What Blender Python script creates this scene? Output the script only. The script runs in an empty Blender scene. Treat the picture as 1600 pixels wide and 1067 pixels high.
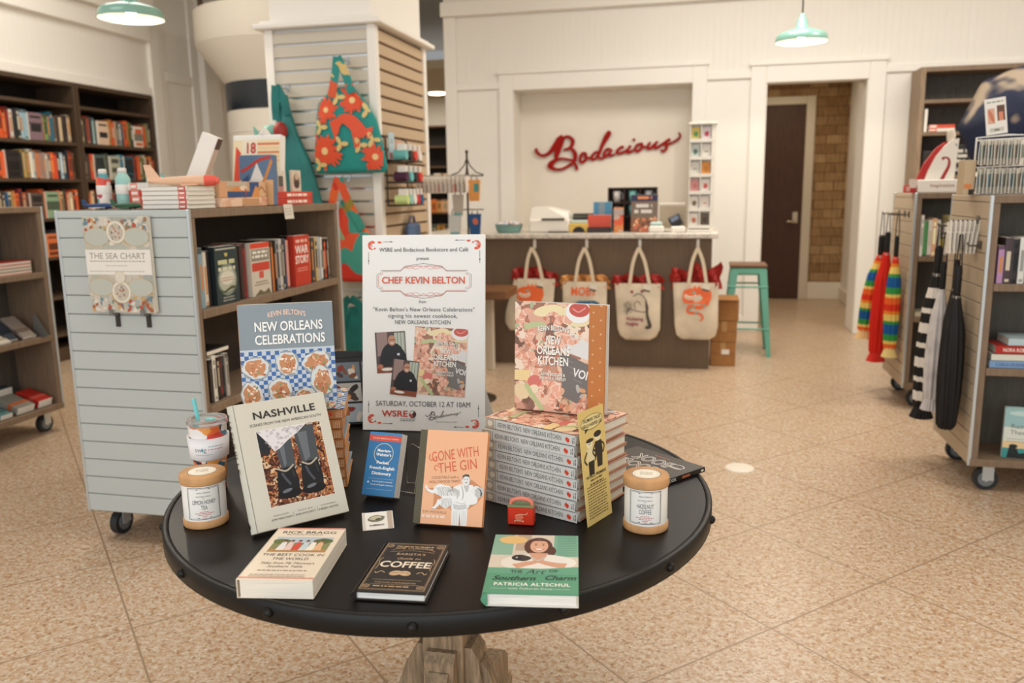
import bpy, math, random
from mathutils import Matrix, Vector
PI = math.pi
R = math.radians
sc = bpy.context.scene
COL = sc.collection

# ---------------------------------------------------------------- camera, world, light, exposure
cam_d = bpy.data.cameras.new('camera'); cam = bpy.data.objects.new('camera', cam_d); COL.objects.link(cam)
cam.matrix_world = (Matrix.Translation((0, 0, 1.44)) @ Matrix.Rotation(R(13.016), 4, 'Z')
                    @ Matrix.Rotation(R(90 - 10.403), 4, 'X') @ Matrix.Rotation(R(-.8553), 4, 'Z'))
cam_d.sensor_width = 36; cam_d.lens = 1283.4 / 1600 * 36; cam_d.clip_start = .05; cam_d.clip_end = 60
cam_d.dof.use_dof = True; cam_d.dof.focus_distance = 1.86; cam_d.dof.aperture_fstop = 3.5
sc.camera = cam
sc.view_settings.view_transform = 'Standard'; sc.view_settings.look = 'None'
sc.view_settings.exposure = -0.1; sc.view_settings.gamma = 1; sc.view_settings.use_curve_mapping = False

w = bpy.data.worlds.new('world'); sc.world = w; w.use_nodes = True
w.node_tree.nodes['Background'].inputs[0].default_value = (.98, .99, 1, 1)
w.node_tree.nodes['Background'].inputs[1].default_value = .33

def area(name, loc, rot, sx, sy, power, col):
    d = bpy.data.lights.new(name, 'AREA'); d.shape = 'RECTANGLE'; d.size = sx; d.size_y = sy; d.energy = power; d.color = col
    o = bpy.data.objects.new(name, d); COL.objects.link(o); o.location = loc; o.rotation_euler = rot
    return o
# daylight through the shop front behind the camera, and unseen area lights placed below the ceiling
area('shopfront_daylight', (-.8, -2.6, 1.9), (R(90), 0, 0), 8.0, 2.8, 176, (.92, .99, 1.07))
for x, y in ((-4, 2.6), (-.6, 2.2), (2.6, 2.6), (-4.1, 5.4), (.3, 6.3), (2.6, 5.8)):
    area('ceiling_panel_light', (x, y, 3.76), (0, 0, 0), 1.5, 1.2, 27 if y < 4 else 40 if x < -3 else 66, (.98, .985, .97) if y < 4 else (1, .97, .915))

# ---------------------------------------------------------------- materials
def lin(c):
    return c / 12.92 if c <= .04045 else ((c + .055) / 1.055) ** 2.4
def rgb(h):
    h = h.lstrip('#')
    if len(h) == 3: h = ''.join(ch * 2 for ch in h)
    return tuple(lin(int(h[i:i + 2], 16) / 255) for i in (0, 2, 4)) + (1,)
_mats = {}
def M(h, rough=.55, metal=0.0, spec=.4, kind='plain', **k):
    """procedural principled material of a base colour; kind adds a node texture"""
    key = (h, rough, metal, spec, kind, tuple(sorted(k.items())))
    if key in _mats: return _mats[key]
    m = bpy.data.materials.new(kind + '_' + h.lstrip('#')); m.use_nodes = True
    nt = m.node_tree; b = nt.nodes['Principled BSDF']
    c = rgb(h)
    b.inputs['Base Color'].default_value = c
    b.inputs['Roughness'].default_value = rough; b.inputs['Metallic'].default_value = metal
    b.inputs['Specular IOR Level'].default_value = spec
    def node(t, **p):
        n = nt.nodes.new(t)
        for a, v in p.items():
            if hasattr(n, a): setattr(n, a, v)
            else: n.inputs[a].default_value = v
        return n
    L = nt.links.new
    def ramp(src, stops):
        r = node('ShaderNodeValToRGB'); e = r.color_ramp.elements
        while len(e) < len(stops): e.new(.5)
        for i, (p, col) in enumerate(stops): e[i].position = p; e[i].color = col
        L(src, r.inputs[0]); return r.outputs[0]
    def coord(kind='Object', scale=(1, 1, 1), rot=(0, 0, 0)):
        t = node('ShaderNodeTexCoord'); mp = node('ShaderNodeMapping'); L(t.outputs[kind], mp.inputs[0])
        mp.inputs['Scale'].default_value = scale; mp.inputs['Rotation'].default_value = rot; return mp.outputs[0]
    def shade(f): return tuple(min(1, x * f) for x in c[:3]) + (1,)
    if kind == 'wood':
        n = node('ShaderNodeTexNoise', Scale=k.get('scale', 6.0), Detail=6.0, Roughness=.6); L(coord('Object', k.get('stretch', (1, 1, 12))), n.inputs['Vector'])
        L(ramp(n.outputs['Fac'], [(.25, shade(k.get('lo', .62))), (.55, c), (.8, shade(k.get('hi', 1.25)))]), b.inputs['Base Color'])
        bp = node('ShaderNodeBump', Strength=.15, Distance=.002); L(n.outputs['Fac'], bp.inputs['Height']); L(bp.outputs[0], b.inputs['Normal'])
    elif kind == 'pages':
        n = node('ShaderNodeTexNoise', Scale=4.0, Detail=3.0); L(coord('Object', k.get('stretch', (2, 2, 260))), n.inputs['Vector'])
        L(ramp(n.outputs['Fac'], [(.35, shade(.80)), (.6, c)]), b.inputs['Base Color'])
    elif kind == 'speck':
        n = node('ShaderNodeTexNoise', Scale=k.get('scale', 60.0), Detail=4.0, Roughness=.7); L(coord(), n.inputs['Vector'])
        L(ramp(n.outputs['Fac'], [(.3, shade(k.get('lo', .8))), (.55, c), (.75, shade(k.get('hi', 1.12)))]), b.inputs['Base Color'])
    elif kind == 'cloth':
        n = node('ShaderNodeTexNoise', Scale=k.get('scale', 9.0), Detail=5.0); L(coord(), n.inputs['Vector'])
        L(ramp(n.outputs['Fac'], [(.3, shade(.72)), (.6, c), (.8, shade(1.15))]), b.inputs['Base Color'])
        bp = node('ShaderNodeBump', Strength=.4, Distance=.01); L(n.outputs['Fac'], bp.inputs['Height']); L(bp.outputs[0], b.inputs['Normal'])
    elif kind == 'patch':      # painterly patches of several colours
        v = node('ShaderNodeTexVoronoi', Scale=k.get('scale', 20.0), Randomness=1.0)
        nz = node('ShaderNodeTexNoise', Scale=k.get('scale', 20.0) * .6, Detail=2.0); co = coord()
        mx = node('ShaderNodeMixRGB'); mx.inputs[0].default_value = k.get('warp', .06); L(co, nz.inputs['Vector']); L(co, mx.inputs[1]); L(nz.outputs['Color'], mx.inputs[2])
        L(mx.outputs[0], v.inputs['Vector'])
        s = node('ShaderNodeSeparateColor'); L(v.outputs['Color'], s.inputs[0])
        cols = k['cols'].split(); r = ramp(s.outputs[0], [(i / len(cols), rgb(x)) for i, x in enumerate(cols)])
        nt.nodes[-1] if False else None
        for nn in nt.nodes:
            if nn.type == 'VALTORGB': nn.color_ramp.interpolation = 'CONSTANT'
        L(r, b.inputs['Base Color'])
    elif kind == 'translucent':
        b.inputs['Transmission Weight'].default_value = .85; b.inputs['IOR'].default_value = 1.2
    elif kind == 'glow':
        b.inputs['Emission Color'].default_value = c; b.inputs['Emission Strength'].default_value = k.get('power', 3.0)
    _mats[key] = m
    return m

# ---------------------------------------------------------------- mesh helpers
class MB:
    """collects shapes with materials and links them as ONE mesh object"""
    def __init__(s): s.v = []; s.f = []; s.m = []; s.sm = []; s.mats = []; s.T = Matrix()
    def mi(s, m):
        if isinstance(m, str): m = M(m)
        if m not in s.mats: s.mats.append(m)
        return s.mats.index(m)
    def add(s, vs, fs, m, smooth=False):
        o = len(s.v); i = s.mi(m)
        s.v += [s.T @ Vector(p) for p in vs]
        for f in fs: s.f.append([o + a for a in f]); s.m.append(i); s.sm.append(smooth)
        return s
    def box(s, x0, x1, y0, y1, z0, z1, m, bev=0.0):
        if bev:
            b = min(bev, (x1 - x0) * .45, (y1 - y0) * .45, (z1 - z0) * .45); vs = []; 
            for z, e in ((z0, b), (z0 + b, 0), (z1 - b, 0), (z1, b)):
                q = [(x0 + b, y0 + e), (x1 - b, y0 + e), (x1 - e, y0 + b), (x1 - e, y1 - b), (x1 - b, y1 - e), (x0 + b, y1 - e), (x0 + e, y1 - b), (x0 + e, y0 + b)]
                vs += [(x, y, z) for x, y in q]
            fs = [[7, 6, 5, 4, 3, 2, 1, 0], [24 + i for i in range(8)]]
            for r in range(3):
                for i in range(8): fs.append([r * 8 + i, r * 8 + (i + 1) % 8, r * 8 + 8 + (i + 1) % 8, r * 8 + 8 + i])
            return s.add(vs, fs, m)
        vs = [(x, y, z) for z in (z0, z1) for x, y in ((x0, y0), (x1, y0), (x1, y1), (x0, y1))]
        return s.add(vs, [[3, 2, 1, 0], [4, 5, 6, 7], [0, 1, 5, 4], [1, 2, 6, 5], [2, 3, 7, 6], [3, 0, 4, 7]], m)
    def prism(s, pts, z0, z1, m, smooth=False):
        n = len(pts); vs = [(x, y, z0) for x, y in pts] + [(x, y, z1) for x, y in pts]
        s.add(vs, [list(range(n))[::-1], [n + i for i in range(n)]], m)
        return s.add(vs, [[i, (i + 1) % n, n + (i + 1) % n, n + i] for i in range(n)], m, smooth)
    def lathe(s, prof, m, n=28, a0=0, a1=2 * PI, smooth=True, cx=0, cy=0):
        full = abs(a1 - a0 - 2 * PI) < 1e-6; k = n if full else n + 1; vs = []
        for r, z in prof:
            for i in range(k):
                a = a0 + (a1 - a0) * i / n; vs.append((cx + r * math.cos(a), cy + r * math.sin(a), z))
        fs = []
        for j in range(len(prof) - 1):
            for i in range(n):
                a, b = i, (i + 1) % k
                fs.append([j * k + a, j * k + b, j * k + k + b, j * k + k + a])
        return s.add(vs, fs, m, smooth)
    def cyl(s, p, q, r, m, n=14, r2=None, smooth=True, caps=True):
        p = Vector(p); q = Vector(q); d = (q - p).normalized(); a = d.orthogonal().normalized(); b = d.cross(a); r2 = r if r2 is None else r2
        vs = [p + (a * math.cos(2 * PI * i / n) + b * math.sin(2 * PI * i / n)) * r for i in range(n)] + [q + (a * math.cos(2 * PI * i / n) + b * math.sin(2 * PI * i / n)) * r2 for i in range(n)]
        s.add(vs, [[i, (i + 1) % n, n + (i + 1) % n, n + i] for i in range(n)], m, smooth)
        if caps: s.add(vs, [list(range(n))[::-1], [n + i for i in range(n)]], m)
        return s
    def tube(s, pts, r, m, n=8, closed=False):
        pts = [Vector(p) for p in pts]; k = len(pts); vs = []; a = None
        for i, p in enumerate(pts):
            d = (pts[(i + 1) % k] - pts[i - 1]) if closed else (pts[min(i + 1, k - 1)] - pts[max(i - 1, 0)])
            d.normalize(); a = d.orthogonal() if a is None else (a - d * a.dot(d))
            if a.length < 1e-6: a = d.orthogonal()
            a.normalize(); b = d.cross(a); rr = r[i] if isinstance(r, (list, tuple)) else r
            vs += [p + (a * math.cos(2 * PI * j / n) + b * math.sin(2 * PI * j / n)) * rr for j in range(n)]
        fs = [[i * n + j, i * n + (j + 1) % n, ((i + 1) % k) * n + (j + 1) % n, ((i + 1) % k) * n + j] for i in range(k if closed else k - 1) for j in range(n)]
        s.add(vs, fs, m, True)
        if not closed: s.add(vs, [list(range(n))[::-1], [(k - 1) * n + j for j in range(n)]], m)
        return s
    def sph(s, c, r, m, n=12, sx=1, sy=1, sz=1):
        vs = []; k = n // 2
        for j in range(k + 1):
            t = PI * j / k
            for i in range(n): a = 2 * PI * i / n; vs.append((c[0] + sx * r * math.sin(t) * math.cos(a), c[1] + sy * r * math.sin(t) * math.sin(a), c[2] - sz * r * math.cos(t)))
        return s.add(vs, [[j * n + i, j * n + (i + 1) % n, j * n + n + (i + 1) % n, j * n + n + i] for j in range(k) for i in range(n)], m, True)
    def grid(s, fn, nu, nv, m, smooth=True):
        vs = [fn(i / nu, j / nv) for j in range(nv + 1) for i in range(nu + 1)]
        return s.add(vs, [[j * (nu + 1) + i, j * (nu + 1) + i + 1, (j + 1) * (nu + 1) + i + 1, (j + 1) * (nu + 1) + i] for j in range(nv) for i in range(nu)], m, smooth)
    def build(s, name, parent=None, loc=None, rot=None, mat=None, bevel=0, solid=0, sub=0):
        me = bpy.data.meshes.new(name); me.from_pydata([tuple(p) for p in s.v], [], s.f)
        for m in s.mats: me.materials.append(m)
        me.polygons.foreach_set('material_index', s.m); me.polygons.foreach_set('use_smooth', s.sm); me.update()
        o = bpy.data.objects.new(name, me); COL.objects.link(o)
        if parent is not None: o.parent = parent
        if mat is not None: o.matrix_local = mat
        if loc is not None: o.location = loc
        if rot is not None: o.rotation_euler = rot
        if solid: q = o.modifiers.new('thickness', 'SOLIDIFY'); q.thickness = solid; q.offset = 0
        if bevel: q = o.modifiers.new('bevel', 'BEVEL'); q.width = bevel; q.segments = 2; q.limit_method = 'ANGLE'
        if sub: q = o.modifiers.new('subdivision', 'SUBSURF'); q.levels = q.render_levels = sub
        return o
def tag(o, label=None, cat=None, group=None, kind=None):
    if label: o['label'] = label
    if cat: o['category'] = cat
    if group: o['group'] = group
    if kind: o['kind'] = kind
    return o
def thing(name, label, cat, loc=(0, 0, 0), rz=0, group=None, mat=None):
    o = bpy.data.objects.new(name, None); o.empty_display_size = .05; COL.objects.link(o)
    if mat is not None: o.matrix_world = mat
    else: o.location = loc; o.rotation_euler = (0, 0, rz)
    return tag(o, label, cat, group)
def structure(mb, name): return tag(mb.build(name), kind='structure')
def copy_tree(o, parent=None):
    c = o.copy(); COL.objects.link(c)
    if parent is not None: c.parent = parent
    for ch in list(o.children): copy_tree(ch, c)
    return c
def pose(loc, yaw=0, tilt=0, roll=0):
    """frame of a printed face: x along its width, y up it, z out of it; tilt leans it back (90 = lying face up)"""
    return Matrix.Translation(loc) @ Matrix.Rotation(R(yaw), 4, 'Z') @ Matrix.Rotation(R(90 - tilt), 4, 'X') @ Matrix.Rotation(R(roll), 4, 'Z')

# ---------------------------------------------------------------- printed graphics and lettering
_gl = {}
def _glyphs():
    chars = "ABCDEFGHIJKLMNOPQRSTUVWXYZabcdefghijklmnopqrstuvwxyz0123456789.,'\"&-+:|!()\u00e9*/"
    obs = []
    def mk(body, off):
        c = bpy.data.curves.new('glyph', 'FONT'); c.body = body; c.size = 1; c.resolution_u = 3; c.offset = off
        o = bpy.data.objects.new('glyph', c); COL.objects.link(o); return o
    for bold in (0, 1, 2):
        off = (0, .022, -.012)[bold]
        obs.append(('|', bold, mk('|', off), 'bar'))
        for ch in chars: obs.append((ch, bold, mk(ch, off), 'g')); obs.append((ch, bold, mk(ch + '|', off), 'a'))
    bpy.context.view_layer.update(); dg = bpy.context.evaluated_depsgraph_get(); bar = {}
    for ch, bold, o, k in obs:
        e = o.evaluated_get(dg); me = e.to_mesh()
        vs = [(v.co.x, v.co.y) for v in me.vertices]; mx = max(x for x, y in vs) if vs else 0
        if k == 'bar': bar[bold] = mx
        elif k == 'g': _gl[ch, bold] = [vs, [list(p.vertices) for p in me.polygons], 0]
        else: _gl[ch, bold][2] = mx - bar[bold]
        e.to_mesh_clear()
    for ch, bold, o, k in obs: d = o.data; bpy.data.objects.remove(o); bpy.data.curves.remove(d)
    for bold in (0, 1, 2): _gl[' ', bold] = [[], [], _gl['n', bold][2] * .55]
_glyphs()

def smooth_path(p, n=6):
    out = []; p = [Vector((a[0], a[1])) for a in p]
    for i in range(len(p) - 1):
        a, b, c, d = p[max(i - 1, 0)], p[i], p[i + 1], p[min(i + 2, len(p) - 1)]
        for j in range(n):
            t = j / n; out.append(.5 * (2 * b + (c - a) * t + (2 * a - 5 * b + 4 * c - d) * t * t + (3 * b - a - 3 * c + d) * t ** 3))
    return [tuple(q) for q in out + [p[-1]]]
class Art:
    """flat printed artwork: shapes laid over one another on a face, u right and v up"""
    clip = None
    def __init__(s, dz=2e-5, z=3e-4): s.items = []; s.z = z; s.dz = dz; s.off = (0, 0); s.k = 1
    def _put(s, vs, fs, m):
        if s.clip: x0, y0, x1, y1 = s.clip; vs = [(min(max(x, x0), x1), min(max(y, y0), y1)) for x, y in vs]
        s.items.append(([(x * s.k + s.off[0], y * s.k + s.off[1]) for x, y in vs], fs, m, s.z)); s.z += s.dz
    def poly(s, pts, m): s._put(pts, [list(range(len(pts)))], m); return s
    def rect(s, x0, y0, x1, y1, m, nu=1):
        vs = [(x0 + (x1 - x0) * i / nu, y) for y in (y0, y1) for i in range(nu + 1)]
        s._put(vs, [[i, i + 1, nu + 2 + i, nu + 1 + i] for i in range(nu)], m); return s
    def frame(s, x0, y0, x1, y1, t, m, nu=1):
        s.rect(x0, y0, x1, y0 + t, m, nu); s.rect(x0, y1 - t, x1, y1, m, nu); s.rect(x0, y0 + t, x0 + t, y1 - t, m); return s.rect(x1 - t, y0 + t, x1, y1 - t, m)
    def ell(s, x, y, a, b, m, rot=0, n=18, wob=0, seed=0):
        rn = random.Random(seed); c, q = math.cos(rot), math.sin(rot); pts = []
        for i in range(n):
            t = 2 * PI * i / n; k = 1 + wob * (rn.random() - .5); u, v = a * k * math.cos(t), b * k * math.sin(t); pts.append((x + u * c - v * q, y + u * q + v * c))
        return s.poly(pts, m)
    def ring(s, x, y, a, b, t, m, n=36):
        vs = [(x + (a - d) * math.cos(2 * PI * i / n), y + (b - d) * math.sin(2 * PI * i / n)) for d in (0, t) for i in range(n)]
        s._put(vs, [[i, (i + 1) % n, n + (i + 1) % n, n + i] for i in range(n)], m); return s
    def stroke(s, pts, wd, m, smooth=True, n=6):
        p = smooth_path(pts, n) if smooth and len(pts) > 2 else pts
        k = len(p); vs = []
        for i in range(k):
            a = p[max(i - 1, 0)]; b = p[min(i + 1, k - 1)]; dx, dy = b[0] - a[0], b[1] - a[1]; l = math.hypot(dx, dy) or 1
            t = i / (k - 1)
            ww = wd if not isinstance(wd, (list, tuple)) else wd[min(int(t * (len(wd) - 1)), len(wd) - 2)] * (1 - (t * (len(wd) - 1) - min(int(t * (len(wd) - 1)), len(wd) - 2))) + wd[min(int(t * (len(wd) - 1)), len(wd) - 2) + 1] * (t * (len(wd) - 1) - min(int(t * (len(wd) - 1)), len(wd) - 2))
            vs += [(p[i][0] - dy / l * ww / 2, p[i][1] + dx / l * ww / 2), (p[i][0] + dy / l * ww / 2, p[i][1] - dx / l * ww / 2)]
        s._put(vs, [[2 * i, 2 * i + 1, 2 * i + 3, 2 * i + 2] for i in range(k - 1)], m); return s
    def text(s, t, x, y, size, m, align='c', sx=1.0, bold=0, shear=0, rot=0, gap=0, width=None, arc=0, sy=1.0):
        """one line of lettering; size is the cap height, width fits the line to a length, arc bends it"""
        k = size / .69; tot = sum(_gl[c, bold][2] + gap for c in t) - gap
        if width: sx = width / (tot * k)
        L = tot * k * sx; u = {'c': -L / 2, 'l': 0, 'r': -L}[align]; vs, fs = [], []
        cr, sr = math.cos(rot), math.sin(rot)
        for ch in t:
            gv, gf, adv = _gl[ch, bold]; o = len(vs)
            for gx, gy in gv:
                px, py = u + (gx + shear * gy) * k * sx, gy * k * sy
                if arc: 
                    uc = u + adv * k * sx / 2; sl = -2 * arc * uc / (L * L / 4) if L else 0; py += arc * (1 - uc * uc / (L * L / 4)) + (px - uc) * sl
                vs.append((x + px * cr - py * sr, y + px * sr + py * cr))
            fs += [[o + i for i in f] for f in gf]; u += (adv + gap) * k * sx
        s._put(vs, fs, m); return s
    def lines(s, x0, y0, x1, n, dy, h, m, seed=1, align='l'):
        """small print too fine to read: rows of short word strokes"""
        rn = random.Random(seed)
        for r in range(n):
            vs, fs = [], []; x = x0 + (0 if align == 'l' else rn.random() * (x1 - x0) * .15); xe = x1 - (x - x0) if align == 'c' else x1 - rn.random() * (x1 - x0) * .12
            while x < xe:
                l = min(h * (1.2 + rn.random() * 3), xe - x); o = len(vs); y = y0 - r * dy
                vs += [(x, y), (x + l, y), (x + l, y + h), (x, y + h)]; fs.append([o, o + 1, o + 2, o + 3]); x += l + h * .7
            if vs: s._put(vs, fs, m)
        return s
    def squeeze(s, k=.25):
        if s.items: z0 = s.items[0][3]; s.items = [(a, b, c, 1.5e-4 + (z - z0) * k) for a, b, c, z in s.items]; s.z = s.items[-1][3]
        return s
    def over(s, A, k=.25):
        if s.items: z0 = s.items[0][3]; top = max([q[3] for q in A.items] or [1.2e-4]) + 3e-5; s.items = [(a, b, c, top + (z - z0) * k) for a, b, c, z in s.items]
        return s
    def build(s, name, parent, mat=None, fn=None):
        v, f, mi, mats = [], [], [], []
        for vs, fs, m, z in s.items:
            if isinstance(m, str): m = M(m, .45)
            if m not in mats: mats.append(m)
            o = len(v); v += [fn(a, b, z) if fn else (a, b, z) for a, b in vs]
            for q in fs: f.append([o + i for i in q]); mi.append(mats.index(m))
        me = bpy.data.meshes.new(name); me.from_pydata(v, [], f)
        for m in mats: me.materials.append(m)
        me.polygons.foreach_set('material_index', mi); me.update()
        o = bpy.data.objects.new(name, me); COL.objects.link(o); o.parent = parent
        if mat is not None: o.matrix_local = mat
        return o
def T(x=0, y=0, z=0): return Matrix.Translation((x, y, z))
def RX(a): return Matrix.Rotation(R(a), 4, 'X')
def RY(a): return Matrix.Rotation(R(a), 4, 'Y')
def RZ(a): return Matrix.Rotation(R(a), 4, 'Z')
# ---------------------------------------------------------------- the setting
WALL = M('f3ede2', .6, spec=.25); TRIM = M('f4eee3', .45, spec=.35)
def bead_mat():
    m = M('f2ece1', .6, spec=.25, kind='beadboard'); nt = m.node_tree; b = nt.nodes['Principled BSDF']
    t = nt.nodes.new('ShaderNodeTexCoord'); a = nt.nodes.new('ShaderNodeVectorMath'); a.operation = 'DOT_PRODUCT'; a.inputs[1].default_value = (1, 1, 0)
    nt.links.new(t.outputs['Object'], a.inputs[0])
    q = nt.nodes.new('ShaderNodeMath'); q.operation = 'PINGPONG'; q.inputs[1].default_value = .032; nt.links.new(a.outputs['Value'], q.inputs[0])
    c = nt.nodes.new('ShaderNodeMath'); c.operation = 'LESS_THAN'; c.inputs[1].default_value = .004; nt.links.new(q.outputs[0], c.inputs[0])
    bp = nt.nodes.new('ShaderNodeBump'); bp.invert = True; bp.inputs['Strength'].default_value = .8; bp.inputs['Distance'].default_value = .004
    nt.links.new(c.outputs[0], bp.inputs['Height']); nt.links.new(bp.outputs[0], b.inputs['Normal']); return m
BEAD = bead_mat()
def floor_mat():
    m = bpy.data.materials.new('terrazzo'); m.use_nodes = True; nt = m.node_tree; b = nt.nodes['Principled BSDF']; L = nt.links.new; N = nt.nodes.new
    t = N('ShaderNodeTexCoord')
    v1 = N('ShaderNodeTexVoronoi'); v1.inputs['Scale'].default_value = 120; L(t.outputs['Object'], v1.inputs['Vector'])
    s1 = N('ShaderNodeSeparateColor'); L(v1.outputs['Color'], s1.inputs[0])
    r1 = N('ShaderNodeValToRGB'); L(s1.outputs[0], r1.inputs[0]); e = r1.color_ramp.elements; e[0].position = 0; e[0].color = rgb('7d5434'); e[1].position = 1; e[1].color = rgb('dccfbc')
    for p_, h_ in ((.06, '94683f'), (.10, 'b98f68'), (.4, 'bd9f80'), (.7, 'd0bda5')): q = e.new(p_); q.color = rgb(h_)
    n1 = N('ShaderNodeTexNoise'); n1.inputs['Scale'].default_value = 46; n1.inputs['Detail'].default_value = 3; L(t.outputs['Object'], n1.inputs['Vector'])
    r2 = N('ShaderNodeValToRGB'); L(n1.outputs['Fac'], r2.inputs[0]); e = r2.color_ramp.elements; e[0].position = .38; e[0].color = rgb('ae8458'); e[1].position = .62; e[1].color = rgb('cfbda4')
    c1 = N('ShaderNodeMixRGB'); c1.inputs[0].default_value = .45; L(r1.outputs[0], c1.inputs[1]); L(r2.outputs[0], c1.inputs[2])
    # joints of the poured slabs, laid diagonally to the room
    sx = N('ShaderNodeSeparateXYZ'); L(t.outputs['Object'], sx.inputs[0]); jm = None
    for op, off in (('ADD', .36), ('SUBTRACT', -2.37)):
        a = N('ShaderNodeMath'); a.operation = op; L(sx.outputs[0], a.inputs[0]); L(sx.outputs[1], a.inputs[1])
        d = N('ShaderNodeMath'); d.operation = 'SUBTRACT'; L(a.outputs[0], d.inputs[0]); d.inputs[1].default_value = off
        p = N('ShaderNodeMath'); p.operation = 'PINGPONG'; L(d.outputs[0], p.inputs[0]); p.inputs[1].default_value = .4215
        l = N('ShaderNodeMath'); l.operation = 'LESS_THAN'; L(p.outputs[0], l.inputs[0]); l.inputs[1].default_value = .0048
        if jm is None: jm = l
        else:
            k = N('ShaderNodeMath'); k.operation = 'MAXIMUM'; L(jm.outputs[0], k.inputs[0]); L(l.outputs[0], k.inputs[1]); jm = k
    c2 = N('ShaderNodeMixRGB'); L(jm.outputs[0], c2.inputs[0]); L(c1.outputs[0], c2.inputs[1]); c2.inputs[2].default_value = rgb('9a8064')
    L(c2.outputs[0], b.inputs['Base Color']); b.inputs['Roughness'].default_value = .34; b.inputs['Specular IOR Level'].default_value = .4
    return m
f = MB(); f.box(-9, 5.2, -4, 14, -.08, 0, floor_mat()); structure(f, 'floor')
f = MB(); f.box(-9, 5.2, -4, 14, 3.8, 3.9, M('f1ebe0', .8)); structure(f, 'ceiling')
YB = 8.567
b = MB()
b.box(-2.655, -1.925, YB, YB + .42, 0, 2.45, WALL); b.box(-.125, .568, YB, YB + .42, 0, 2.45, WALL); b.box(1.49, 4.4, YB, YB + .42, 0, 2.45, WALL)
b.box(-2.655, 4.4, YB, YB + .42, 2.45, 3.8, BEAD)
b.box(-1.925, -.125, YB + .36, YB + .44, 0, 2.45, M('f3e9d8', .6))          # the back of the sign niche
structure(b, 'wall_back')
def trim(n, boxes, m=TRIM):
    t = MB()
    for q in boxes: t.box(*q, m, .006)
    return structure(t, n)
y0, y1 = YB - .028, YB
trim('trim_1', [(-2.075, -1.925, y0, y1, 0, 2.61), (-.125, .015, y0, y1, 0, 2.61), (-1.925, -.125, y0, y1, 2.45, 2.61), (-2.09, .03, y0 - .015, y1, 2.61, 2.64)])   # niche casing
trim('trim_2', [(.425, .568, y0, y1, 0, 2.58), (1.49, 1.64, y0, y1, 0, 2.58), (.568, 1.49, y0, y1, 2.42, 2.58), (.41, 1.655, y0 - .015, y1, 2.58, 2.61), (.567, .58, y0 + .001, YB + .42, 0, 2.419), (1.478, 1.491, y0 + .001, YB + .42, 0, 2.419)])   # opening casing
trim('trim_3', [(-2.655, -2.525, y0, y1, 0, 3.2), (-2.525, -2.075, y0, y1, 2.47, 2.54), (.015, .425, y0, y1, 2.47, 2.54), (1.64, 4.4, y0, y1, 2.47, 2.54), (-2.67, 4.4, y0 - .05, y1, 3.2, 3.34)])   # rails and stile
trim('baseboard_back', [(.015, .425, y0, y1, 0, .16), (1.64, 4.4, y0, y1, 0, .16), (-2.525, -2.075, y0, y1, 0, .16)])
# left wall with the bookcase recess and its panelling
b = MB(); b.box(-6.0, -5.9, -1, 7.7, 0, 2.45, WALL); b.box(-6.0, -5.53, -1, 7.7, 2.45, 3.8, BEAD); b.box(-6.0, -5.53, 7.7, 12.7, 0, 3.8, WALL); structure(b, 'wall_left')
trim('trim_4', [(-5.56, -5.49, 7.68, 7.84, 0, 3.8), (-5.56, -5.505, -1, 7.68, 2.445, 2.53), (-5.56, -5.47, -1, 7.68, 2.97, 3.16), (-5.56, -5.40, -1, 7.68, 3.16, 3.8)])
trim('trim_5', [(-5.56, -5.509, 7.93, 8.40, 2.62, 2.72), (-5.56, -5.508, 8.40, 8.50, 0, 3.8), (-5.56, -5.45, 8.56, 8.86, 0, 3.8), (-5.56, -5.508, 7.84, 7.93, 0, 3.8)])
b = MB(); b.box(4.3, 4.4, -1, YB, 0, 3.8, WALL); structure(b, 'wall_right')
# hallway behind the opening
TILE = M('8d6a45', .8, spec=.1, kind='woven')
def woven():
    nt = TILE.node_tree; L = nt.links.new; N = nt.nodes.new; b = nt.nodes['Principled BSDF']
    t = N('ShaderNodeTexCoord'); mp = N('ShaderNodeMapping'); mp.inputs['Rotation'].default_value = (R(90), 0, 0); L(t.outputs['Object'], mp.inputs[0])
    k = N('ShaderNodeTexBrick'); k.offset = .5; L(mp.outputs[0], k.inputs['Vector'])
    for n, v in (('Scale', 1.0), ('Mortar Size', .004), ('Brick Width', .23), ('Row Height', .115), ('Bias', -.2)): k.inputs[n].default_value = v
    k.inputs['Color1'].default_value = rgb('a98a64'); k.inputs['Color2'].default_value = rgb('7b5a3a'); k.inputs['Mortar'].default_value = rgb('5d4126')
    n = N('ShaderNodeTexNoise'); n.inputs['Scale'].default_value = 9; mp2 = N('ShaderNodeMapping'); mp2.inputs['Scale'].default_value = (9, 1, .8); L(t.outputs['Object'], mp2.inputs[0]); L(mp2.outputs[0], n.inputs['Vector'])
    x = N('ShaderNodeMixRGB'); x.blend_type = 'OVERLAY'; x.inputs[0].default_value = .7; L(k.outputs['Color'], x.inputs[1]); L(n.outputs['Fac'], x.inputs[2]); L(x.outputs[0], b.inputs['Base Color'])
woven()
b = MB(); b.box(-.6, 2.0, 11.2, 11.35, 0, 2.8, TILE); structure(b, 'wall_hall_end')
b = MB(); b.box(1.76, 1.86, YB + .42, 11.2, 0, 2.8, WALL); b.box(1.49, 1.76, YB + .40, YB + .44, 0, 2.8, WALL); structure(b, 'wall_hall_right')
b = MB(); b.box(-.6, -.5, YB + .44, 11.2, 0, 2.8, WALL); structure(b, 'wall_hall_left')
b = MB(); b.box(-.6, 1.86, YB + .42, 11.35, 2.8, 2.88, M('cbbfa8', .8)); structure(b, 'ceiling_hall')
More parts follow.
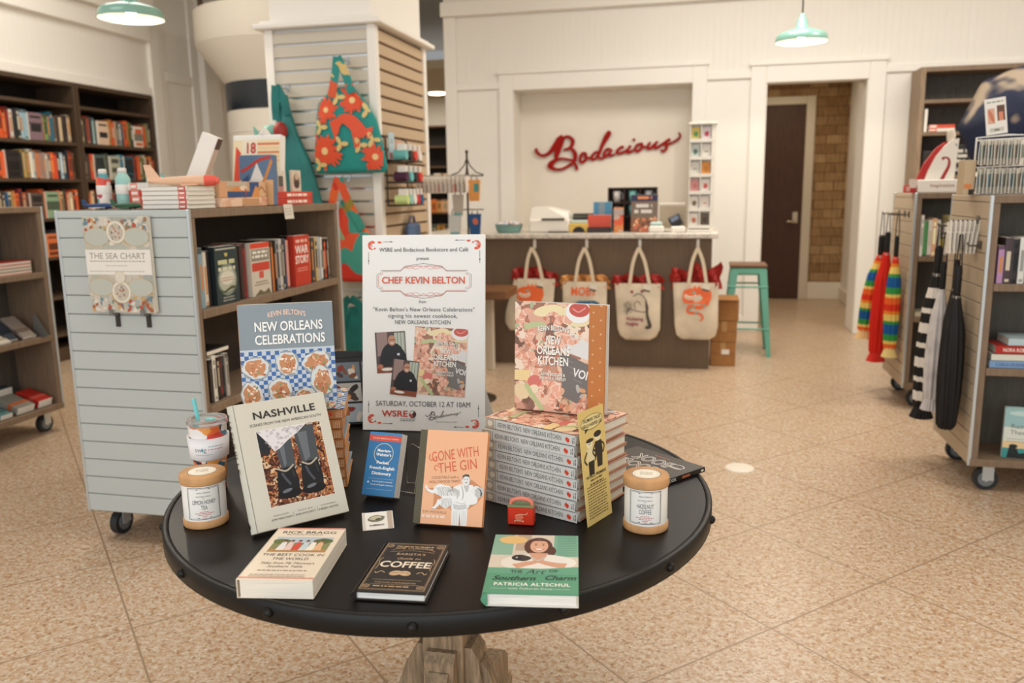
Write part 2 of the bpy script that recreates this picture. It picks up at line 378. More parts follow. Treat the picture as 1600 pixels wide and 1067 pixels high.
trim('trim_6', [(1.24, 1.35, 11.165, 11.21, 0, 2.55), (.2, .3, 11.165, 11.21, 0, 2.55), (.3, 1.24, 11.166, 11.21, 2.45, 2.549)], M('cfc2ad', .5))
trim('baseboard_hall', [(1.35, 1.76, 11.18, 11.21, 0, .22), (1.735, 1.77, YB + .44, 11.2, 0, .16)], M('e2d7c4', .5))
b = MB(); b.box(.3, 1.24, 11.17, 11.21, .01, 2.45, M('4a2c1c', .55, kind='wood', stretch=(9, 9, 1)), .004); d = structure(b, 'door_1')
h = MB(); h.box(1.13, 1.19, 11.155, 11.175, .98, 1.12, M('b9a78c', .3, 1)); h.cyl((1.16, 11.17, 1.0), (1.16, 11.12, 1.0), .012, M('b9a78c', .3, 1)); h.cyl((1.17, 11.12, 1.0), (1.06, 11.12, 1.0), .010, M('b9a78c', .3, 1)); h.build('door_handle', d)
area('hall_light', (.9, 10.1, 2.75), (0, 0, 0), .5, .5, 13, (1, .86, .66))
# pillar clad in slatwall, white corner boards and a cap
PX0, PX1, PY0, PY1 = -2.63, -1.91, 4.79, 5.73
SLAT = M('cfc5b4', .6, spec=.2); GRV = M('b9ad9a', .6); METAL = M('d9dcdc', .28, .9)
b = MB(); b.box(PX0 + .03, PX1 - .03, PY0 + .03, PY1 - .03, 0, 3.8, TRIM)
for x in (PX0, PX1 - .055):
    for y in (PY0, PY1 - .055): b.box(x, x + .055, y, y + .055, 0, 2.42, TRIM, .004)
b.box(PX0 - .05, PX1 + .05, PY0 - .05, PY1 + .05, 2.42, 2.45, TRIM, .006); b.box(PX0 - .02, PX1 + .02, PY0 - .02, PY1 + .02, 2.45, 2.47, TRIM, .006)
z = .06
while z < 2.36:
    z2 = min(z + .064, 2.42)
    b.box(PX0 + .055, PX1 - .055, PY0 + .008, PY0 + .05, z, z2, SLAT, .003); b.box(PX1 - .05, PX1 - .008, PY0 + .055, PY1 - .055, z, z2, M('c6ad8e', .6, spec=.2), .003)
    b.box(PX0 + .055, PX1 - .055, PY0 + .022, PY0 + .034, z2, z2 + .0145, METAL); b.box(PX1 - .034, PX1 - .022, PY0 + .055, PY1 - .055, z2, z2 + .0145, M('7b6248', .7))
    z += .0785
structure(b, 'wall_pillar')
# round stair tower with a flared drum
b = MB(); RO = M('e9e0cf', .65, spec=.2)
b.lathe([(.66, 0), (.66, 2.52)], RO, 64, cx=-4.1, cy=8.0); b.lathe([(.66, 2.52), (.90, 2.86)], RO, 64, cx=-4.1, cy=8.0); b.lathe([(.90, 2.86), (.91, 2.87), (.91, 3.18)], RO, 64, cx=-4.1, cy=8.0); b.lathe([(.91, 3.18), (.5, 3.19)], RO, 64, cx=-4.1, cy=8.0)
b.lathe([(.655, 2.03), (.666, 2.04), (.666, 2.05), (.655, 2.06)], RO, 48, cx=-4.1, cy=8.0)
structure(b, 'wall_tower')
b = MB(); b.lathe([(.664, 2.25), (.664, 2.515)], M('16222c', .25, spec=.6), 48, PI * 1.02, PI * 1.9, cx=-4.1, cy=8.0); structure(b, 'window_1')
b = MB()
for a in (198, 206): b.cyl((-4.1 + 0.85 * math.cos(R(a)), 8 + 0.85 * math.sin(R(a)), 3.18), (-4.1 + 0.85 * math.cos(R(a)), 8 + 0.85 * math.sin(R(a)), 3.8), .016, M('5a4630', .5), 8)
structure(b, 'trim_7')
# the room seen past the pillar
b = MB(); b.box(-8, -.7, 12.6, 12.7, 0, 3.0, WALL); structure(b, 'wall_far')
b = MB(); b.box(-8, -2.2, 9.6, 12.7, 2.86, 2.96, M('c4b79d', .8)); structure(b, 'ceiling_far')
b = MB(); b.cyl((-3.82, 11.9, 2.865), (-3.82, 11.9, 2.84), .12, M('fff3dc', kind='glow', power=6.0), 20); d = tag(b.build('downlight'), 'round recessed downlight glowing in the ceiling of the room past the pillar', 'light')
area('far_room_light', (-4.2, 11.3, 2.82), (0, 0, 0), 2.2, .9, 34, (1, .9, .76))
# ---------------------------------------------------------------- furniture
WOODL = M('86705a', .55, kind='wood', stretch=(9, 9, 1), lo=.75, hi=1.15); WOODD = M('302822', .6, kind='wood', stretch=(9, 9, 1), lo=.75, hi=1.2)
GREY = M('bec3be', .55, spec=.25); TAN = M('bba88e', .55, spec=.25); ALU = M('ccd2d2', .35, .6); RUB = M('2a2c2e', .5); HUB = M('7d8488', .4, .3)
def fixture(label, loc, rz, L, slat, group='rolling bookcases on casters', H=1.388, W=.6, back=None):
    """double sided rolling bookcase: length along local y, slatted end panels, shelves open to both sides"""
    t = thing('rolling_bookcase', label, 'bookcase', loc, R(rz), group); h = W / 2
    for ya, yb, s in ((0, .03, 1), (L - .03, L, -1)):
        p = MB(); p.box(-h + .004, h - .004, ya, yb, .14, H, WOODL, .003); p.build('end_panel', t)
        q = MB(); yo = ya if s > 0 else yb; z = .14
        while z < H - .02:
            z2 = min(z + .0725, H - .002)
            q.box(-h + .012, h - .012, min(yo, yo - s * .012), max(yo, yo - s * .012), z, z2, slat, .002)
            z += .0762
        q.box(-h + .012, h - .012, min(yo, yo - s * .003), max(yo, yo - s * .003), .14, H, M('8f8f86', .6)); q.build('slat_facing', t)
        for x in (-h, h - .012):
            e = MB(); e.box(x, x + .012, min(yo + s * .001, yo - s * .014), max(yo + s * .001, yo - s * .014), .135, H, ALU, .002); e.build('edge_trim', t)
    for z, n in ((H - .034, 'top_board'), (.96, 'shelf'), (.57, 'shelf'), (.135, 'base_board')):
        e = MB(); k = .006 if n == 'base_board' else 0; e.box(-h - k, h + k, .03 if n == 'shelf' else -.001 if n == 'top_board' else -.004, L - .03 if n == 'shelf' else L + .001, z, z + .034, WOODL, .002); e.build(n, t)
    e = MB(); e.box(-.012, .012, .03, L - .03, .165, H - .03, back or WOODD); e.build('back_panel', t)  # interior shade is in the dark wood; back overrides it with a lit grey
    for x in (-h + .075, h - .075):
        for y in (.09, L - .09):
            c = MB(); c.cyl((x - .016, y, .055), (x + .016, y, .055), .055, RUB, 24); o = c.build('caster', t, bevel=.004)
            c = MB(); c.cyl((x - .019, y, .055), (x + .019, y, .055), .036, HUB, 20); c.cyl((x - .024, y, .055), (x + .024, y, .055), .012, ALU, 12); c.build('hub', o)
            c = MB(); c.box(x - .026, x - .022, y - .02, y + .03, .05, .128, ALU); c.box(x + .022, x + .026, y - .02, y + .03, .05, .128, ALU); c.box(x - .03, x + .03, y - .035, y + .04, .126, .136, ALU); c.build('fork', o)
    return t
FA = fixture('grey slatted rolling bookcase with a sea chart book on its end, behind the round table', (-2.2, 2.815, 0), 0, 1.31, GREY)
FL = fixture('brown rolling bookcase cut off by the picture edge, holding notebooks and paper goods', (-4.2, 2.3, 0), 0, 1.97, TAN, back=M('5b574e', .6, kind='wood', stretch=(9, 9, 1), lo=.75, hi=1.2))
FR = fixture('rolling bookcase nearest on the other side, with black umbrellas hung on its end', (1.262, 4.38, 0), -90, 1.3, TAN, back=M('5b574e', .6, kind='wood', stretch=(9, 9, 1), lo=.75, hi=1.2))
FF = fixture('rolling bookcase farther back, with rainbow windsocks hung on its end', (1.312, 5.955, 0), -90, 1.3, TAN, back=M('5b574e', .6, kind='wood', stretch=(9, 9, 1), lo=.75, hi=1.2))

# built-in wall bookcases, one unit per bay
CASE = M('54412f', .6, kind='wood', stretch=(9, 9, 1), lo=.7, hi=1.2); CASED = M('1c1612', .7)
SHZ = [2.25, 1.92, 1.6, 1.265, .93, .58, .25]
def bay(label, ya, yb):
    t = thing('wall_bookcase', label, 'bookcase', (-5.7, (ya + yb) / 2, 0), 0, 'built-in bookcases along the left wall'); t['kind'] = 'thing'; w2 = (yb - ya) / 2
    for s in (-1, 1):
        e = MB(); a = s * w2; e.box(-.195, .2, min(a, a - s * .032), max(a, a - s * .032), 0, 2.44, CASE, .002); e.build('side_panel', t)
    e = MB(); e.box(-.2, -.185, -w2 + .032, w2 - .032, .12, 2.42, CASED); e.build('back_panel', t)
    e = MB(); e.box(-.195, .2, -w2 + .032, w2 - .032, 2.41, 2.44, CASE); e.build('top_panel', t)
    e = MB(); e.box(-.19, .17, -w2 + .032, w2 - .032, 0, .12, CASE); e.build('plinth', t)
    for z in SHZ: e = MB(); e.box(-.185, .195, -w2 + .032, w2 - .032, z - .028, z, CASE, .002); e.build('shelf', t)
    return t
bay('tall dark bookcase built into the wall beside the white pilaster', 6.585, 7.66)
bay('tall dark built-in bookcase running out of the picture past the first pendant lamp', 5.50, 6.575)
t = thing('tall_bookcase', 'tall brown bookcase against the back wall, half hidden by cloud umbrella', 'bookcase', (2.9, 8.385, 0))
for a, b_ in ((-1.04, -1.0), (1.0, 1.04)): e = MB(); e.box(a, b_, -.19, .17, 0, 2.46, M('9a8267', .55, kind='wood', stretch=(9, 9, 1))); e.build('side_panel', t)
e = MB(); e.box(-1.0, 1.0, .15, .17, .1, 2.43, M('55504a', .6, kind='wood', stretch=(9, 9, 1))); e.build('back_panel', t)
e = MB(); e.box(-1.0, 1.0, -.19, .17, 2.42, 2.46, WOODL); e.build('top_panel', t)
e = MB(); e.box(-1.0, 1.0, -.16, .17, 0, .1, WOODL); e.build('plinth', t)
for z in (2.18, 1.9, 1.52, 1.2, .85, .5): e = MB(); e.box(-1.0, 1.0, -.19, .15, z - .03, z, WOODL); e.build('shelf', t)

# sales counter and its stone top
t = thing('sales_counter', 'brown wood sales counter with four tote bags hung on its front', 'counter', (-1.0, 6.66, 0))
CW = M('6b5641', .6, kind='wood', stretch=(14, 14, .8), lo=.8, hi=1.15)
e = MB(); e.box(-1.3, 1.083, 0, .03, .0, 1.05, CW); e.build('front_panel', t)
e = MB(); e.box(1.053, 1.083, .03, .75, 0, 1.05, CW); e.build('end_panel', t); e = MB(); e.box(-1.3, -1.27, .03, .75, 0, 1.05, CW); e.build('end_panel', t)
e = MB(); e.box(-1.27, 1.053, .72, .75, .0, 1.05, CW); e.build('rear_panel', t)
e = MB(); e.box(-2.34, .13, 6.625, 7.44, 1.05, 1.092, M('d8cdbd', .25, kind='speck', scale=24, lo=.6, hi=1.1), .006)
tag(e.build('countertop'), 'pale speckled stone worktop lying on the brown sales counter', 'countertop')

# the script sign in the niche
def script_sign():
    t = thing('wall_sign', 'large red script lettering mounted in the white niche', 'sign', (-1.8824, 8.918, 2.1665)); k = 1.7466 / 1600
    red = M('a01408', .5, spec=.15); 
    def P(pts, wd, name='letter', n=7, dpt=0):
        p = smooth_path(pts, n); N = len(p); mb = MB(); vs = []
        for i in range(N):
            a, b = p[max(i - 1, 0)], p[min(i + 1, N - 1)]; dx, dy = b[0] - a[0], b[1] - a[1]; l = math.hypot(dx, dy) or 1; tt = i / (N - 1) * (len(wd) - 1); j = min(int(tt), len(wd) - 2); h = (wd[j] + (wd[j + 1] - wd[j]) * (tt - j)) * .62
            for s, yy in ((-1, -.0005 - .004 * i / N), (1, -.0005 - .004 * i / N), (1, -.02 - dpt - .004 * i / N), (-1, -.02 - dpt - .004 * i / N)): vs.append(((p[i][0] - s * dy / l * h) * k, yy, -(p[i][1] + s * dx / l * h) * k * .9914 - p[i][0] * k * .0322))
        fs = [[i * 4 + j, i * 4 + (j + 1) % 4, i * 4 + 4 + (j + 1) % 4, i * 4 + 4 + j] for i in range(N - 1) for j in range(4)] + [[3, 2, 1, 0], [N * 4 - 4 + j for j in range(4)]]
        return mb.add(vs, fs, red)
    b = P([(110, 258), (125, 300), (175, 328), (240, 305), (300, 235), (345, 170), (372, 128)], [18, 24, 22, 26, 40, 46, 8], dpt=.010)
    b2 = P([(378, 140), (350, 215), (322, 300), (305, 365), (262, 395), (252, 430), (300, 458), (370, 455), (450, 415), (490, 380), (430, 362), (365, 355), (310, 372), (275, 400), (262, 432)], [40, 52, 44, 22, 30, 44, 22, 20, 22, 20, 18, 18, 24, 34, 30], dpt=.005)
    b3 = P([(355, 180), (395, 150), (440, 145), (475, 180), (468, 225), (435, 258), (390, 268), (430, 258), (470, 265), (500, 310), (497, 370), (480, 390), (505, 412), (520, 462)], [16, 22, 22, 30, 28, 20, 14, 16, 24, 34, 28, 18, 22, 24])
    q = MB()
    for x in (b, b2, b3): q.v, q.f, q.m, q.sm = q.v + x.v, q.f + [[a + len(q.v) for a in f] for f in x.f], q.m + x.m, q.sm + x.sm; q.mats = x.mats
    q.build('letter', t)
    rest = {'o': [(600, 300), (568, 305), (548, 360), (560, 388), (590, 378), (610, 340), (600, 300), (605, 335), (640, 348), (665, 335)],
            'd': [(735, 290), (700, 290), (665, 330), (668, 360), (700, 350), (735, 300), (770, 220), (830, 130), (838, 105), (822, 98), (790, 150), (745, 265), (728, 325), (748, 350), (790, 340)],
            'a': [(850, 262), (810, 262), (780, 310), (795, 330), (835, 300), (855, 262), (838, 305), (850, 322), (885, 308)],
            'c': [(968, 250), (955, 238), (920, 262), (905, 295), (930, 300), (975, 285), (1005, 262)],
            'i': [(1040, 222), (1015, 260), (1005, 285), (1030, 288), (1068, 265)],
            'o2': [(1135, 205), (1100, 220), (1082, 255), (1100, 275), (1135, 258), (1148, 220), (1135, 205), (1150, 235), (1185, 235)],
            'u': [(1225, 190), (1205, 220), (1200, 250), (1225, 250), (1265, 215), (1290, 185), (1268, 220), (1270, 245), (1305, 235), (1330, 215)],
            's': [(1290, 240), (1345, 205), (1410, 163), (1375, 185), (1372, 215), (1378, 245), (1350, 275), (1325, 262)], 's2': [(1360, 225), (1430, 195), (1485, 160), (1505, 130), (1488, 100)]}
    for c, p in rest.items(): P(p, [16, 22, 20, 24, 18, 22, 20, 16] if c != 's2' else [18, 16, 18, 14, 12]).build('letter', t)
    d = MB(); d.cyl((1068 * k, 0, -168 * k - .037), (1068 * k, -.02, -168 * k - .037), 14 * k, red, 14); d.build('letter', t)
script_sign()

# mint pendant lamps
def pendant(label, x, y, z):
    t = thing('pendant_lamp', label, 'lamp', (x, y, z), 0, 'mint barn shade pendants'); mint = M('86b3a3', .22, spec=.6)
    o = MB(); o.lathe([(.19, 0), (.192, .006), (.183, .045), (.170, .06), (.10, .082), (.062, .098), (.044, .102), (.04, .15), (.034, .16), (.022, .18), (.02, .20), (.0, .202)], mint, 40); s = o.build('lamp_shade', t)
    o = MB(); o.lathe([(.187, .003), (.178, .043), (.165, .056), (.09, .078), (.04, .088), (0, .09)], M('fbf7ea', .5), 40); o.build('inner_shade', s)
    o = MB(); o.sph((0, 0, .045), .032, M('fff2d8', kind='glow', power=38.0), 14); o.build('bulb', t)
    o = MB(); o.cyl((0, 0, .2), (0, 0, 3.8 - z), .006, M('2b2a26', .5), 8); o.build('cord', t)
    d = bpy.data.lights.new('pendant_light', 'SPOT'); d.energy = 48; d.color = (1, .88, .70); d.shadow_soft_size = .05; d.spot_size = R(158); d.spot_blend = .12
    l = bpy.data.objects.new('pendant_light', d); COL.objects.link(l); l.location = (x, y, z + .028)
pendant('mint green pendant lamp hanging in front of the opening to the brown door', .69, 6.77, 2.5)
pendant('mint green pendant lamp hanging near the built-in bookcases', -3.42, 4.63, 2.5)

# stool, shipping cartons, bench
t = thing('bar_stool', 'mint green metal stool with wooden seat beside the sales counter', 'stool', (.40, 7.42, 0)); GRN = M('63a68c', .35, spec=.5)
o = MB(); o.box(-.155, .155, -.155, .155, .765, .79, M('7b5233', .5, kind='wood', stretch=(12, 1, 1)), .006); o.build('seat', t)
o = MB(); o.box(-.15, .15, -.15, .15, .70, .765, GRN, .012); o.build('seat_frame', t)
for sx in (-1, 1):
    for sy in (-1, 1):
        o = MB(); a, b_ = .15, .205
        for u, v in ((.0, .03), (.03, .0)):
            vs = [(sx * (a - u), sy * (a - v), .74), (sx * (a - u - .045 * (u == 0) * 0), sy * (a - v), .74)]
        def q(x, y, z): return (sx * x, sy * y, z)
        o.add([q(a, a, .74), q(a - .065, a, .74), q(b_ - .035, b_, 0), q(b_, b_, 0), q(a, a - .065, .74), q(b_, b_ - .035, 0), q(a - .065, a - .006, .74), q(b_ - .035, b_ - .006, 0), q(a - .006, a - .065, .74), q(b_ - .006, b_ - .035, 0), q(a - .006, a - .006, .74), q(b_ - .006, b_ - .006, 0)],
              [[0, 1, 2, 3], [0, 3, 5, 4], [1, 6, 7, 2], [4, 5, 9, 8], [6, 10, 11, 7], [10, 8, 9, 11], [0, 4, 8, 10, 6, 1], [3, 2, 7, 11, 9, 5]], GRN); o.build('leg', t)
for z, r in ((.24, .185), (.60, .158)):
    for s in (-1, 1):
        for f in (0, 1):
            o = MB(); p, q_ = ((-r, s * r, z), (r, s * r, z)) if f else ((s * r, -r, z), (s * r, r, z)); o.cyl(p, q_, .008, GRN, 8); o.build('stretcher', t)
KR = M('a8743f', .75, kind='speck', scale=14, lo=.85, hi=1.08)
for i, (z, h, x, lab) in enumerate(((0, .2, .195, 'brown shipping carton with a white sticker, bottom of the stack by the stool'), (.2, .175, .2, 'brown shipping carton in the middle of the stack by the stool'), (.375, .18, .21, 'open brown shipping carton on top of the stack by the stool'))):
    t = thing('shipping_carton', lab, 'box', (x, 6.95, z), 0, 'cartons stacked beside the counter')
    o = MB(); o.box(-.1, .1, -.15, .15, .001, h - .003, KR, .003); o.build('carton_body', t)
    if i == 0: o = MB(); o.box(-.01, .05, -.1525, -.1495, .10, .14, M('efe6d6')); o.build('sticker', t)
    if i < 2: o = MB(); o.box(-.1005, .1005, -.1505, -.1495, h * .5, h * .5 + .003, M('7a5230')); o.box(-.02, .02, -.1515, -.1495, h * .5, h - .003, M('b98d55', .3)); o.build('packing_tape', t)
    else:
        o = MB(); o.box(-.1, .1, -.19, -.15, h - .006, h - .003, KR); o.build('flap', t)
t = thing('wooden_bench', 'brown wooden side table end with white legs in front of the counter', 'table', (-1.86, 6.25, 0))
o = MB(); o.box(-.6, .42, -.2, .2, .62, .69, M('7a5230', .5, kind='wood', stretch=(1, 10, 10)), .006); o.build('table_top', t)
for x in (-.5, .14):
    for y in (-.15, .15): o = MB(); o.box(x - .03, x + .09, y - .03, y + .03, 0, .62, M('d9cbb4', .5), .004); o.build('leg', t)
o = MB(); o.box(.06, .2, -.05, .05, .69, .84, M('e2d6c0', .5), .01); tag(o.build('paper_roll'), 'small cream canister standing on the wooden side table', 'canister')

# round display table on a weathered post
t = thing('round_table', 'round black metal topped table on a weathered wooden pedestal, covered with books', 'table', (-.574, 1.752, 0))
BLK = M('100b08', .42, spec=.22); IRON = M('12100d', .45, .2)
o = MB(); o.lathe([(0, .766), (.598, .766), (.6, .7645), (.6, .756), (.59, .75), (0, .75)], BLK, 96, smooth=False); top = o.build('table_top', t)
o = MB(); o.lathe([(.6005, .7655), (.603, .7675), (.6095, .7675), (.612, .765), (.612, .730), (.6095, .7275), (.598, .7275), (.598, .75)], IRON, 96); rim = o.build('rim', t)
for i in range(15):
    a = R(-77.3 + i * 24); o = MB(); o.sph((.612 * math.cos(a), .612 * math.sin(a), .748), .0095, IRON, 12); o.build('rivet', rim)
OLD = M('9c8468', .7, spec=.2, kind='wood', scale=11, stretch=(9, 9, 1), lo=.42, hi=1.6)
o = MB(); o.box(-.05, .05, -.05, .05, .06, .75, OLD, .004); o.build('post', t)
for i in range(4):
    m = RZ(90 * i)
    a = MB(); a.T = m @ RX(90); a.prism([(.05, .06), (.120, .06), (.082, .35), (.066, .372), (.05, .372)], -.036, .036, OLD); a.build('corbel', t)
    a = MB(); a.T = m @ RX(90); a.prism([(.08, .06), (.19, .06), (.104, .31), (.088, .332), (.08, .332)], -.024, .024, OLD); a.build('corbel', t)
    a = MB(); a.T = m @ RX(90); a.prism([(.05, .03), (.40, .03), (.40, .10), (.36, .135), (.15, .16), (.05, .16)], -.05, .05, OLD); a.build('foot', t)
    a = MB(); a.T = m; a.box(.31, .41, -.06, .06, 0, .032, OLD, .004); a.build('foot_pad', t)
# floor outlet cover
o = MB(); o.lathe([(0, .006), (.062, .006), (.074, .004), (.076, .0005)], M('eadfcd', .4), 32, cx=.225, cy=4.25); tag(o.build('floor_outlet_cover'), 'flat round cream cover plate set in the open floor', 'cover plate')
# ---------------------------------------------------------------- the round table's books and goods
ZT = .7665
PAPER = M('efe6d4', .8, spec=.15, kind='pages', stretch=(3, 3, 300)); PAPERW = M('f4f0e6', .8, spec=.15, kind='pages', stretch=(3, 3, 300))
def book(name, label, cat, mat, w, h, t, cover, spine=None, back=None, hard=True, paper=None, group=None, art=None, spine_art=None):
    """a bound book; its front face is z = 0, spine along x = 0, pages behind"""
    th = thing(name, label, cat, mat=mat, group=group); spine = spine or cover; back = back or cover; b = .0028 if hard else .0012; e = .004 if hard else .0004
    o = MB()
    o.box(.007 if hard else .0005, w, 0, h, -b, 0, M(cover, .42) if isinstance(cover, str) else cover, .0008); o.box(.007 if hard else .0005, w, 0, h, -t, -t + b, M(back, .42) if isinstance(back, str) else back, .0008)
    n = 8; pr = [(.008 - .009 * math.sin(PI * i / n) if hard else .0, -t * i / n) for i in range(n + 1)]; pr += [(.010 if hard else .0015, -t), (.010 if hard else .0015, 0)]
    q = MB(); q.T = Matrix(((1, 0, 0, 0), (0, 0, 1, 0), (0, 1, 0, 0), (0, 0, 0, 1)))
    q.prism(pr, 0, h, M(spine, .5) if isinstance(spine, str) else spine)
    k = len(o.v); i0 = len(o.mats); o.v += q.v; o.f += [[a + k for a in f][::-1] for f in q.f]; o.m += [o.mi(q.mats[0])] * len(q.f); o.sm += [False] * len(q.f)
    o.build('cover', th)
    p = MB(); p.box(.006, w - e, e, h - e, -t + b, -b, paper or PAPER); p.build('page_block', th)
    if art:
        A, L_ = art; A.squeeze(); L_.over(A)
        if A.items: A.build('cover_artwork', th)
        if L_.items: L_.build('title_lettering', th)
    if spine_art: spine_art.build('spine_lettering', th, mat=T(-.0008 if hard else 0, 0, -t) @ RY(-90))   # u across the thickness, v up the spine
    return th
def easel(mat, w, h):
    """small black wire stand whose feet touch the table behind a leaning book"""
def shrimp(A, x, y, r, ang, seed, c=('ecb095', 'fbdcc8', 'd58263')):
    rn = random.Random(seed); pts = []
    for i in range(10): a = ang + i / 9 * R(235); rr = r * (1 - .18 * i / 9); pts.append((x + rr * math.cos(a), y + rr * math.sin(a)))
    A.stroke(pts, [r * .35, r * .72, r * .85, r * .8, r * .7, r * .58, r * .45, r * .3, r * .12], c[0])
    for i in range(2, 9):
        a = ang + i / 9 * R(235); rr = r * (1 - .18 * i / 9); wv = r * (.42 - .03 * i)
        A.stroke([(x + (rr - wv) * math.cos(a), y + (rr - wv) * math.sin(a)), (x + rr * math.cos(a + .1), y + rr * math.sin(a + .1)), (x + (rr + wv) * math.cos(a), y + (rr + wv) * math.sin(a))], r * .11, c[1] if i % 3 else c[2], n=4)
    for i in (3, 4, 5, 6): a = ang + i / 9 * R(235); A.stroke([(x + r * .5 * math.cos(a), y + r * .5 * math.sin(a)), (x + r * .05 * math.cos(a + .6), y + r * .05 * math.sin(a + .6))], r * .06, c[2], smooth=False)
    a = ang + R(240)
    for d in (-.5, 0, .5): A.ell(x + r * .85 * math.cos(a) + r * .22 * math.cos(a + PI / 2 + d), y + r * .85 * math.sin(a) + r * .22 * math.sin(a + PI / 2 + d), r * .26, r * .09, c[2], a + PI / 2 + d)
def boil(A, w, h, seed=3, right=True):
    """the seafood boil photograph: shrimp, corn, potatoes, celery, a bowl of sauce"""
    rn = random.Random(seed); A.clip = (0, 0, w, h); dz0 = A.dz; A.dz = 6e-6 * (1 if w < 1 else 1); A.rect(0, 0, w, h, M('9a6650', .45, kind='patch', scale=42.0, cols='a87660 e0ac92 7e5a48 ecc6aa c9957e f4dcc4 8f6656'))
    for i in range(34):
        x, y = rn.random() * w, rn.random() * h
        A.ell(x, y, w * (.05 + .05 * rn.random()), w * .03, rn.choice(['e0a488', 'f4d0b6', 'c08468', 'efdcc0', 'b4ba92', '7a5444']), rn.random() * 3, 10, .3, i)
    A.ell(.78 * w, .88 * h, .25 * w, .08 * h, 'f0dcae', -.15); A.ell(.45 * w, .93 * h, .2 * w, .05 * h, 'f3e0b0', .2)
    for x, y in ((.20, .84), (.5, .84), (.30, .66), (.13, .72), (.66, .78), (.12, .56), (.36, .52), (.55, .70), (.24, .45), (.62, .30), (.45, .20), (.40, .36), (.72, .12)): shrimp(A, x * w, y * h, w * (.10 + .02 * rn.random()), rn.random() * 6, rn.random())
    A.rect(0, .27 * h, .22 * w, .37 * h, 'ecc987')
    for i in range(9):
        for j in range(5): A.ell((.012 + i * .023) * w, (.283 + j * .0185) * h, .010 * w, .008 * h, 'f8e0a8', 0, 8)
    A.ell(.10 * w, .17 * h, .12 * w, .07 * h, 'e8cfa4', -.5); A.ell(.28 * w, .27 * h, .10 * w, .06 * h, 'd9786c', .3); A.ell(.27 * w, .20 * h, .07 * w, .04 * h, 'f2dcba', .4)
    A.stroke([(.16 * w, .24 * h), (.27 * w, .12 * h), (.4 * w, .0 * h + .003)], w * .06, 'bcc48c'); A.stroke([(.13 * w, .77 * h), (.3 * w, .80 * h), (.42 * w, .79 * h)], w * .07, 'c3c795')
    if right:
        A.poly([(.74 * w, .74 * h), (w, .66 * h), (w, .50 * h), (.62 * w, .58 * h)], 'e2dfda'); A.poly([(.62 * w, .57 * h), (w, .46 * h), (w, .16 * h), (.85 * w, .10 * h), (.64 * w, .16 * h), (.66 * w, .35 * h)], '77706b')
        for q in range(5): A.stroke([((.66 + .05 * q) * w, (.50 - .06 * q) * h), ((.80 + .04 * q) * w, (.47 - .06 * q) * h)], .006 * w, 'a09a94', smooth=False)
        shrimp(A, .60 * w, .10 * h, w * .10, 1.0, 12); shrimp(A, .88 * w, .08 * h, w * .09, 3.0, 13); A.ell(.75 * w, .05 * h, .08 * w, .03 * h, 'e9b090', .4)
        shrimp(A, .80 * w, .72 * h, w * .10, 2.2, 5); shrimp(A, .72 * w, .60 * h, w * .09, .5, 6)
        A.ell(.86 * w, .93 * h, .17 * w, .10 * h, 'f2eee8', 0, 24); A.ell(.87 * w, .95 * h, .135 * w, .065 * h, 'c9574a', 0, 24); A.stroke([(.78 * w, .96 * h), (.86 * w, .93 * h), (.95 * w, .97 * h)], w * .015, 'eaa498')
        for i in range(7): A.ell((.66 + .3 * rn.random()) * w, (.05 + .2 * rn.random()) * h, .05 * w, .02 * h, rn.choice(['e0b090', 'b8b4ae', 'd9a070']), rn.random() * 3, 9, .3, i)
    A.clip = None; A.dz = dz0
def kitchen_title(L, w, h, m='fbf6ea', x=.53):
    for dx, c in ((.004, '4a342a'), (0, m)):
        L.text("KEVIN BELTON'S", (x + dx) * w, (.735 - dx) * h, .034 * h, c, width=.42 * w, bold=1, arc=.018 * h, sy=1.3)
        L.text('NEW', (x + dx) * w, (.625 - dx) * h, .062 * h, c, width=.20 * w, bold=1, sy=1.2); L.text('ORLEANS', (x + dx) * w, (.53 - dx) * h, .062 * h, c, width=.45 * w, bold=1, sy=1.2); L.text('KITCHEN', (x + dx) * w, (.435 - dx) * h, .062 * h, c, width=.42 * w, bold=1, sy=1.2)
        L.text('KEVIN BELTON &', (x + dx) * w, (.335 - dx) * h, .026 * h, c, width=.33 * w, bold=1); L.text('RHONDA K. FINDLEY', (x + dx) * w, (.295 - dx) * h, .026 * h, c, width=.36 * w, bold=1)
    L.text('VOI', .89 * w, .335 * h, .075 * h, 'f3efe8', width=.20 * w, bold=1, rot=-.2)
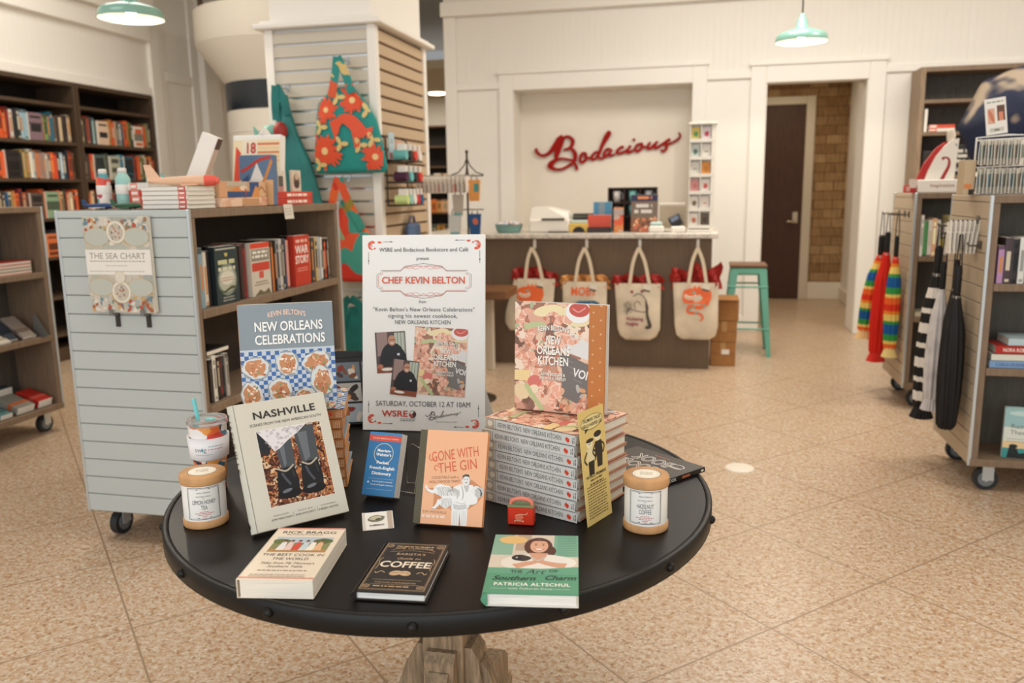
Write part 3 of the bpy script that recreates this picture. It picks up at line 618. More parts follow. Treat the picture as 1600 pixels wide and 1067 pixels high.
SCRIPT = [([(110, 258), (125, 300), (175, 328), (240, 305), (300, 235), (345, 170), (372, 128)], 20), ([(378, 140), (350, 215), (322, 300), (305, 365), (262, 395), (252, 430), (300, 458), (370, 455), (450, 415), (490, 380), (430, 362), (365, 355), (310, 372), (275, 400)], 22), ([(355, 180), (395, 150), (440, 145), (475, 180), (468, 225), (435, 258), (390, 268), (430, 258), (470, 265), (500, 310), (497, 370), (480, 390), (505, 412), (520, 462)], 20),
    ([(600, 300), (568, 305), (548, 360), (560, 388), (590, 378), (610, 340), (600, 300), (605, 335), (640, 348), (665, 335)], 15), ([(735, 290), (700, 290), (665, 330), (668, 360), (700, 350), (735, 300), (770, 220), (830, 130), (838, 105), (822, 98), (790, 150), (745, 265), (728, 325), (748, 350), (790, 340)], 15), ([(850, 262), (810, 262), (780, 310), (795, 330), (835, 300), (855, 262), (838, 305), (850, 322), (885, 308)], 15), ([(968, 250), (955, 238), (920, 262), (905, 295), (930, 300), (975, 285), (1005, 262)], 15), ([(1040, 222), (1015, 260), (1005, 285), (1030, 288), (1068, 265)], 15), ([(1135, 205), (1100, 220), (1082, 255), (1100, 275), (1135, 258), (1148, 220), (1135, 205), (1150, 235), (1185, 235)], 15), ([(1225, 190), (1205, 220), (1200, 250), (1225, 250), (1265, 215), (1290, 185), (1268, 220), (1270, 245), (1305, 235), (1330, 215)], 15), ([(1290, 240), (1345, 205), (1410, 163), (1375, 185), (1372, 215), (1378, 245), (1350, 275), (1325, 262)], 15), ([(1360, 225), (1430, 195), (1485, 160), (1505, 130), (1488, 100)], 13)]
def man(A, x, y, s, seed=0, hold=True):
    """small printed portrait: a man in black behind a table"""
    A.rect(x, y, x + s, y + 1.32 * s, '574440'); A.rect(x + .05 * s, y + .55 * s, x + .4 * s, y + 1.32 * s, '9a8078'); A.rect(x + .62 * s, y + .6 * s, x + .98 * s, y + 1.28 * s, 'b9c0ae')
    for i in range(4): A.rect(x + (.62 + .11 * i) * s, y + .6 * s, x + (.635 + .11 * i) * s, y + 1.28 * s, '4a3c34')
    A.ell(x + .55 * s, y + .55 * s, .38 * s, .42 * s, '1e1d1f'); A.rect(x + .2 * s, y + .2 * s, x + .92 * s, y + .55 * s, '1e1d1f'); A.ell(x + .22 * s, y + .45 * s, .1 * s, .32 * s, '1e1d1f', -.2); A.ell(x + .9 * s, y + .45 * s, .1 * s, .32 * s, '1e1d1f', .2)
    A.ell(x + .55 * s, y + 1.04 * s, .13 * s, .17 * s, 'c08c70'); A.ell(x + .55 * s, y + .955 * s, .06 * s, .02 * s, 'f0dcd0'); A.stroke([(x + .45 * s, y + 1.06 * s), (x + .65 * s, y + 1.06 * s)], .02 * s, '3a2a22', smooth=False)
    A.rect(x + .7 * s, y + .55 * s, x + .78 * s, y + .62 * s, 'd8d8d8'); A.rect(x, y, x + s, y + .2 * s, '8d4a2e'); A.ell(x + .35 * s, y + .12 * s, .2 * s, .05 * s, 'e9e2d4'); A.ell(x + .12 * s, y + .22 * s, .1 * s, .07 * s, 'b9745a')

# event poster on its card easel
def poster():
    th = thing('poster_board', 'white event poster board propped upright on the round table', 'poster', mat=pose((-.9381, 2.1297, ZT + .0012), 5.6, 8.4)); w, h = .3565, .559
    o = MB(); o.box(0, w, 0, h, -.005, 0, M('f3f0e9', .5), .001); o.build('board', th)
    A, L_ = Art(dz=4e-6), Art(z=4.6e-3, dz=4e-6); k = 5.86e-4
    for q in (A, L_): q.k = k
    def X(x): return x - 50
    def Y(y): return 1014 - y
    ink, red = '2b2a2b', 'd9532f'
    L_.text('WSRE and Bodacious Bookstore and Caf\u00e9', X(357), Y(141), 19, ink, width=440); L_.text('present', X(352), Y(181), 15, ink, width=62); L_.text('CHEF KEVIN BELTON', X(355), Y(295), 32, 'd9603f', width=414, bold=1); L_.text('from', X(352), Y(390), 15, ink, width=37)
    L_.text('"Kevin Belton\'s New Orleans Celebrations"', X(356), Y(430), 19, ink, width=504, gap=.04); L_.text('signing his newest cookbook,', X(352), Y(461), 19, ink, width=346, gap=.04); L_.text('NEW ORLEANS KITCHEN', X(352), Y(492), 19, ink, width=278, gap=.04); L_.text('SATURDAY, OCTOBER 12 AT 10AM', X(353), Y(893), 25, ink, width=472)
    # ornamental cartouche
    for d, c in ((0, '3a3a3c'), (8, red)):
        x0, x1, ya, yb = X(124) + d, X(590) - d, Y(333) + d * .6, Y(232) - d * .6; n = 20
        A.stroke([(x0 + n, ya), (x0 + n, ya + n * .6), (x0, ya + n), (x0, yb - n), (x0 + n, yb - n * .6), (x0 + n, yb), (X(240), yb), (X(258), yb + 16), (X(300), yb + 26), (X(355), yb + 34 - d), (X(410), yb + 26), (X(452), yb + 16), (X(470), yb), (x1 - n, yb), (x1 - n, yb - n * .6), (x1, yb - n), (x1, ya + n), (x1 - n, ya + n * .6), (x1 - n, ya), (X(470), ya), (X(452), ya - 16), (X(410), ya - 26), (X(355), ya - 34 + d), (X(300), ya - 26), (X(258), ya - 16), (X(240), ya), (x0 + n, ya)], 2, c, smooth=False)
    for s, yy in ((1, Y(222)), (-1, Y(343))):
        for a in (-1, 1): A.stroke([(X(355), yy), (X(355) + a * 30, yy + s * 14), (X(355) + a * 62, yy - s * 2), (X(355) + a * 95, yy + s * 8), (X(355) + a * 70, yy + s * 14), (X(355) + a * 40, yy - s * 4), (X(355) + a * 10, yy + s * 10)], 1.6, red)
    for cx, cy, sx, sy in ((102, 113, 1, 1), (612, 107, -1, 1), (100, 960, 1, -1), (607, 970, -1, -1)):
        a0 = {(1, 1): 1.0, (-1, 1): PI - 1.0 - R(235), (1, -1): -1.0 - R(235) + 2 * PI * 0, (-1, -1): PI + 1.0}[sx, sy]
        shrimp(A, X(cx), Y(cy), 19, a0, 1, ('e2573a', 'f4a890', 'c33c22'))
        A.stroke([(X(cx) + sx * 26, Y(cy) + sy * 18), (X(cx) + sx * 44, Y(cy) + sy * 17)], 9, 'e2573a', smooth=False)
        A.rect(X(cx) + min(sx * 52, sx * 102), Y(cy) + sy * 20 - 1, X(cx) + max(sx * 52, sx * 102), Y(cy) + sy * 20 + 1, ink); A.ell(X(cx) + sx * 92, Y(cy) + sy * 20, 4, 3, ink)
        A.rect(X(cx) - sx * 20 - 1, Y(cy) - sy * 30 - 60 * (sy > 0), X(cx) - sx * 20 + 1, Y(cy) - sy * 30 + 60 * (sy < 0), ink); A.ell(X(cx) - sx * 20, Y(cy) - sy * 72, 3, 4, ink)
    def tilted(fn, cx, cy, rot):
        B = Art(); fn(B); c, s = math.cos(rot), math.sin(rot)
        for vs, fs, m, z in B.items: A._put([(X(cx) + x * c - y * s, Y(cy) + x * s + y * c) for x, y in vs], fs, m)
    tilted(lambda B: man(B, 0, 0, 152), 124, 735, .06)
    def kb(B):
        boil(B, 262, 330, 3); kitchen_title(B, 262, 330, x=.6)
    tilted(kb, 298, 832, -.05)
    tilted(lambda B: man(B, 0, 0, 132), 188, 835, -.10)
    # the two sponsors' marks
    L_.text('WSRE', X(213), Y(944), 29, 'c9402a', width=130, bold=1); 
    for i in range(3): A.rect(X(148), Y(925 + i * 8) - 0, X(160), Y(925 + i * 8) + 3, 'f3f0e9')
    A.ell(X(302), Y(932), 18, 18, '54302c', 0, 28); A.ell(X(300), Y(930), 12, 13, 'f3f0e9', 0, 20); A.ell(X(308), Y(934), 8, 12, '54302c'); A.ell(X(294), Y(938), 6, 10, 'c9402a')
    L_.lines(X(240), Y(957), X(318), 2, 8, 4, '8a8580', 3)
    for p, wd in SCRIPT: L_.stroke([(X(353) + x * .124, Y(900) - y * .124) for x, y in p], wd * .15, '4a3632', n=5)
    L_.text('- BOOKSTORE & CAFE -', X(470), Y(970), 7, '9a948c', width=115)
    L_.over(A, 1)
    A.build('printed_artwork', th); L_.build('printed_lettering', th)
    o = MB(); o.add([(.178, .002, -.006), (.178, .36, -.006), (.27, .36, -.055), (.365, .022, -.14), (.178, .003, -.011), (.178, .36, -.011), (.267, .36, -.059), (.362, .0225, -.144)], [[0, 3, 2, 1], [4, 5, 6, 7], [1, 2, 6, 5], [2, 3, 7, 6], [0, 4, 7, 3], [0, 1, 5, 4]], M('d5d3cc', .6))
    o.build('easel_wing', th)
    return th
poster()

# the stack of eight cookbooks with spines to the front, and the copy standing on it
def kitchen_spine(t, h):
    S = Art(z=6e-4); S.rect(.0008, .0005, t - .0008, h - .0005, 'd2d0c8'); L2 = S
    S.rect(.0015, h * .885, t - .0015, h * .985, 'b9aa94'); S.ell(t / 2, h * .935, t * .28, h * .03, 'e6dac4', 0, 12, .3); S.rect(0.001, h * .868, t - .001, h * .872, '4a4540')
    S.text("KEVIN BELTON'S  NEW ORLEANS KITCHEN", t * .30, h * .495, .0098, '2b2826', width=h * .70, rot=-PI / 2, bold=0)
    for v in (.62, .41, .25): S.rect(.001, h * v, t - .001, h * v + .0006, '8d8880')
    S.ell(t * .45, h * .085, t * .22, .005, 'd8452c', .5, 8, .5, 2); S.stroke([(t * .7, h * .09), (t * .45, h * .10), (t * .25, h * .075)], .003, 'd8452c')
    S.lines(t * .2, h * .03, t * .8, 2, .004, .0018, '6a6560', 2); return S
DZ = .0236
st = None
for i in range(8):
    rn = random.Random(i * 7); x = math.radians(-24 + rn.uniform(-1.6, 1.6)); h, w = .24, .205
    fr = Vector((-.2340 + rn.uniform(-.004, .004), 1.577 + rn.uniform(-.003, .003), ZT + DZ * (i + 1) - .0004))
    # lying face up: spine to the front, head to the left; u axis points away from the viewer, v axis to the left
    m = Matrix.Translation(fr) @ Matrix.Rotation(x, 4, 'Z') @ Matrix.Rotation(R(90), 4, 'Z')
    lab = ['hardcover cookbook at the very bottom of the stack with white spines', 'second hardcover cookbook up from the table in the white spined stack', 'third hardcover cookbook up from the table in the white spined stack', 'fourth hardcover cookbook up from the table in the white spined stack', 'fourth hardcover cookbook down from the top of the white spined stack', 'third hardcover cookbook down from the top of the white spined stack', 'second hardcover cookbook down from the top of the white spined stack', 'hardcover seafood cookbook lying on top of the white spined stack'][i]
    grp = 'cookbooks stacked with white spines'
    if st is None:
        A = Art(); L_ = Art(z=2.2e-3)
        st = book('cookbook', lab, 'book', m, w, h, DZ - .0006, 'b98467', 'c4c2ba', 'b07a5c', group=grp, spine_art=kitchen_spine(DZ - .0006, h)); o = st
    else:
        o = copy_tree(st); o.matrix_world = m; o['label'] = lab
    if i == 7:
        A = Art(); boil(A, w, h, 8); A.squeeze(.6); A.build('cover_artwork', o)
A, L_ = Art(), Art(z=3.4e-3, dz=1e-5); w, h = .21, .24
boil(A, w * .82, h, 3); A.rect(w * .82, 0, w - .001, h, 'c27636')
for i in range(8):
    for j in range(2): A.text('+', w * (.865 + .08 * j), h * (.04 + .125 * i + .06 * j), .008, 'e9c493')
kitchen_title(L_, w * .82, h)
book('cookbook', 'hardcover cookbook with shrimp cover standing upright on the stack of white spines', 'book', pose((-.3997, 1.7437, ZT + 8 * DZ + .0042), -11.0, 3.2), w, h, .024, 'c27636', 'a5664c', 'd9d4ca', art=(A, L_))

# the stack of eight cookbooks with orange spines, and the copy standing on it
def cele_spine(t, h):
    S = Art(z=6e-4); S.rect(.0008, .0005, t - .0008, h - .0005, 'bf7a44'); S.rect(t * .2, h * .1, t * .8, h * .16, 'bf7a44')
    S.ell(t * .5, h * .135, t * .2, .0045, 'd8402a', .4, 9, .3, 2); S.lines(t * .15, h * .075, t * .85, 4, .004, .0016, 'e8c8a4', 2); S.text('CELEBRATIONS', t * .32, h * .5, .009, 'f0dcc0', width=h * .45, rot=-PI / 2, bold=1); return S
def cele_art(A, w, h):
    A.rect(.001, .001, w - .0005, h - .0005, '8b969b'); A.rect(.001, .001, w - .0005, h * .59, 'c9d0d6'); s = w / 22
    for i in range(22):
        for j in range(15):
            if (i + j) % 2 == 0 and j * s < h * .585: A.rect(max(.001, i * s), max(.001, j * s), min(w - .0005, i * s + s), min(j * s + s, h * .59), '3f6ba6')
    rn = random.Random(4)
    for n, (x, y, a, b) in enumerate(((.16, .42, .15, .105), (.49, .45, .125, .12), (.80, .45, .16, .10), (.85, .27, .125, .15), (.10, .17, .12, .13), (.40, .20, .13, .12), (.66, .12, .12, .10), (.24, .02, .10, .06), (.9, .04, .1, .07))):
        if y * h - b * h * .9 < 0: b = y * .95
        A.ell(x * w, y * h, a * w, b * h, '9aa0a2', rn.random() * .4, 22, .16, n); A.ell(x * w, y * h + .001, a * w * .92, b * h * .9, 'dcdcd6', .2, 22, .2, n + 30); A.ell(x * w, y * h, a * w * .72, b * h * .74, 'c98a5c', .1, 18, .35, n + 60)
        for q in range(26): A.ell(x * w + rn.uniform(-.6, .6) * a * w, y * h + rn.uniform(-.6, .6) * b * h, w * rn.uniform(.008, .028), w * rn.uniform(.006, .014), rn.choice(['e8b48c', 'f0d6bc', 'c4774a', 'd99668', 'f5e9da', '7f9a68', 'b4603c']), rn.random() * 3, 8, .4, q)
st = None
for i in range(8):
    rn = random.Random(i * 5 + 1); x = R(21.5 + rn.uniform(-1.5, 1.5)); h, w = .234, .2
    fr = Vector((-.790 + rn.uniform(-.003, .003), 1.686 + rn.uniform(-.003, .003), ZT + DZ * (i + 1) - .0004)); m = Matrix.Translation(fr) @ Matrix.Rotation(x, 4, 'Z') @ Matrix.Rotation(R(90), 4, 'Z')
    lab = ['orange spined cookbook at the bottom of its stack behind the tall standing cookbook'] + ['orange spined cookbook %s in its stack behind the beige photo book' % q for q in ('second from the bottom', 'third from the bottom', 'fourth from the bottom', 'fourth from the top', 'third from the top', 'second from the top')] + ['orange spined cookbook on top of its stack, carrying the standing copy']
    if st is None: st = book('cookbook', lab[i], 'book', m, w, h, DZ - .0006, '8a97a0', 'bf7a44', 'c98a50', group='cookbooks stacked with orange spines', spine_art=cele_spine(DZ - .0006, h)); o = st
    else: o = copy_tree(st); o.matrix_world = m; o['label'] = lab[i]
    if i == 7: A = Art(dz=4e-6); cele_art(A, w, h); A.build('cover_artwork', o)
A, L_ = Art(dz=6e-6), Art(z=3.4e-3, dz=1e-5); w, h = .204, .243; cele_art(A, w, h)
for dx, c in ((.004, '4c565c'), (0, 'fbf8f0')):
    L_.text('NEW ORLEANS', (.525 + dx) * w, (.755 - dx) * h, .072 * h, c, width=.72 * w, bold=1, sy=1.15); L_.text('CELEBRATIONS', (.535 + dx) * w, (.635 - dx) * h, .072 * h, c, width=.74 * w, bold=1, sy=1.15)
L_.text("KEVIN BELTON'S", .51 * w, .875 * h, .045 * h, 'f3cdb6', width=.40 * w, bold=1, arc=.025 * h)
for a in L_.items: pass
book('cookbook', 'blue grey cookbook with stuffed oysters on its cover, standing on the orange stack', 'book', pose((-.9760, 1.5790, ZT + 8 * DZ + .0052), 26, 4.5), w, h, .026, '84929b', 'c98040', 'cfc6b4', art=(A, L_))

# leaning books
A, L_ = Art(), Art(z=4e-3, dz=1e-5); w, h = .204, .264
L_.text('NASHVILLE', .545 * w, .862 * h, .056 * h, '35332f', width=.66 * w, bold=1, gap=.02); L_.text('SCENES FROM THE NEW AMERICAN SOUTH', .545 * w, .805 * h, .021 * h, '4a463f', width=.75 * w)
x0, x1, ya, yb = .22 * w, .89 * w, .165 * h, .765 * h; A.rect(x0 - .001, ya - .001, x1 + .001, yb + .001, 'e9e5d8'); A.rect(x0, ya, x1, yb, M('4a3022', .45, kind='patch', scale=75.0, warp=.12, cols='4a2418 b5703f 6a3420 d9b890 8a4a2c c08050 3a1c14 8f5030'))
def NX(u, v): return (x0 + u * (x1 - x0), ya + v * (yb - ya))
A.poly([NX(0, .95), NX(0, .72), NX(.12, .66), NX(.2, .8), NX(.1, 1), NX(0, 1)], '24262a')
for u0, u1, v0 in ((.22, .50, .42), (.55, .88, .45)): A.poly([NX(u0, .98), NX(u1, .98), NX(u1 - .01, v0 + .05), NX(u0 + .05, v0)], '4a4e52'); A.poly([NX(u0 + .06, .9), NX(u1 - .12, .9), NX(u1 - .14, v0 + .1), NX(u0 + .1, v0 + .05)], '6a6f73'); A.stroke([NX(u0, v0 + .02), NX((u0 + u1) / 2, v0 - .03), NX(u1, v0 + .04)], .003, 'b0a898')
for cx, ty in ((.33, .46), (.71, .49)):
    A.poly([NX(cx - .13, ty), NX(cx + .13, ty + .02), NX(cx + .17, .28), NX(cx + .15, .13), NX(cx + .07, .07), NX(cx - .09, .07), NX(cx - .18, .13), NX(cx - .17, .26)], '17181c'); A.ell(*NX(cx - .01, .13), .19 * (x1 - x0), .065 * (yb - ya), '0d0e11', 0, 22); A.ell(*NX(cx - .04, .17), .08 * (x1 - x0), .022 * (yb - ya), '6a6e75', .2); A.stroke([NX(cx - .07, ty - .05), NX(cx - .03, .33), NX(cx + .03, .24)], .005, '4a4e55'); A.stroke([NX(cx + .09, ty - .03), NX(cx + .11, .33)], .003, '33363c', smooth=False); A.stroke([NX(cx - .12, ty + .01), NX(cx, ty - .035), NX(cx + .13, ty + .03)], .0035, 'b8ac98')
A.poly([NX(.0, 1), NX(.78, 1), NX(.62, .9), NX(.45, .82), NX(.30, .73), NX(.22, .70), NX(.12, .85)], 'e6dedd')
rn = random.Random(2)
for i in range(60):
    u = rn.random() * .7; v = 1 - rn.random() * .28 * (1 - abs(u - .25)); 
    if v > .72 + max(0, u - .25) * .5 and v > 1 - u * 1.5 : A.ring(*NX(u, min(v, .985)), .003, .0022, .0008, '9a9296', 10)
for i in range(110):
    u = rn.random(); v = rn.random() * .62
    if abs(u - .31) > .20 and abs(u - .71) > .20 or v < .05: A.ell(*NX(.02 + u * .96, .02 + v), .003, .002, rn.choice(['d9c2a4', '7a3a2a', 'b08a64']), rn.random() * 3, 8, .5, i)
for i, (a, b) in enumerate((('INTRODUCTION BY', 'JON MEACHAM'), ('TEXT BY', 'ANN PATCHETT'), ('PHOTOGRAPHS BY', 'HEIDI ROSS'))): L_.text(b, (.305 + .245 * i) * w, .062 * h, .015 * h, '4a463f', width=.21 * w); L_.text(a, (.305 + .245 * i) * w, .093 * h, .009 * h, '6a665c', width=.16 * w)
for x in (.425, .675): L_.rect(x * w, .06 * h, x * w + .0005, .10 * h, '6a665c')
S = Art(z=1e-3); S.text('NASHVILLE', .006, .70 * h, .011, '2e2c28', width=.48 * h, rot=-PI / 2, bold=1); S.ell(.012, .06 * h, .004, .006, '2e2c28')
book('photo_book', 'beige photo book with black boots on its cover, leaning by the candle', 'book', pose((-.8523, 1.3799, ZT + .0096), 47.1, 25.2), w, h, .022, 'd6d0bf', 'cbc6b4', art=(A, L_), spine_art=S)
A, L_ = Art(), Art(z=2e-3); w, h = .079, .141
A.rect(.0005, h * .955, w, h, '3f86b8'); A.rect(.0005, h * .86, w, h * .952, 'd9503a'); A.rect(.0005, .0005, w, h * .857, '2f74a6'); L_.text('Pocket Reference Library', .52 * w, .893 * h, .022 * h, 'f6ead8', width=.80 * w, bold=0)
A.ring(.51 * w, .665 * h, .30 * w, .165 * h, .0012, 'e9dca8'); 
for t_, y, wd, b in (("Merriam-", .69, .43, 1), ("Webster's", .625, .47, 1), ("Pocket", .50, .38, 1), ("French-English", .415, .78, 1), ("Dictionary", .33, .60, 1)): L_.text(t_, .52 * w, y * h, .045 * h, 'fbf4e4', width=wd * w, bold=b)
A.rect(.12 * w, .265 * h, .92 * w, .268 * h, 'bcd0dc'); A.rect(.12 * w, .10 * h, .92 * w, .103 * h, 'bcd0dc'); L_.text('A handy guide to essential', .58 * w, .215 * h, .022 * h, 'fbf4e4', width=.62 * w); L_.text('French and English vocabulary', .58 * w, .165 * h, .022 * h, 'fbf4e4', width=.70 * w); L_.text('+', .15 * w, .18 * h, .05 * h, 'fbf4e4', bold=1)
book('pocket_dictionary', 'small blue and red pocket dictionary leaning at the foot of the poster', 'book', pose((-.7247, 1.6211, ZT + .0122), -4.5, 23.5), w, h, .03, '2f74a6', '2f74a6', 'e9e4da', hard=False, paper=PAPERW, art=(A, L_))
A, L_ = Art(), Art(z=3.2e-3, dz=1e-5); w, h = .145, .192
A.rect(.0075, .0005, w, h, 'f0b488'); A.rect(.0, .0005, .105 * w, h, M('625c49', .8, kind='speck', scale=300))
for t_, x, y, s, wd in (('GONE WITH', .55, .70, .085, .70), ('THE GIN', .60, .575, .085, .58)): L_.text(t_, x * w, y * h, s * h, 'd6603a', width=wd * w, bold=0, rot=.17, sy=1.25)
L_.stroke([(.245 * w, .70 * h), (.19 * w, .67 * h), (.16 * w, .70 * h), (.17 * w, .74 * h)], .0016, 'd6603a'); L_.stroke([(.33 * w, .60 * h), (.27 * w, .62 * h), (.25 * w, .585 * h), (.29 * w, .565 * h)], .0016, 'd6603a')
L_.text('COCKTAILS with a', .42 * w, .485 * h, .027 * h, '8a5a38', width=.40 * w, rot=.08); L_.text('HOLLYWOOD TWIST', .42 * w, .44 * h, .027 * h, '8a5a38', width=.46 * w, rot=.08)
g1, g2, g3, g4 = 'efece6', 'c4c1bb', '8f8c87', '47433f'
def g(px, py): return ((px - (555 - (py - 60) * .088)) / (490 + (py - 60) * .018) * w, max(.001, (745 + (px - 495) * .07 - py) / 690 * h))
def G(*q): return [g(*p) for p in q]
A.poly(G((600, 500), (650, 540), (640, 640), (680, 650), (760, 640), (775, 660), (890, 655), (960, 610), (1000, 560), (1000, 500), (900, 420), (900, 480), (800, 490), (700, 480)), 'cf8b5c')
A.poly(G((778, 640), (775, 762), (826, 764), (834, 668), (842, 766), (884, 768), (893, 640)), g1)
for x in (788, 800, 812, 850, 862, 874): A.stroke(G((x + 4, 660), (x, 758)), .0009, g2, smooth=False)
A.poly(G((834, 662), (830, 764), (840, 765)), g3)
A.poly(G((792, 490), (840, 470), (930, 478), (945, 520), (900, 640), (775, 648), (765, 600)), g1)
A.stroke(G((800, 500), (790, 560), (810, 610), (800, 640)), .002, g2); A.stroke(G((850, 480), (862, 540), (850, 600)), .0014, g3); A.poly(G((862, 470), (905, 470), (898, 520), (880, 530)), g2)
A.ell(*g(883, 442), .030 * 1.05, .030 * 1.25, g1) if 0 else A.ell(*g(883, 442), .0088, .0110, 'e6e2dc'); A.poly(G((856, 440), (858, 408), (880, 396), (905, 402), (910, 440), (902, 418), (880, 412), (864, 420)), g4)
A.stroke(G((870, 436), (878, 434)), .0011, g4, smooth=False); A.stroke(G((889, 435), (897, 436)), .0011, g4, smooth=False); A.stroke(G((876, 460), (884, 457), (892, 461)), .0014, g4); A.poly(G((908, 430), (914, 470), (905, 478)), g3)
A.ell(*g(720, 515), .0215, .0125, g1, -.12, 22, .16, 3); A.ell(*g(690, 500), .011, .009, g1, .3, 14, .2, 5); A.ell(*g(735, 595), .0145, .0125, g1, .3, 18, .18, 7); A.ell(*g(790, 540), .014, .012, g2, .2, 16, .15, 8); A.ell(*g(775, 560), .012, .012, g1, .2, 16, .15, 9); A.ell(*g(835, 625), .016, .0075, g1, .15, 16, .12, 4)
rn = random.Random(9)
for i in range(16): x = 662 + i * 8; A.stroke(G((x, 482 + rn.random() * 10), (x + 12, 520 + rn.random() * 12), (x + 18 + rn.random() * 12, 552)), .0006, g3 if i % 3 else g4)
for i in range(10): x = 700 + i * 8; A.stroke(G((x, 570), (x + 6, 600), (x - 4 + rn.random() * 16, 634)), .0006, g3)
for i in range(6): A.stroke(G((790, 612 + i * 6), (835, 622 + i * 6), (885, 612 + i * 6)), .0006, g3)
A.stroke(G((672, 512), (640, 520), (608, 508), (594, 488), (596, 474)), [.009, .007, .005, .0045, .0035], g1); A.stroke(G((594, 490), (600, 520), (628, 528)), .0007, g3)
A.stroke(G((690, 580), (676, 612), (652, 636), (634, 640)), [.009, .007, .005, .0035], g1); A.stroke(G((634, 642), (655, 646)), .0012, g3, smooth=False)
A.poly(G((880, 575), (905, 545), (960, 520), (985, 545), (950, 595), (890, 612)), g1); A.ell(*g(952, 515), .0080, .0095, 'e9e5df', -.6); A.ell(*g(978, 530), .0090, .0115, g2, -.5, 14, .25, 6)
for i in range(7): A.stroke(G((962 + i * 4, 498 + i * 2), (985 + i * 2, 520 + i * 4), (985, 560)), .0006, g4)
A.stroke(G((870, 600), (905, 606), (950, 600), (958, 570)), [.007, .008, .006, .004], g1); A.stroke(G((800, 585), (840, 600), (880, 592), (900, 560)), [.010, .011, .009, .005], g1); A.stroke(G((806, 596), (845, 610), (882, 602)), .0007, g3); A.stroke(G((945, 512), (952, 517)), .0008, g4, smooth=False)
L_.text('TIM FEDERLE', .30 * w, .115 * h, .026 * h, 'a8744e', width=.36 * w); L_.rect(.12 * w, .095 * h, .46 * w, .099 * h, 'f6d8bc'); L_.lines(.12 * w, .07 * h, .48 * w, 1, .005, .004, 'f6dcc4', 4)
book('cocktail_book', 'peach hardcover cocktail book with a dark cloth spine, propped in the middle', 'book', pose((-.5613, 1.5015, ZT + .0069), 1.5, 23.2), w, h, .017, 'e88a45', '5d5744', 'e39a63', art=(A, L_))
# books lying flat
A, L_ = Art(), Art(z=1.6e-3); w, h = .132, .217
for y in (.985, .972, .025, .038): A.rect(.001, y * h, w, y * h + .0016, 'dd6a50')
L_.text('RICK BRAGG', .51 * w, .875 * h, .05 * h, '2e2620', width=.80 * w); L_.lines(.2 * w, .845 * h, .8 * w, 1, .003, .002, '8a7a68', 2)
A.rect(.10 * w, .50 * h, .92 * w, .80 * h, '8a8a5a'); A.rect(.10 * w, .68 * h, .92 * w, .80 * h, 'b9c6cc'); A.ell(.2 * w, .71 * h, .12 * w, .05 * h, '6a7440', 0, 14, .4); A.ell(.8 * w, .72 * h, .12 * w, .06 * h, '5f6a3a', 0, 14, .4); A.rect(.10 * w, .50 * h, .92 * w, .56 * h, 'b58a52')
for x, c in ((.26, 'e8e4e0'), (.36, 'e8c8c0'), (.47, 'd9503f'), (.58, 'c8d4d8'), (.68, 'f0ead8'), (.78, 'e6b486')): A.poly([((x - .035) * w, .69 * h), ((x + .035) * w, .69 * h), ((x + .06) * w, .535 * h), ((x - .06) * w, .535 * h)], c); A.ell(x * w, .715 * h, .028 * w, .022 * h, 'c89070'); A.ell(x * w, .725 * h, .028 * w, .014 * h, '4a3426')
for i in range(2): L_.text(('THE BEST COOK IN', 'THE WORLD')[i], .51 * w, (.425 - .075 * i) * h, .045 * h, '3a3028', width=(.86, .50)[i] * w)
L_.text("Tales from My Momma's", .51 * w, .275 * h, .036 * h, '4a3e34', width=.74 * w, shear=.2); L_.text('Southern Table', .51 * w, .215 * h, .036 * h, '4a3e34', width=.48 * w, shear=.2); L_.lines(.18 * w, .155 * h, .86 * w, 1, .005, .0025, '6a5c4e', 3); L_.lines(.12 * w, .085 * h, .92 * w, 2, .006, .002, '8a7a68', 5)
book('paperback_memoir', 'thick cream paperback with red lines lying flat at the front table edge', 'book', pose((-.7520, 1.1541, ZT + .0345), 9.3, 90), w, h, .034, 'ecdcc4', 'ecdcc4', hard=False, paper=M('f1e8d6', .8, kind='pages', stretch=(2, 2, 400)), art=(A, L_))
A, L_ = Art(), Art(z=1.8e-3); w, h = .130, .196; go = 'd0ae86'
A.frame(.09 * w, .045 * h, .955 * w, .975 * h, .0009, go); A.frame(.11 * w, .06 * h, .935 * w, .96 * h, .0004, go)
for cx, cy in ((.12, .07), (.925, .07), (.12, .95), (.925, .95)):
    for s in (.05, .035, .02): A.ring(cx * w + (.04 * w if cx < .5 else -.04 * w), cy * h + (.035 * h if cy < .5 else -.035 * h), s * w, s * w, .0007, go, 18)
L_.text('THE CURIOUS', .52 * w, .845 * h, .035 * h, go, width=.56 * w, arc=.012 * h); A.stroke([(.20 * w, .82 * h), (.36 * w, .895 * h), (.52 * w, .91 * h), (.68 * w, .895 * h), (.84 * w, .82 * h)], .0008, go); A.stroke([(.20 * w, .79 * h), (.36 * w, .81 * h), (.52 * w, .825 * h), (.68 * w, .81 * h), (.84 * w, .79 * h)], .0008, go)
L_.text("BARISTA'S", .52 * w, .725 * h, .042 * h, go, width=.42 * w); L_.text('Guide to', .52 * w, .635 * h, .04 * h, go, width=.34 * w, shear=.3); L_.text('COFFEE', .52 * w, .475 * h, .095 * h, 'efdfc6', width=.72 * w, bold=1, sy=1.2)
for x, r in ((.45, .5), (.58, -.4)): A.ell(x * w, .36 * h, .085 * w, .045 * h, go, r); A.stroke([(x * w - .06 * w, .36 * h - r * .02 * h), (x * w, .37 * h), (x * w + .06 * w, .36 * h + r * .02 * h)], .0014, '1d150f')
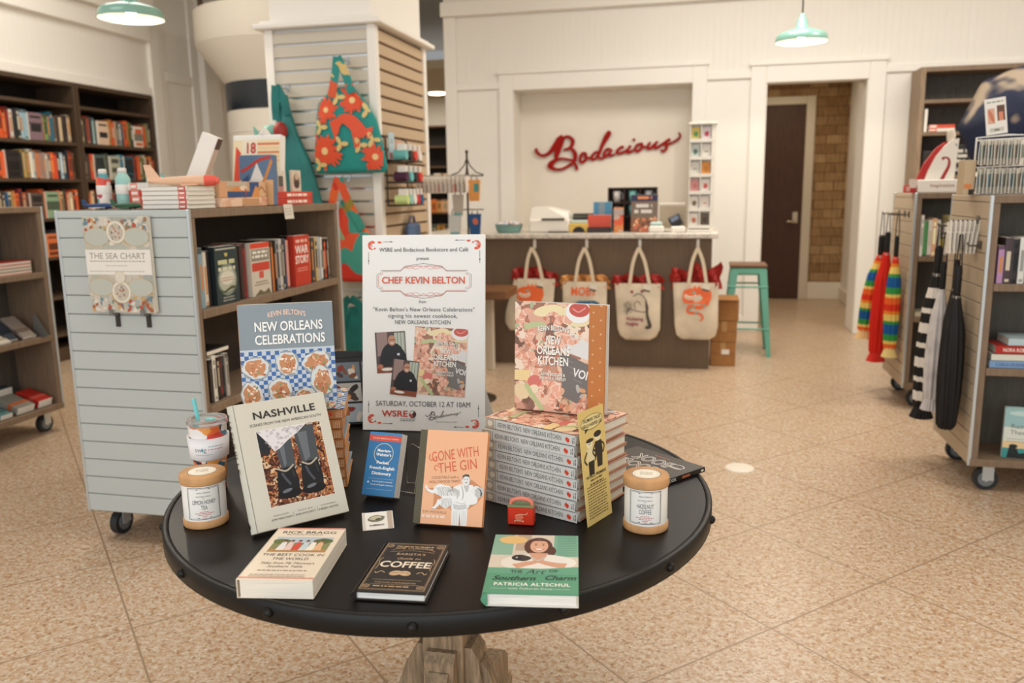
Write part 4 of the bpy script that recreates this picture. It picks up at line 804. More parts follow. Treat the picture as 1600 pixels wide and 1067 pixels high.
for s in (-1, 1): A.stroke([((.52 + s * .22) * w, .36 * h), ((.52 + s * .28) * w, .39 * h), ((.52 + s * .33) * w, .35 * h), ((.52 + s * .36) * w, .37 * h)], .0018, go); A.stroke([((.52 + s * .38) * w, .42 * h), ((.52 + s * .37) * w, .52 * h), ((.52 + s * .39) * w, .60 * h), ((.52 + s * .36) * w, .66 * h)], .001, go)
A.rect(.2 * w, .225 * h, .85 * w, .229 * h, go); L_.text('TRISTAN STEPHENSON', .52 * w, .165 * h, .022 * h, go, width=.56 * w); A.rect(.2 * w, .14 * h, .85 * w, .144 * h, go)
for v, sd in ((.905, 1), (.10, 2)): L_.lines(.25 * w, v * h, .80 * w, 1, .004, .003, go, sd)
book('coffee_book', 'black hardcover coffee book with gold borders lying flat near the front edge', 'book', pose((-.5591, 1.1855, ZT + .0175), 5.4, 90), w, h, .017, '1d150f', '1d150f', paper=PAPERW, art=(A, L_))
A, L_ = Art(), Art(z=2.4e-3); w, h = .160, .232
A.rect(.002, .0005, w, h * .40, '5b9a78'); A.rect(.002, h * .40, w, h, 'd9cbb8'); A.rect(.72 * w, .6 * h, w, h, '7fae94'); A.rect(.002, .62 * h, .25 * w, h, '8fb59c'); A.rect(.28 * w, .7 * h, .45 * w, h, 'c0a78c')
for i in range(12): A.rect(.76 * w, (.62 + i * .032) * h, .98 * w, (.632 + i * .032) * h, '5d8f76')
A.ell(.24 * w, .90 * h, .165 * w, .075 * h, 'ecc07c', .0, 26, .05, 3)
A.ell(.54 * w, .78 * h, .165 * w, .17 * h, '5b3524'); A.ell(.60 * w, .70 * h, .15 * w, .12 * h, '5b3524')
A.ell(.56 * w, .50 * h, .42 * w, .14 * h, 'ece4d8', 0, 22); A.ell(.30 * w, .49 * h, .16 * w, .1 * h, 'e9dfd0', .4); A.poly([(.44 * w, .66 * h), (.66 * w, .66 * h), (.60 * w, .50 * h), (.52 * w, .48 * h)], 'd9a283')
A.ell(.55 * w, .79 * h, .105 * w, .125 * h, 'e2ac8c'); A.ell(.55 * w, .725 * h, .05 * w, .016 * h, 'f7efe8'); A.stroke([(.49 * w, .735 * h), (.55 * w, .712 * h), (.61 * w, .735 * h)], .0018, 'b5534a')
for x in (.51, .595): A.ell(x * w, .81 * h, .014 * w, .009 * h, '3a2a24'); A.stroke([((x - .02) * w, .835 * h), ((x + .02) * w, .838 * h)], .0012, '4a3020', smooth=False)
A.poly([(.43 * w, .86 * h), (.48 * w, .91 * h), (.62 * w, .91 * h), (.67 * w, .85 * h), (.60 * w, .885 * h), (.5 * w, .885 * h)], '5b3524')
A.ell(.36 * w, .57 * h, .11 * w, .055 * h, '3c332e', -.2, 16, .15); A.ell(.32 * w, .56 * h, .05 * w, .035 * h, '1f1a18'); A.ell(.31 * w, .575 * h, .012 * w, .01 * h, 'd8d0c8')
A.stroke([(.30 * w, .42 * h), (.42 * w, .47 * h), (.52 * w, .50 * h)], [.02, .016, .012], 'd9a283'); A.stroke([(.86 * w, .44 * h), (.70 * w, .47 * h), (.56 * w, .52 * h)], [.022, .016, .012], 'd9a283')
A.stroke([(.46 * w, .60 * h), (.55 * w, .53 * h), (.64 * w, .60 * h)], .004, 'c9c0b4'); A.poly([(.002, .40 * h), (.002, .30 * h), (w, .30 * h), (w, .43 * h), (.6 * w, .39 * h)], '66a283')
L_.text('THE', .33 * w, .315 * h, .045 * h, '24382e', width=.13 * w, bold=1); L_.text('Art', .53 * w, .305 * h, .07 * h, '24382e', width=.20 * w, shear=.35); L_.text('OF', .73 * w, .335 * h, .04 * h, '24382e', width=.10 * w, bold=1)
L_.text('Southern', .31 * w, .20 * h, .065 * h, '24382e', width=.46 * w, shear=.35, bold=1); L_.text('Charm', .80 * w, .215 * h, .065 * h, '24382e', width=.34 * w, shear=.35, bold=1)
L_.text('PATRICIA ALTSCHUL', .51 * w, .115 * h, .045 * h, 'f6f2e4', width=.80 * w, gap=.06, bold=1); L_.text('with Deborah Davis', .50 * w, .06 * h, .026 * h, 'f6f2e4', width=.46 * w, gap=.06)
for x in (.08, .74): L_.rect(x * w, .068 * h, (x + .17) * w, .071 * h, 'f6f2e4')
book('etiquette_book', 'green hardcover showing a smiling woman with a small dog, lying flat', 'book', pose((-.3380, 1.2085, ZT + .0245), 8.5, 90), w, h, .024, '5b9a78', '5b9a78', 'e9e4da', paper=PAPERW, art=(A, L_))

# black cook book overhanging the table edge, its lettering turned away from the viewer
A, L_ = Art(), Art(z=1e-3); w, h = .22, .225; li = 'efe8dc'
for t_, y, n in (('COOK', .40, 4), ('BOOK', .17, 4), ('GUMBO', .63, 5)):
    L_.text(t_, .52 * w, y * h, .17 * h, li, width=.52 * w + .03 * n * (n - 4), bold=1); L_.text(t_, .52 * w, y * h, .17 * h, '33281d', width=.52 * w + .03 * n * (n - 4), bold=2)
L_.items = [(v, f, m, z) for v, f, m, z in L_.items]
for a in A.items: pass
A.stroke([(.70 * w, .34 * h), (.80 * w, .50 * h)], .002, li); A.ell(.82 * w, .53 * h, .02 * w, .03 * h, li, -.5); A.ring(.72 * w, .56 * h, .05 * w, .02 * h, .002, li); A.ring(.20 * w, .22 * h, .09 * w, .06 * h, .002, li); A.ring(.20 * w, .27 * h, .09 * w, .02 * h, .0016, li); A.rect(.4 * w, .10 * h, .62 * w, .112 * h, 'b5623a'); A.poly([(.93 * w, .78 * h), (.99 * w, .70 * h), (.99 * w, .95 * h)], li)
S = Art(z=8e-4); S.text('COOK BOOK', .0025, .62 * h, .008, 'cfc8bc', width=.30 * h, rot=-PI / 2, bold=1); S.ell(.006, .05 * h, .003, .005, 'e0d8cc'); S.rect(.003, .25 * h, .009, .38 * h, 'b5623a')
A.z = 0
for i, q in enumerate(A.items): A.items[i] = (q[0], q[1], q[2], q[3] + 2e-3)
book('recipe_book', 'black paperback cook book with white line drawings, overhanging the far table edge', 'book', Matrix.Translation((.023, 1.945, ZT + .0125)) @ RZ(141.5), w, h, .012, '33281d', '1a1410', hard=False, art=(A, L_), spine_art=S)

# two picture books standing behind the poster
A, L_ = Art(), Art(); w, h = .27, .195; rn = random.Random(8)
A.rect(.001, .001, w, h, '1c1a19')
for i in range(3):
    for j in range(3):
        xa, yb_ = .012 + i * .086, .008 + j * .061; A.rect(xa, yb_, xa + .08, yb_ + .055, rn.choice(['8f979c', 'a7aeb2', '6c747a', 'b8b2a8']))
        for q in range(7): A.ell(xa + .012 + rn.random() * .056, yb_ + .01 + rn.random() * .032, .008 + rn.random() * .012, .005 + rn.random() * .006, rn.choice(['7a4a30', 'b0683a', '2a2422', 'd8c8b4', 'c98a4a', '4a3a34', '8a2f22']), rn.random() * 3, 12, .3, q)
book('picture_cookbook', 'dark cookbook covered in small food photos, standing behind the poster', 'book', pose((-1.04, 2.152, ZT + .002), 10, 4, 3), w, h, .02, '1c1a19', paper=PAPERW, art=(A, L_))
book('picture_cookbook', 'plain black book standing behind the cookbook covered in food photos', 'book', pose((-1.045, 2.178, ZT + .001), 10, 3, 0), w, .215, .022, '17130f', paper=PAPERW)

# bookmark leaning on the stack
th = thing('bookmark', 'tall yellow bookmark with a cartoon couple, leaning on the white spined stack', 'bookmark', mat=pose((-.2085, 1.5605, ZT), 66, 6.0)); w, h = .097, .236
o = MB(); o.box(0, w, 0, h, -.0012, 0, 'e6c97c'); o.build('card', th)
A, L_ = Art(), Art(z=1.4e-3); bk = '2c2620'
A.ell(.5 * w, .885 * h, .44 * w, .065 * h, bk, .03, 24); A.ell(.5 * w, .886 * h, .425 * w, .06 * h, 'f0dc9c', .03, 24); A.poly([(.22 * w, .84 * h), (.36 * w, .835 * h), (.20 * w, .80 * h)], bk)
L_.text('TRUMAN TALKS', .5 * w, .895 * h, .028 * h, bk, width=.72 * w, bold=1); L_.text('NELLE HARPER LEE', .5 * w, .85 * h, .028 * h, bk, width=.78 * w, bold=1)
for x, y, f in ((.34, .70, 1), (.68, .74, 0)):
    A.ell(x * w, y * h, .12 * w, .04 * h, 'f6e8c0'); A.ell(x * w + .02 * w, (y + .03) * h, .15 * w, .018 * h, bk) if f else A.ell(x * w, (y + .022) * h, .15 * w, .028 * h, bk)
    A.poly([((x - .13) * w, (y - .04) * h), ((x + .13) * w, (y - .04) * h), ((x + .16) * w, (y - .16) * h), ((x - .16) * w, (y - .16) * h)], bk if f == 0 else 'efe0b0'); A.poly([((x - .10) * w, (y - .15) * h), ((x + .14) * w, (y - .15) * h), ((x + .10) * w, (y - .27) * h), ((x - .10) * w, (y - .27) * h)], bk)
    A.stroke([((x - .12) * w, (y - .06) * h), ((x - .24) * w, (y - .12) * h), ((x - .15) * w, (y - .17) * h)], .004, bk); A.stroke([((x + .12) * w, (y - .06) * h), ((x + .23) * w, (y - .1) * h), ((x + .16) * w, (y - .16) * h)], .004, bk); A.stroke([((x - .05) * w, y * h), ((x + .06) * w, y * h)], .0012, bk, smooth=False)
L_.text('WORLD PREMIERE', .5 * w, .405 * h, .026 * h, bk, width=.80 * w, bold=1); L_.lines(.16 * w, .375 * h, .84 * w, 2, .008, .0035, '6a5c3a', 2, 'c'); L_.lines(.10 * w, .325 * h, .9 * w, 12, .0058, .0026, '7a6a42', 4)
L_.over(A.squeeze()); A.build('printed_drawing', th); L_.build('printed_lettering', th)

# wood lidded candles
def candle(label, x, y, face, words, yscale=1):
    th = thing('candle_jar', label, 'candle', (x, y, ZT), 0, 'wood lidded candle jars'); WD = M('cf9c68', .6, kind='wood', scale=5, stretch=(6, 6, 1), lo=.75, hi=1.12)
    o = MB(); o.lathe([(0, 0), (.0445, 0), (.0455, .002), (.0455, .014), (.043, .016), (0, .016)], WD, 40); o.build('wooden_base', th)
    o = MB(); o.lathe([(.043, .0145), (.043, .092), (.042, .093), (0, .093)], M('f0ece2', .4), 40); o.build('jar', th)
    o = MB(); o.lathe([(0, .0915), (.045, .0915), (.0462, .0935), (.0462, .108), (.0445, .111), (0, .111)], WD, 40); lid = o.build('wooden_lid', th)
    A = Art(z=2e-4); A.ell(0, 0, .031, .031, 'b48a58', 0, 30); A.ell(0, 0, .0285, .0285, '2e2a24', 0, 30); A.ell(0, 0, .0275, .0275, 'efe6d2', 0, 30); A.lines(-.014, .006, .014, 3, .006, .0028, 'a89c84', 3, 'c'); A.ring(0, 0, .024, .024, .0006, 'b8a98a')
    A.build('lid_label', lid, mat=T(0, 0, .111) @ RZ(math.degrees(face) + 90))
    A, L_ = Art(z=3e-4), Art(z=6e-4); bk = '26241f'
    A.rect(-.0345, .019, .0345, .0905, 'f3efe6', 18); A.frame(-.033, .0205, .033, .0885, .0012, bk, 18); A.frame(-.0305, .023, .0305, .086, .0004, bk, 16)
    for x_ in (-.012, .012):
        for y_ in (.0845, .0235): A.rect(x_ - .002, y_, x_ + .002, y_ + .0012, bk)
    L_.text('Home Collection', 0, .0765, .0035, '5a564c', width=.027, shear=.35); L_.text('SOUTHERN FIREFLY', 0, .0685, .0028, '5a564c', width=.03); L_.text('NO. 1', 0, .065, .002, '8a8478', width=.006)
    for i, t_ in enumerate(words): L_.text(t_, 0, .0535 - i * .0115, .0085, bk, width=.0042 * len(t_), bold=0, sy=1.05)
    for i, wd in enumerate((.024, .038, .034, .012, .006)): L_.lines(-wd / 2, .0365 - i * .0032, wd / 2, 1, .003, .0013, 'c9574a', i, 'c')
    def cyl(u, v, z): a = face + u / .0432; return ((.0432 + z) * math.cos(a), (.0432 + z) * math.sin(a), v)
    L_.over(A)
    A.build('jar_label', th, fn=cyl); L_.build('label_lettering', th, fn=cyl)
candle('lemon honey tea candle jar with wooden lid beside the beige photo book', -.998, 1.443, R(-58), ('LEMON HONEY', 'TEA'))
candle('hazelnut coffee candle jar with wooden lid on the open side of the table', -.0955, 1.592, R(-88), ('HAZELNUT', 'COFFEE'))

# floral tumbler with a straw
th = thing('insulated_tumbler', 'floral insulated tumbler with clear lid and mint straw behind the tea candle', 'tumbler', (-1.098, 1.622, ZT))
o = MB(); o.lathe([(0, 0), (.030, 0), (.032, .003), (.043, .155), (.043, .160), (.040, .160), (.040, .15), (0, .148)], M('e8804c', .3, spec=.6, kind='patch', scale=26.0, warp=.15, cols='f0dcd4 e87038 f0a050 1f6a86 e86a70 17304a f2ece6 3a8aa6 d94a40'), 40); o.build('cup', th)
o = MB(); o.lathe([(.0378, .078), (.0428, .082), (.0465, .132), (.0408, .130), (.0408, .126)], M('f1edea', .5), 40); sl = o.build('paper_sleeve', th)
L_ = Art(z=5e-4)
def cone(u, v, z): a = R(-66) + u / .044; r = .0428 + (v - .082) * .074 + z + .0002; return (r * math.cos(a), r * math.sin(a), v)
L_.text('swig', -.012, .102, .011, '9aa0a0', width=.027); L_.ell(-.0075, .106, .002, .0038, '3fa6b4'); L_.lines(.006, .113, .04, 1, .004, .002, '9fc0c4', 3); L_.lines(.010, .106, .04, 1, .004, .002, 'c9a0a0', 3); L_.ell(.006, .107, .0012, .0014, 'd9503f'); L_.lines(-.024, .094, .016, 1, .004, .0014, 'c0bcb8', 3); L_.build('sleeve_lettering', sl, fn=cone)
o = MB(); o.lathe([(.0445, .156), (.0455, .160), (.0455, .168), (.0435, .171), (.041, .170), (.040, .165), (.012, .165), (0, .166)], M('e8eceb', .08, spec=.6, kind='translucent'), 40); o.build('clear_lid', th)
o = MB(); o.box(-.003, .02, -.008, .008, .166, .170, M('6fc6c4', .3), .003); o.build('lid_slider', th)
o = MB(); o.tube([(-.020, .004, .02), (-.027, .006, .165), (-.036, .008, .212)], .0048, M('77cfd0', .35), 12); o.build('straw', th)

# small goods
th = thing('pin_pack', 'small clear bagged souvenir pin on a white card, in front of the dictionary', 'card pack', mat=pose((-.6525, 1.4575, ZT + .001), 25, 62)); w, h = .063, .046
o = MB(); o.box(0, w, 0, h, -.002, 0, 'e9e2d6', .0006); o.build('card', th); A, L_ = Art(), Art(z=1e-3)
A.rect(0, 0, .006, h, 'c9c0b4'); A.rect(w - .012, 0, w - .002, h, 'b5a08c'); A.ell(.028, .028, .017, .0085, '6f6a50', .1, 18, .15, 2); A.ell(.027, .030, .013, .005, 'b8b090', .1, 14, .25, 3); A.ell(.032, .026, .006, .0025, '3f3c30', .2); L_.text('SLUMBERJACK', .029, .009, .0036, '2a2622', width=.03, bold=1); A.build('printed_artwork', th); L_.build('printed_lettering', th)
o = MB(); o.box(.004, w - .004, .003, h - .004, -.0042, -.0022, M('b8a890', .2)); o.build('backing', th)
o = MB(); o.add([(.01, 0.006, -.004), (.055, .006, -.004), (.055, .03, -.0042), (.01, .03, -.0042), (.01, .010, -.019), (.055, .010, -.019)], [[0, 1, 5, 4], [3, 4, 5, 2], [0, 4, 3], [1, 2, 5], [0, 3, 2, 1]], M('d8d0c4', .5)); o.build('prop', th)
th = thing('gift_tin', 'small red boxed ornament with coral handle behind the green book', 'ornament box', (-.3455, 1.557, ZT), R(3)); 
o = MB(); o.box(-.027, .027, -.010, .016, 0, .038, M('d9391f', .4), .002); o.build('tin_body', th)
o = MB(); o.box(-.0275, .0275, -.0105, .0165, .0375, .041, M('7a8a62', .4), .001); o.build('rim', th)
o = MB(); o.tube([(-.022, .003, .040), (-.021, .003, .047), (-.012, .003, .0515), (0, .003, .053), (.012, .003, .0515), (.021, .003, .047), (.022, .003, .040)], .0042, M('ea8268', .4), 10); o.build('handle', th)
A = Art(); A.ell(.024, .017, .009, .006, 'e9785c', .2); A.stroke([(.016, .021), (.026, .024), (.038, .024), (.041, .028)], .0012, 'f2c8a0'); A.rect(.014, .009, .033, .0105, 'e9c9a0'); A.rect(.014, .007, .016, .0105, 'e9c9a0'); A.rect(.031, .007, .033, .0105, 'e9c9a0'); A.build('printed_motif', th, mat=T(-.027, -.0105, 0) @ RX(90))
th = thing('wire_easel', 'thin wire book easel peeking out behind the pocket dictionary', 'easel', (-.62, 1.70, ZT))
o = MB(); o.tube([(-.045, -.02, .003), (.02, -.035, .003), (.02, .03, .003), (-.04, .035, .003), (-.035, .03, .09), (-.02, .03, .1), (.0, .028, .09), (.002, -.03, .004)], .0014, M('8f8a80', .3, .8), 6); o.build('wire', th); o = MB(); o.sph((.02, -.035, .003), .0025, M('8f8a80', .3, .8), 8); o.build('wire_tip', th)
# ---------------------------------------------------------------- goods on the shelves
import colorsys
def cname(h):
    r, g, b = (int(h[i:i + 2], 16) / 255 for i in (0, 2, 4)); H, S, V = colorsys.rgb_to_hsv(r, g, b); H *= 360
    if S < .14: return 'white' if V > .82 else 'light grey' if V > .62 else 'grey' if V > .34 else 'black'
    if V < .25: return 'black'
    if S < .32 and V > .78: return 'cream' if 20 < H < 70 else 'pale pink' if H < 20 or H > 320 else 'pale blue' if H > 170 else 'pale green'
    if H < 14 or H > 340: return 'red' if V > .6 and S > .5 else 'dark red' if S > .45 else 'dusty pink'
    if H < 33: return 'orange' if V > .7 and S > .5 else 'brown' if V < .7 else 'tan'
    if H < 62: return 'yellow' if V > .75 and S > .4 else 'tan' if V > .6 else 'olive'
    if H < 165: return 'green'
    if H < 200: return 'teal'
    return 'blue' if H < 265 else 'purple'
ORD = 'first second third fourth fifth sixth seventh eighth ninth tenth eleventh twelfth thirteenth fourteenth fifteenth sixteenth seventeenth eighteenth nineteenth twentieth'.split()
def shade(h, f): return ''.join('%02x' % max(0, min(255, int(int(h[i:i + 2], 16) * f))) for i in (0, 2, 4))
def spine_book(name, th, h, d, c, seed, near=False, face=False, pc='e9e0cc'):
    """one upright book, spine (or front cover) at y = 0 facing the viewer, x along the shelf"""
    rn = random.Random(seed); W = d if face else th; D = th if face else d
    c2 = rn.choice([shade(c, 1.5), shade(c, .5), shade(c, .7), shade(c, 1.3), 'cfc4ac', 'c98a50', '2a2626', 'b0a084']) if not face else rn.choice(['efe4cc', shade(c, .45), 'd8602f', '2a2626'])
    if face: cx = [0, .12, .88, 1]; cz = sorted([0, .08, .22, .30, .5 + rn.random() * .1, .62 + rn.random() * .08, .80, .88, 1])
    else: cx = [0, .22, .78, 1]; cz = sorted([0, .04, .10, .22 + rn.random() * .1, .70 + rn.random() * .06, .80, .90, 1])
    V, F, Mi = [], [], []; n = len(cz); ci = [0] * (n - 1)
    if face: ci = [0, 2 if rn.random() < .6 else 0, 0, rn.choice([1, 2]), rn.choice([0, 1]), rn.choice([0, 2]), 2, 0]
    else: ci = [rn.choice([0, 0, 1]), rn.choice([0, 2]), 0, 2 if rn.random() < .75 else 0, 0, rn.choice([0, 2]), rn.choice([0, 0, 1])]
    for z in cz:
        for x in cx: V.append((x * W, 0 if near or 0 < x < 1 else .0015, z * h))
    for j in range(n - 1):
        for i in range(3): F.append([j * 4 + i, j * 4 + i + 1, j * 4 + 5 + i, j * 4 + 4 + i]); Mi.append(ci[j] if i == 1 or ci[j] == 1 else 0)
    k = len(V); V += [(0, D, 0), (W, D, 0), (W, D, h), (0, D, h)]; a, b, c_, d_ = 0, 3, (n - 1) * 4 + 3, (n - 1) * 4
    F += [[k + 1, k, k + 3, k + 2], [k] + [j * 4 for j in range(n)] + [k + 3], [k + 1, k + 2] + [j * 4 + 3 for j in range(n)][::-1], [0, k, k + 1, 3, 2, 1]]; Mi += [0 if face else 3, 0, 0, 0]
    F.append([(n - 1) * 4 + i for i in range(4)] + [k + 2, k + 3]); Mi.append(3)
    if face: F[-4] = F[-4]; Mi[-3] = 3; Mi[-4] = 3
    me = bpy.data.meshes.new(name); me.from_pydata(V, [], F)
    for m in (M(c, .42), M(shade(c, .55), .42), M(c2, .5), M(pc, .8, spec=.15)): me.materials.append(m)
    me.polygons.foreach_set('material_index', Mi); me.update()
    o = bpy.data.objects.new(name, me); COL.objects.link(o); return o
def row(frame, seq, where, group, d=.16, hs=(.2, .24), th=(.020, .036), name='book', near=False, seed=0, kind_word='book', fill=0):
    """books standing side by side; each entry is a colour, with * for front cover turned out, _ for a gap"""
    rn = random.Random(seed); x = 0; n = 0; out = []; f2 = random.Random(seed + 500); more = [f2.choice('e2602f d8521f 2f3336 3a2f2a d9803f c8b898 8a2a22 44505a 6a4a3a a8b8c0 7a7a50 2b6e86 d8c8a8 b5563a'.split()) for _ in range(12)] if fill else []; seq = ' '.join([seq] + more); L = len([e for e in seq.split() if e[0] != '_'])
    for e in seq.split():
        if e[0] == '_': x += float(e[1:]) / 1000; continue
        face = '*' in e; p = e.replace('*', '').split(':'); c = p[0]
        t = float(p[1]) / 1000 if len(p) > 1 else rn.uniform(*th); h = float(p[2]) / 1000 if len(p) > 2 else rn.uniform(*hs)
        dd = h * rn.uniform(.64, .68); 
        if face and len(p) > 1: dd = t; t = .03
        if fill and x + (dd if face else t) > fill: break
        n += 1; o = spine_book(name, t, h, dd if face else min(d, dd), c, seed * 100 + n, face=face)
        o.matrix_world = frame @ T(x, -.012 if face else rn.uniform(0, .008), .0005)
        pos = '%s from left' % ORD[n - 1] if n <= (L + 1) // 2 else '%s from left' % ORD[n - 1] if n <= 20 else ('%s past the twentieth' % ORD[n - 21])
        tag(o, '%s %s%s, %s, %s' % (cname(c), kind_word, ' facing out' if face else ' spine', pos, where), 'book', group); out.append(o)
        x += (dd if face else t) + .0012
    return out
FACE_X = RZ(90)     # shelf seen along -X
def fr(x, y, z, f=FACE_X): return T(x, y, z) @ f
# built-in bookcases
near_bay = {1.92: 'd8c8a0 3a2f2a 9a4a35 2f3a40 a0c0bd 3a2a28:20 e2c4a8*:140:215 c98a4a b5763a e05a30 c8a080 5a5450 8a8a85 44505a e0622f d8502f 7a7a40 3a3030 e8dcc8*:130:200', 1.6: '3a3432 4a4440 d8502f 5a6a68*:140:225 8a8a40 3a4a44 b5b5a0*:130:220 8aa8a8 2b7a9a 2f5a68*:135:225 c83a24 6a3a30', 1.265: 'd8602f e8c8a0 4a3a30 8a4a30 3a4a58 c8b08a 6a7a60 d8a060 4a4a48 9a3a2a 2f3a40 c8c0b0 5a4a3a b56a3a'}
far_bay = {1.92: 'c87a3a d9803f e0904a e2602f d8521f e2602f d8521f 8a2a22 d8d4cc 33302e 2f3336 a8c4cc:34 9ab8c0 8a6f78*:150:225 c83a24 7fa35a 5d6b66 2b6e86 6a5a4c 4a3a35 d8c09a 3a302c 4a3a35', 1.6: '6a4a3a 8a5a3a b5763a d8602f e2602f 2a2020*:150:225 4a4a48 c0a050 8a7a50 e8e0cc:34 8aa0a8 c87a50 b08070 9a8a80 c0b0a0 7a6a60 e0632f e0523a 2a2a2a a8b8c0 3a4a60 2a2a2c', 1.265: '8a4a4a b55a5a 4a3a38 3a3a3a 2b5a8a c8c8a8 b5763a d8602f 7a2a2a b55a30 6b3a30 5a4a44*:140:215 d8602f 8aa888*:150:225 e05a30 d8b888 3a3028', .93: '4a4a40 6a5a44 3a3430 2f3a34*:150:215 8a6a3a 3a4a3a 4a3a30 d8703a*:140:200 2a3a4a 3a2a28 c87a3a*:140:200'}
rows = {1.92: 'top filled row', 1.6: 'second filled row', 1.265: 'third filled row', .93: 'fourth filled row'}
for z, q in near_bay.items(): row(fr(-5.515, 6.625, z), q, '%s, bookcase by the pilaster' % rows[z], 'books in the wall bookcase by the pilaster', seed=int(z * 100), th=(.027, .043), hs=(.21, .25), fill=1.0)
for z, q in far_bay.items(): row(fr(-5.515, 5.545 if z > 1 else 5.7, z), q, '%s, bookcase by the picture edge' % rows[z], 'books in the wall bookcase by the picture edge', seed=int(z * 100) + 7, th=(.027, .040), hs=(.21, .25), fill=.98 if z > 1 else .83)
def flat_book(x, y, z, w, d, t, c, label, group=None, rz=0, pc='efe8d8', band=None, name='book', cat='book', spine_dir=None, back=None):
    """a closed book lying flat: cover boards, page block and a coloured spine block"""
    th = thing(name, label, cat, (x, y, z), R(rz), group)
    o = MB(); o.box(-w / 2, w / 2, -d / 2, d / 2, t - .002, t, M(c, .45), .0006); o.box(-w / 2, w / 2, -d / 2, d / 2, .0005, .0025, M(back or c, .45), .0006); o.box(-w / 2, w / 2, -d / 2, -d / 2 + .003, .0005, t, M(c, .45)); o.build('cover', th)
    o = MB(); o.box(-w / 2 + .003, w / 2 - .003, -d / 2 + .003, d / 2 - .003, .0025, t - .002, M(pc, .8, spec=.15, kind='pages', stretch=(2, 2, 300))); o.build('page_block', th)
    if band:
        o = MB(); o.box(-w / 2 + band[0] * w, -w / 2 + band[1] * w, -d / 2 - .0006, -d / 2, .001, t - .0005, M(band[2], .45)); o.build('spine_band', th)
        L_ = Art(z=8e-4); L_.lines(-w / 2 + (band[0] + .02) * w, t * .3, -w / 2 + (band[1] - .02) * w, 1, .01, t * .4, 'f6e6d8', 2); L_.build('spine_lettering', th, mat=T(0, -d / 2, 0) @ RX(90))
    return th

# ---- shelves of the grey slatted bookcase (open side towards +X)
XF = -1.928; Z1 = .9945; Z2 = .6045
g = 'books on the grey bookcase upper shelf'; wh = 'grey bookcase upper shelf'
def face_book(y, wdt, h, t, cover, label, A, L_, x=XF + .012, z=Z1, back=None):
    book('paperback', label, 'book', T(x, y, z + .0005) @ RZ(90) @ RX(90) , wdt, h, t, cover, cover, hard=False, art=(A, L_), group=g if z == Z1 else None)
row(fr(XF, 2.888, Z1), '8aa4ae:27:240 d8cfbc:22:222 2c2320:22:225', wh + ', near end', g, seed=11, d=.15)
A, L_ = Art(z=5e-4), Art(z=1.4e-3); w, h = .168, .238
A.rect(0.001, .001, w, h, '2a3a3c'); A.ell(w * .5, h * .42, w * .42, h * .28, '7f8a7c', 0, 24); A.ell(w * .5, h * .42, w * .36, h * .22, 'b5b8a4', 0, 24); A.ell(w * .5, h * .45, w * .30, h * .12, 'd9d6c4', 0, 24); A.rect(w * .06, h * .94, w * .94, h * .965, 'b9b8a8'); A.poly([(w * .42, h * .88), (w * .58, h * .88), (w * .54, h * .82), (w * .46, h * .82)], 'c9b45a')
A.stroke([(w * .15, h * .26), (w * .3, h * .21), (w * .5, h * .24), (w * .7, h * .275), (w * .9, h * .24)], [.004, .008, .011, .013, .006], '4c5334'); L_.lines(w * .12, h * .69, w * .88, 1, .01, h * .075, 'c8c89a', 1, 'c'); L_.lines(w * .1, h * .58, w * .9, 1, .01, h * .06, 'd6d4b8', 4, 'c'); L_.lines(w * .12, h * .44, w * .88, 2, h * .04, .003, 'a8403a', 2, 'c'); L_.lines(w * .25, h * .10, w * .75, 2, h * .05, .005, 'a9aca0', 3, 'c')
face_book(2.972, w, h, .035, '1f2a2c', 'dark teal paperback with a pale oval and helicopter, facing out on the upper shelf', A, L_)
row(fr(XF, 3.148, Z1), '2c2522:30:228 3a2a28:28:232 7a2420:24:238', wh + ', behind the oval', g, seed=12, d=.15)
A, L_ = Art(z=5e-4), Art(z=1.4e-3); w, h = .165, .234
A.rect(.001, .001, w, h, 'cfc6b4'); A.rect(.001, h * .90, w, h, 'd8442c'); A.rect(w * .04, h * .66, w * .96, h * .88, '8c8478'); A.rect(w * .04, h * .47, w * .96, h * .63, 'c94432'); A.rect(w * .38, h * .33, w * .62, h * .46, 'c95a4a'); A.poly([(w * .1, .002), (w * .4, h * .12), (w * .6, h * .05), (w * .85, h * .12), (w * .96, .002)], '6d6648')
L_.lines(w * .08, h * .80, w * .92, 2, h * .08, h * .05, 'e9e2d2', 3, 'c'); L_.lines(w * .12, h * .25, w * .88, 2, h * .05, h * .02, '6a5f50', 5, 'c')
face_book(3.246, w, h, .035, 'cfc6b4', 'white and red paperback facing out in the middle of the upper shelf', A, L_)
row(fr(XF, 3.428, Z1), '1f1b1a:30:238 d98040:18:228 231f1e:18:235 8f9296:26:238 c9c2b4:24:238 3a4048:22:232 24405c:20:236 d99a8a:26:228', wh + ', middle', g, seed=13, d=.15)
A, L_ = Art(z=5e-4), Art(z=1.4e-3); w, h = .158, .245
A.rect(.001, .001, w, h, 'c23a26'); A.rect(w * .02, h * .40, w * .98, h * .405, '8a2418'); L_.text('WAR', w * .5, h * .645, h * .16, 'f2ece2', width=w * .82, bold=1); L_.text('STORY', w * .5, h * .45, h * .15, 'f2ece2', width=w * .88, bold=1); L_.lines(w * .1, h * .86, w * .9, 1, .01, h * .06, 'e9b8a8', 3, 'c'); L_.lines(w * .1, h * .34, w * .9, 2, h * .05, h * .018, 'e9a090', 5, 'c')
face_book(3.645, w, h, .035, 'b83522', 'red paperback with large white title letters facing out on the upper shelf', A, L_)
row(fr(XF, 3.808, Z1), '3a3230:22:238 b56a34:20:232 4a4644:24:226 39404a:22:220 c8a868:30:226 a8b0b4:24:226 d8d4cc:22:222 211c1a:24:212 b54a2c:24:214 2c2624:14:210 e0d6c6:12:216', wh + ', far end', g, seed=14, d=.15)
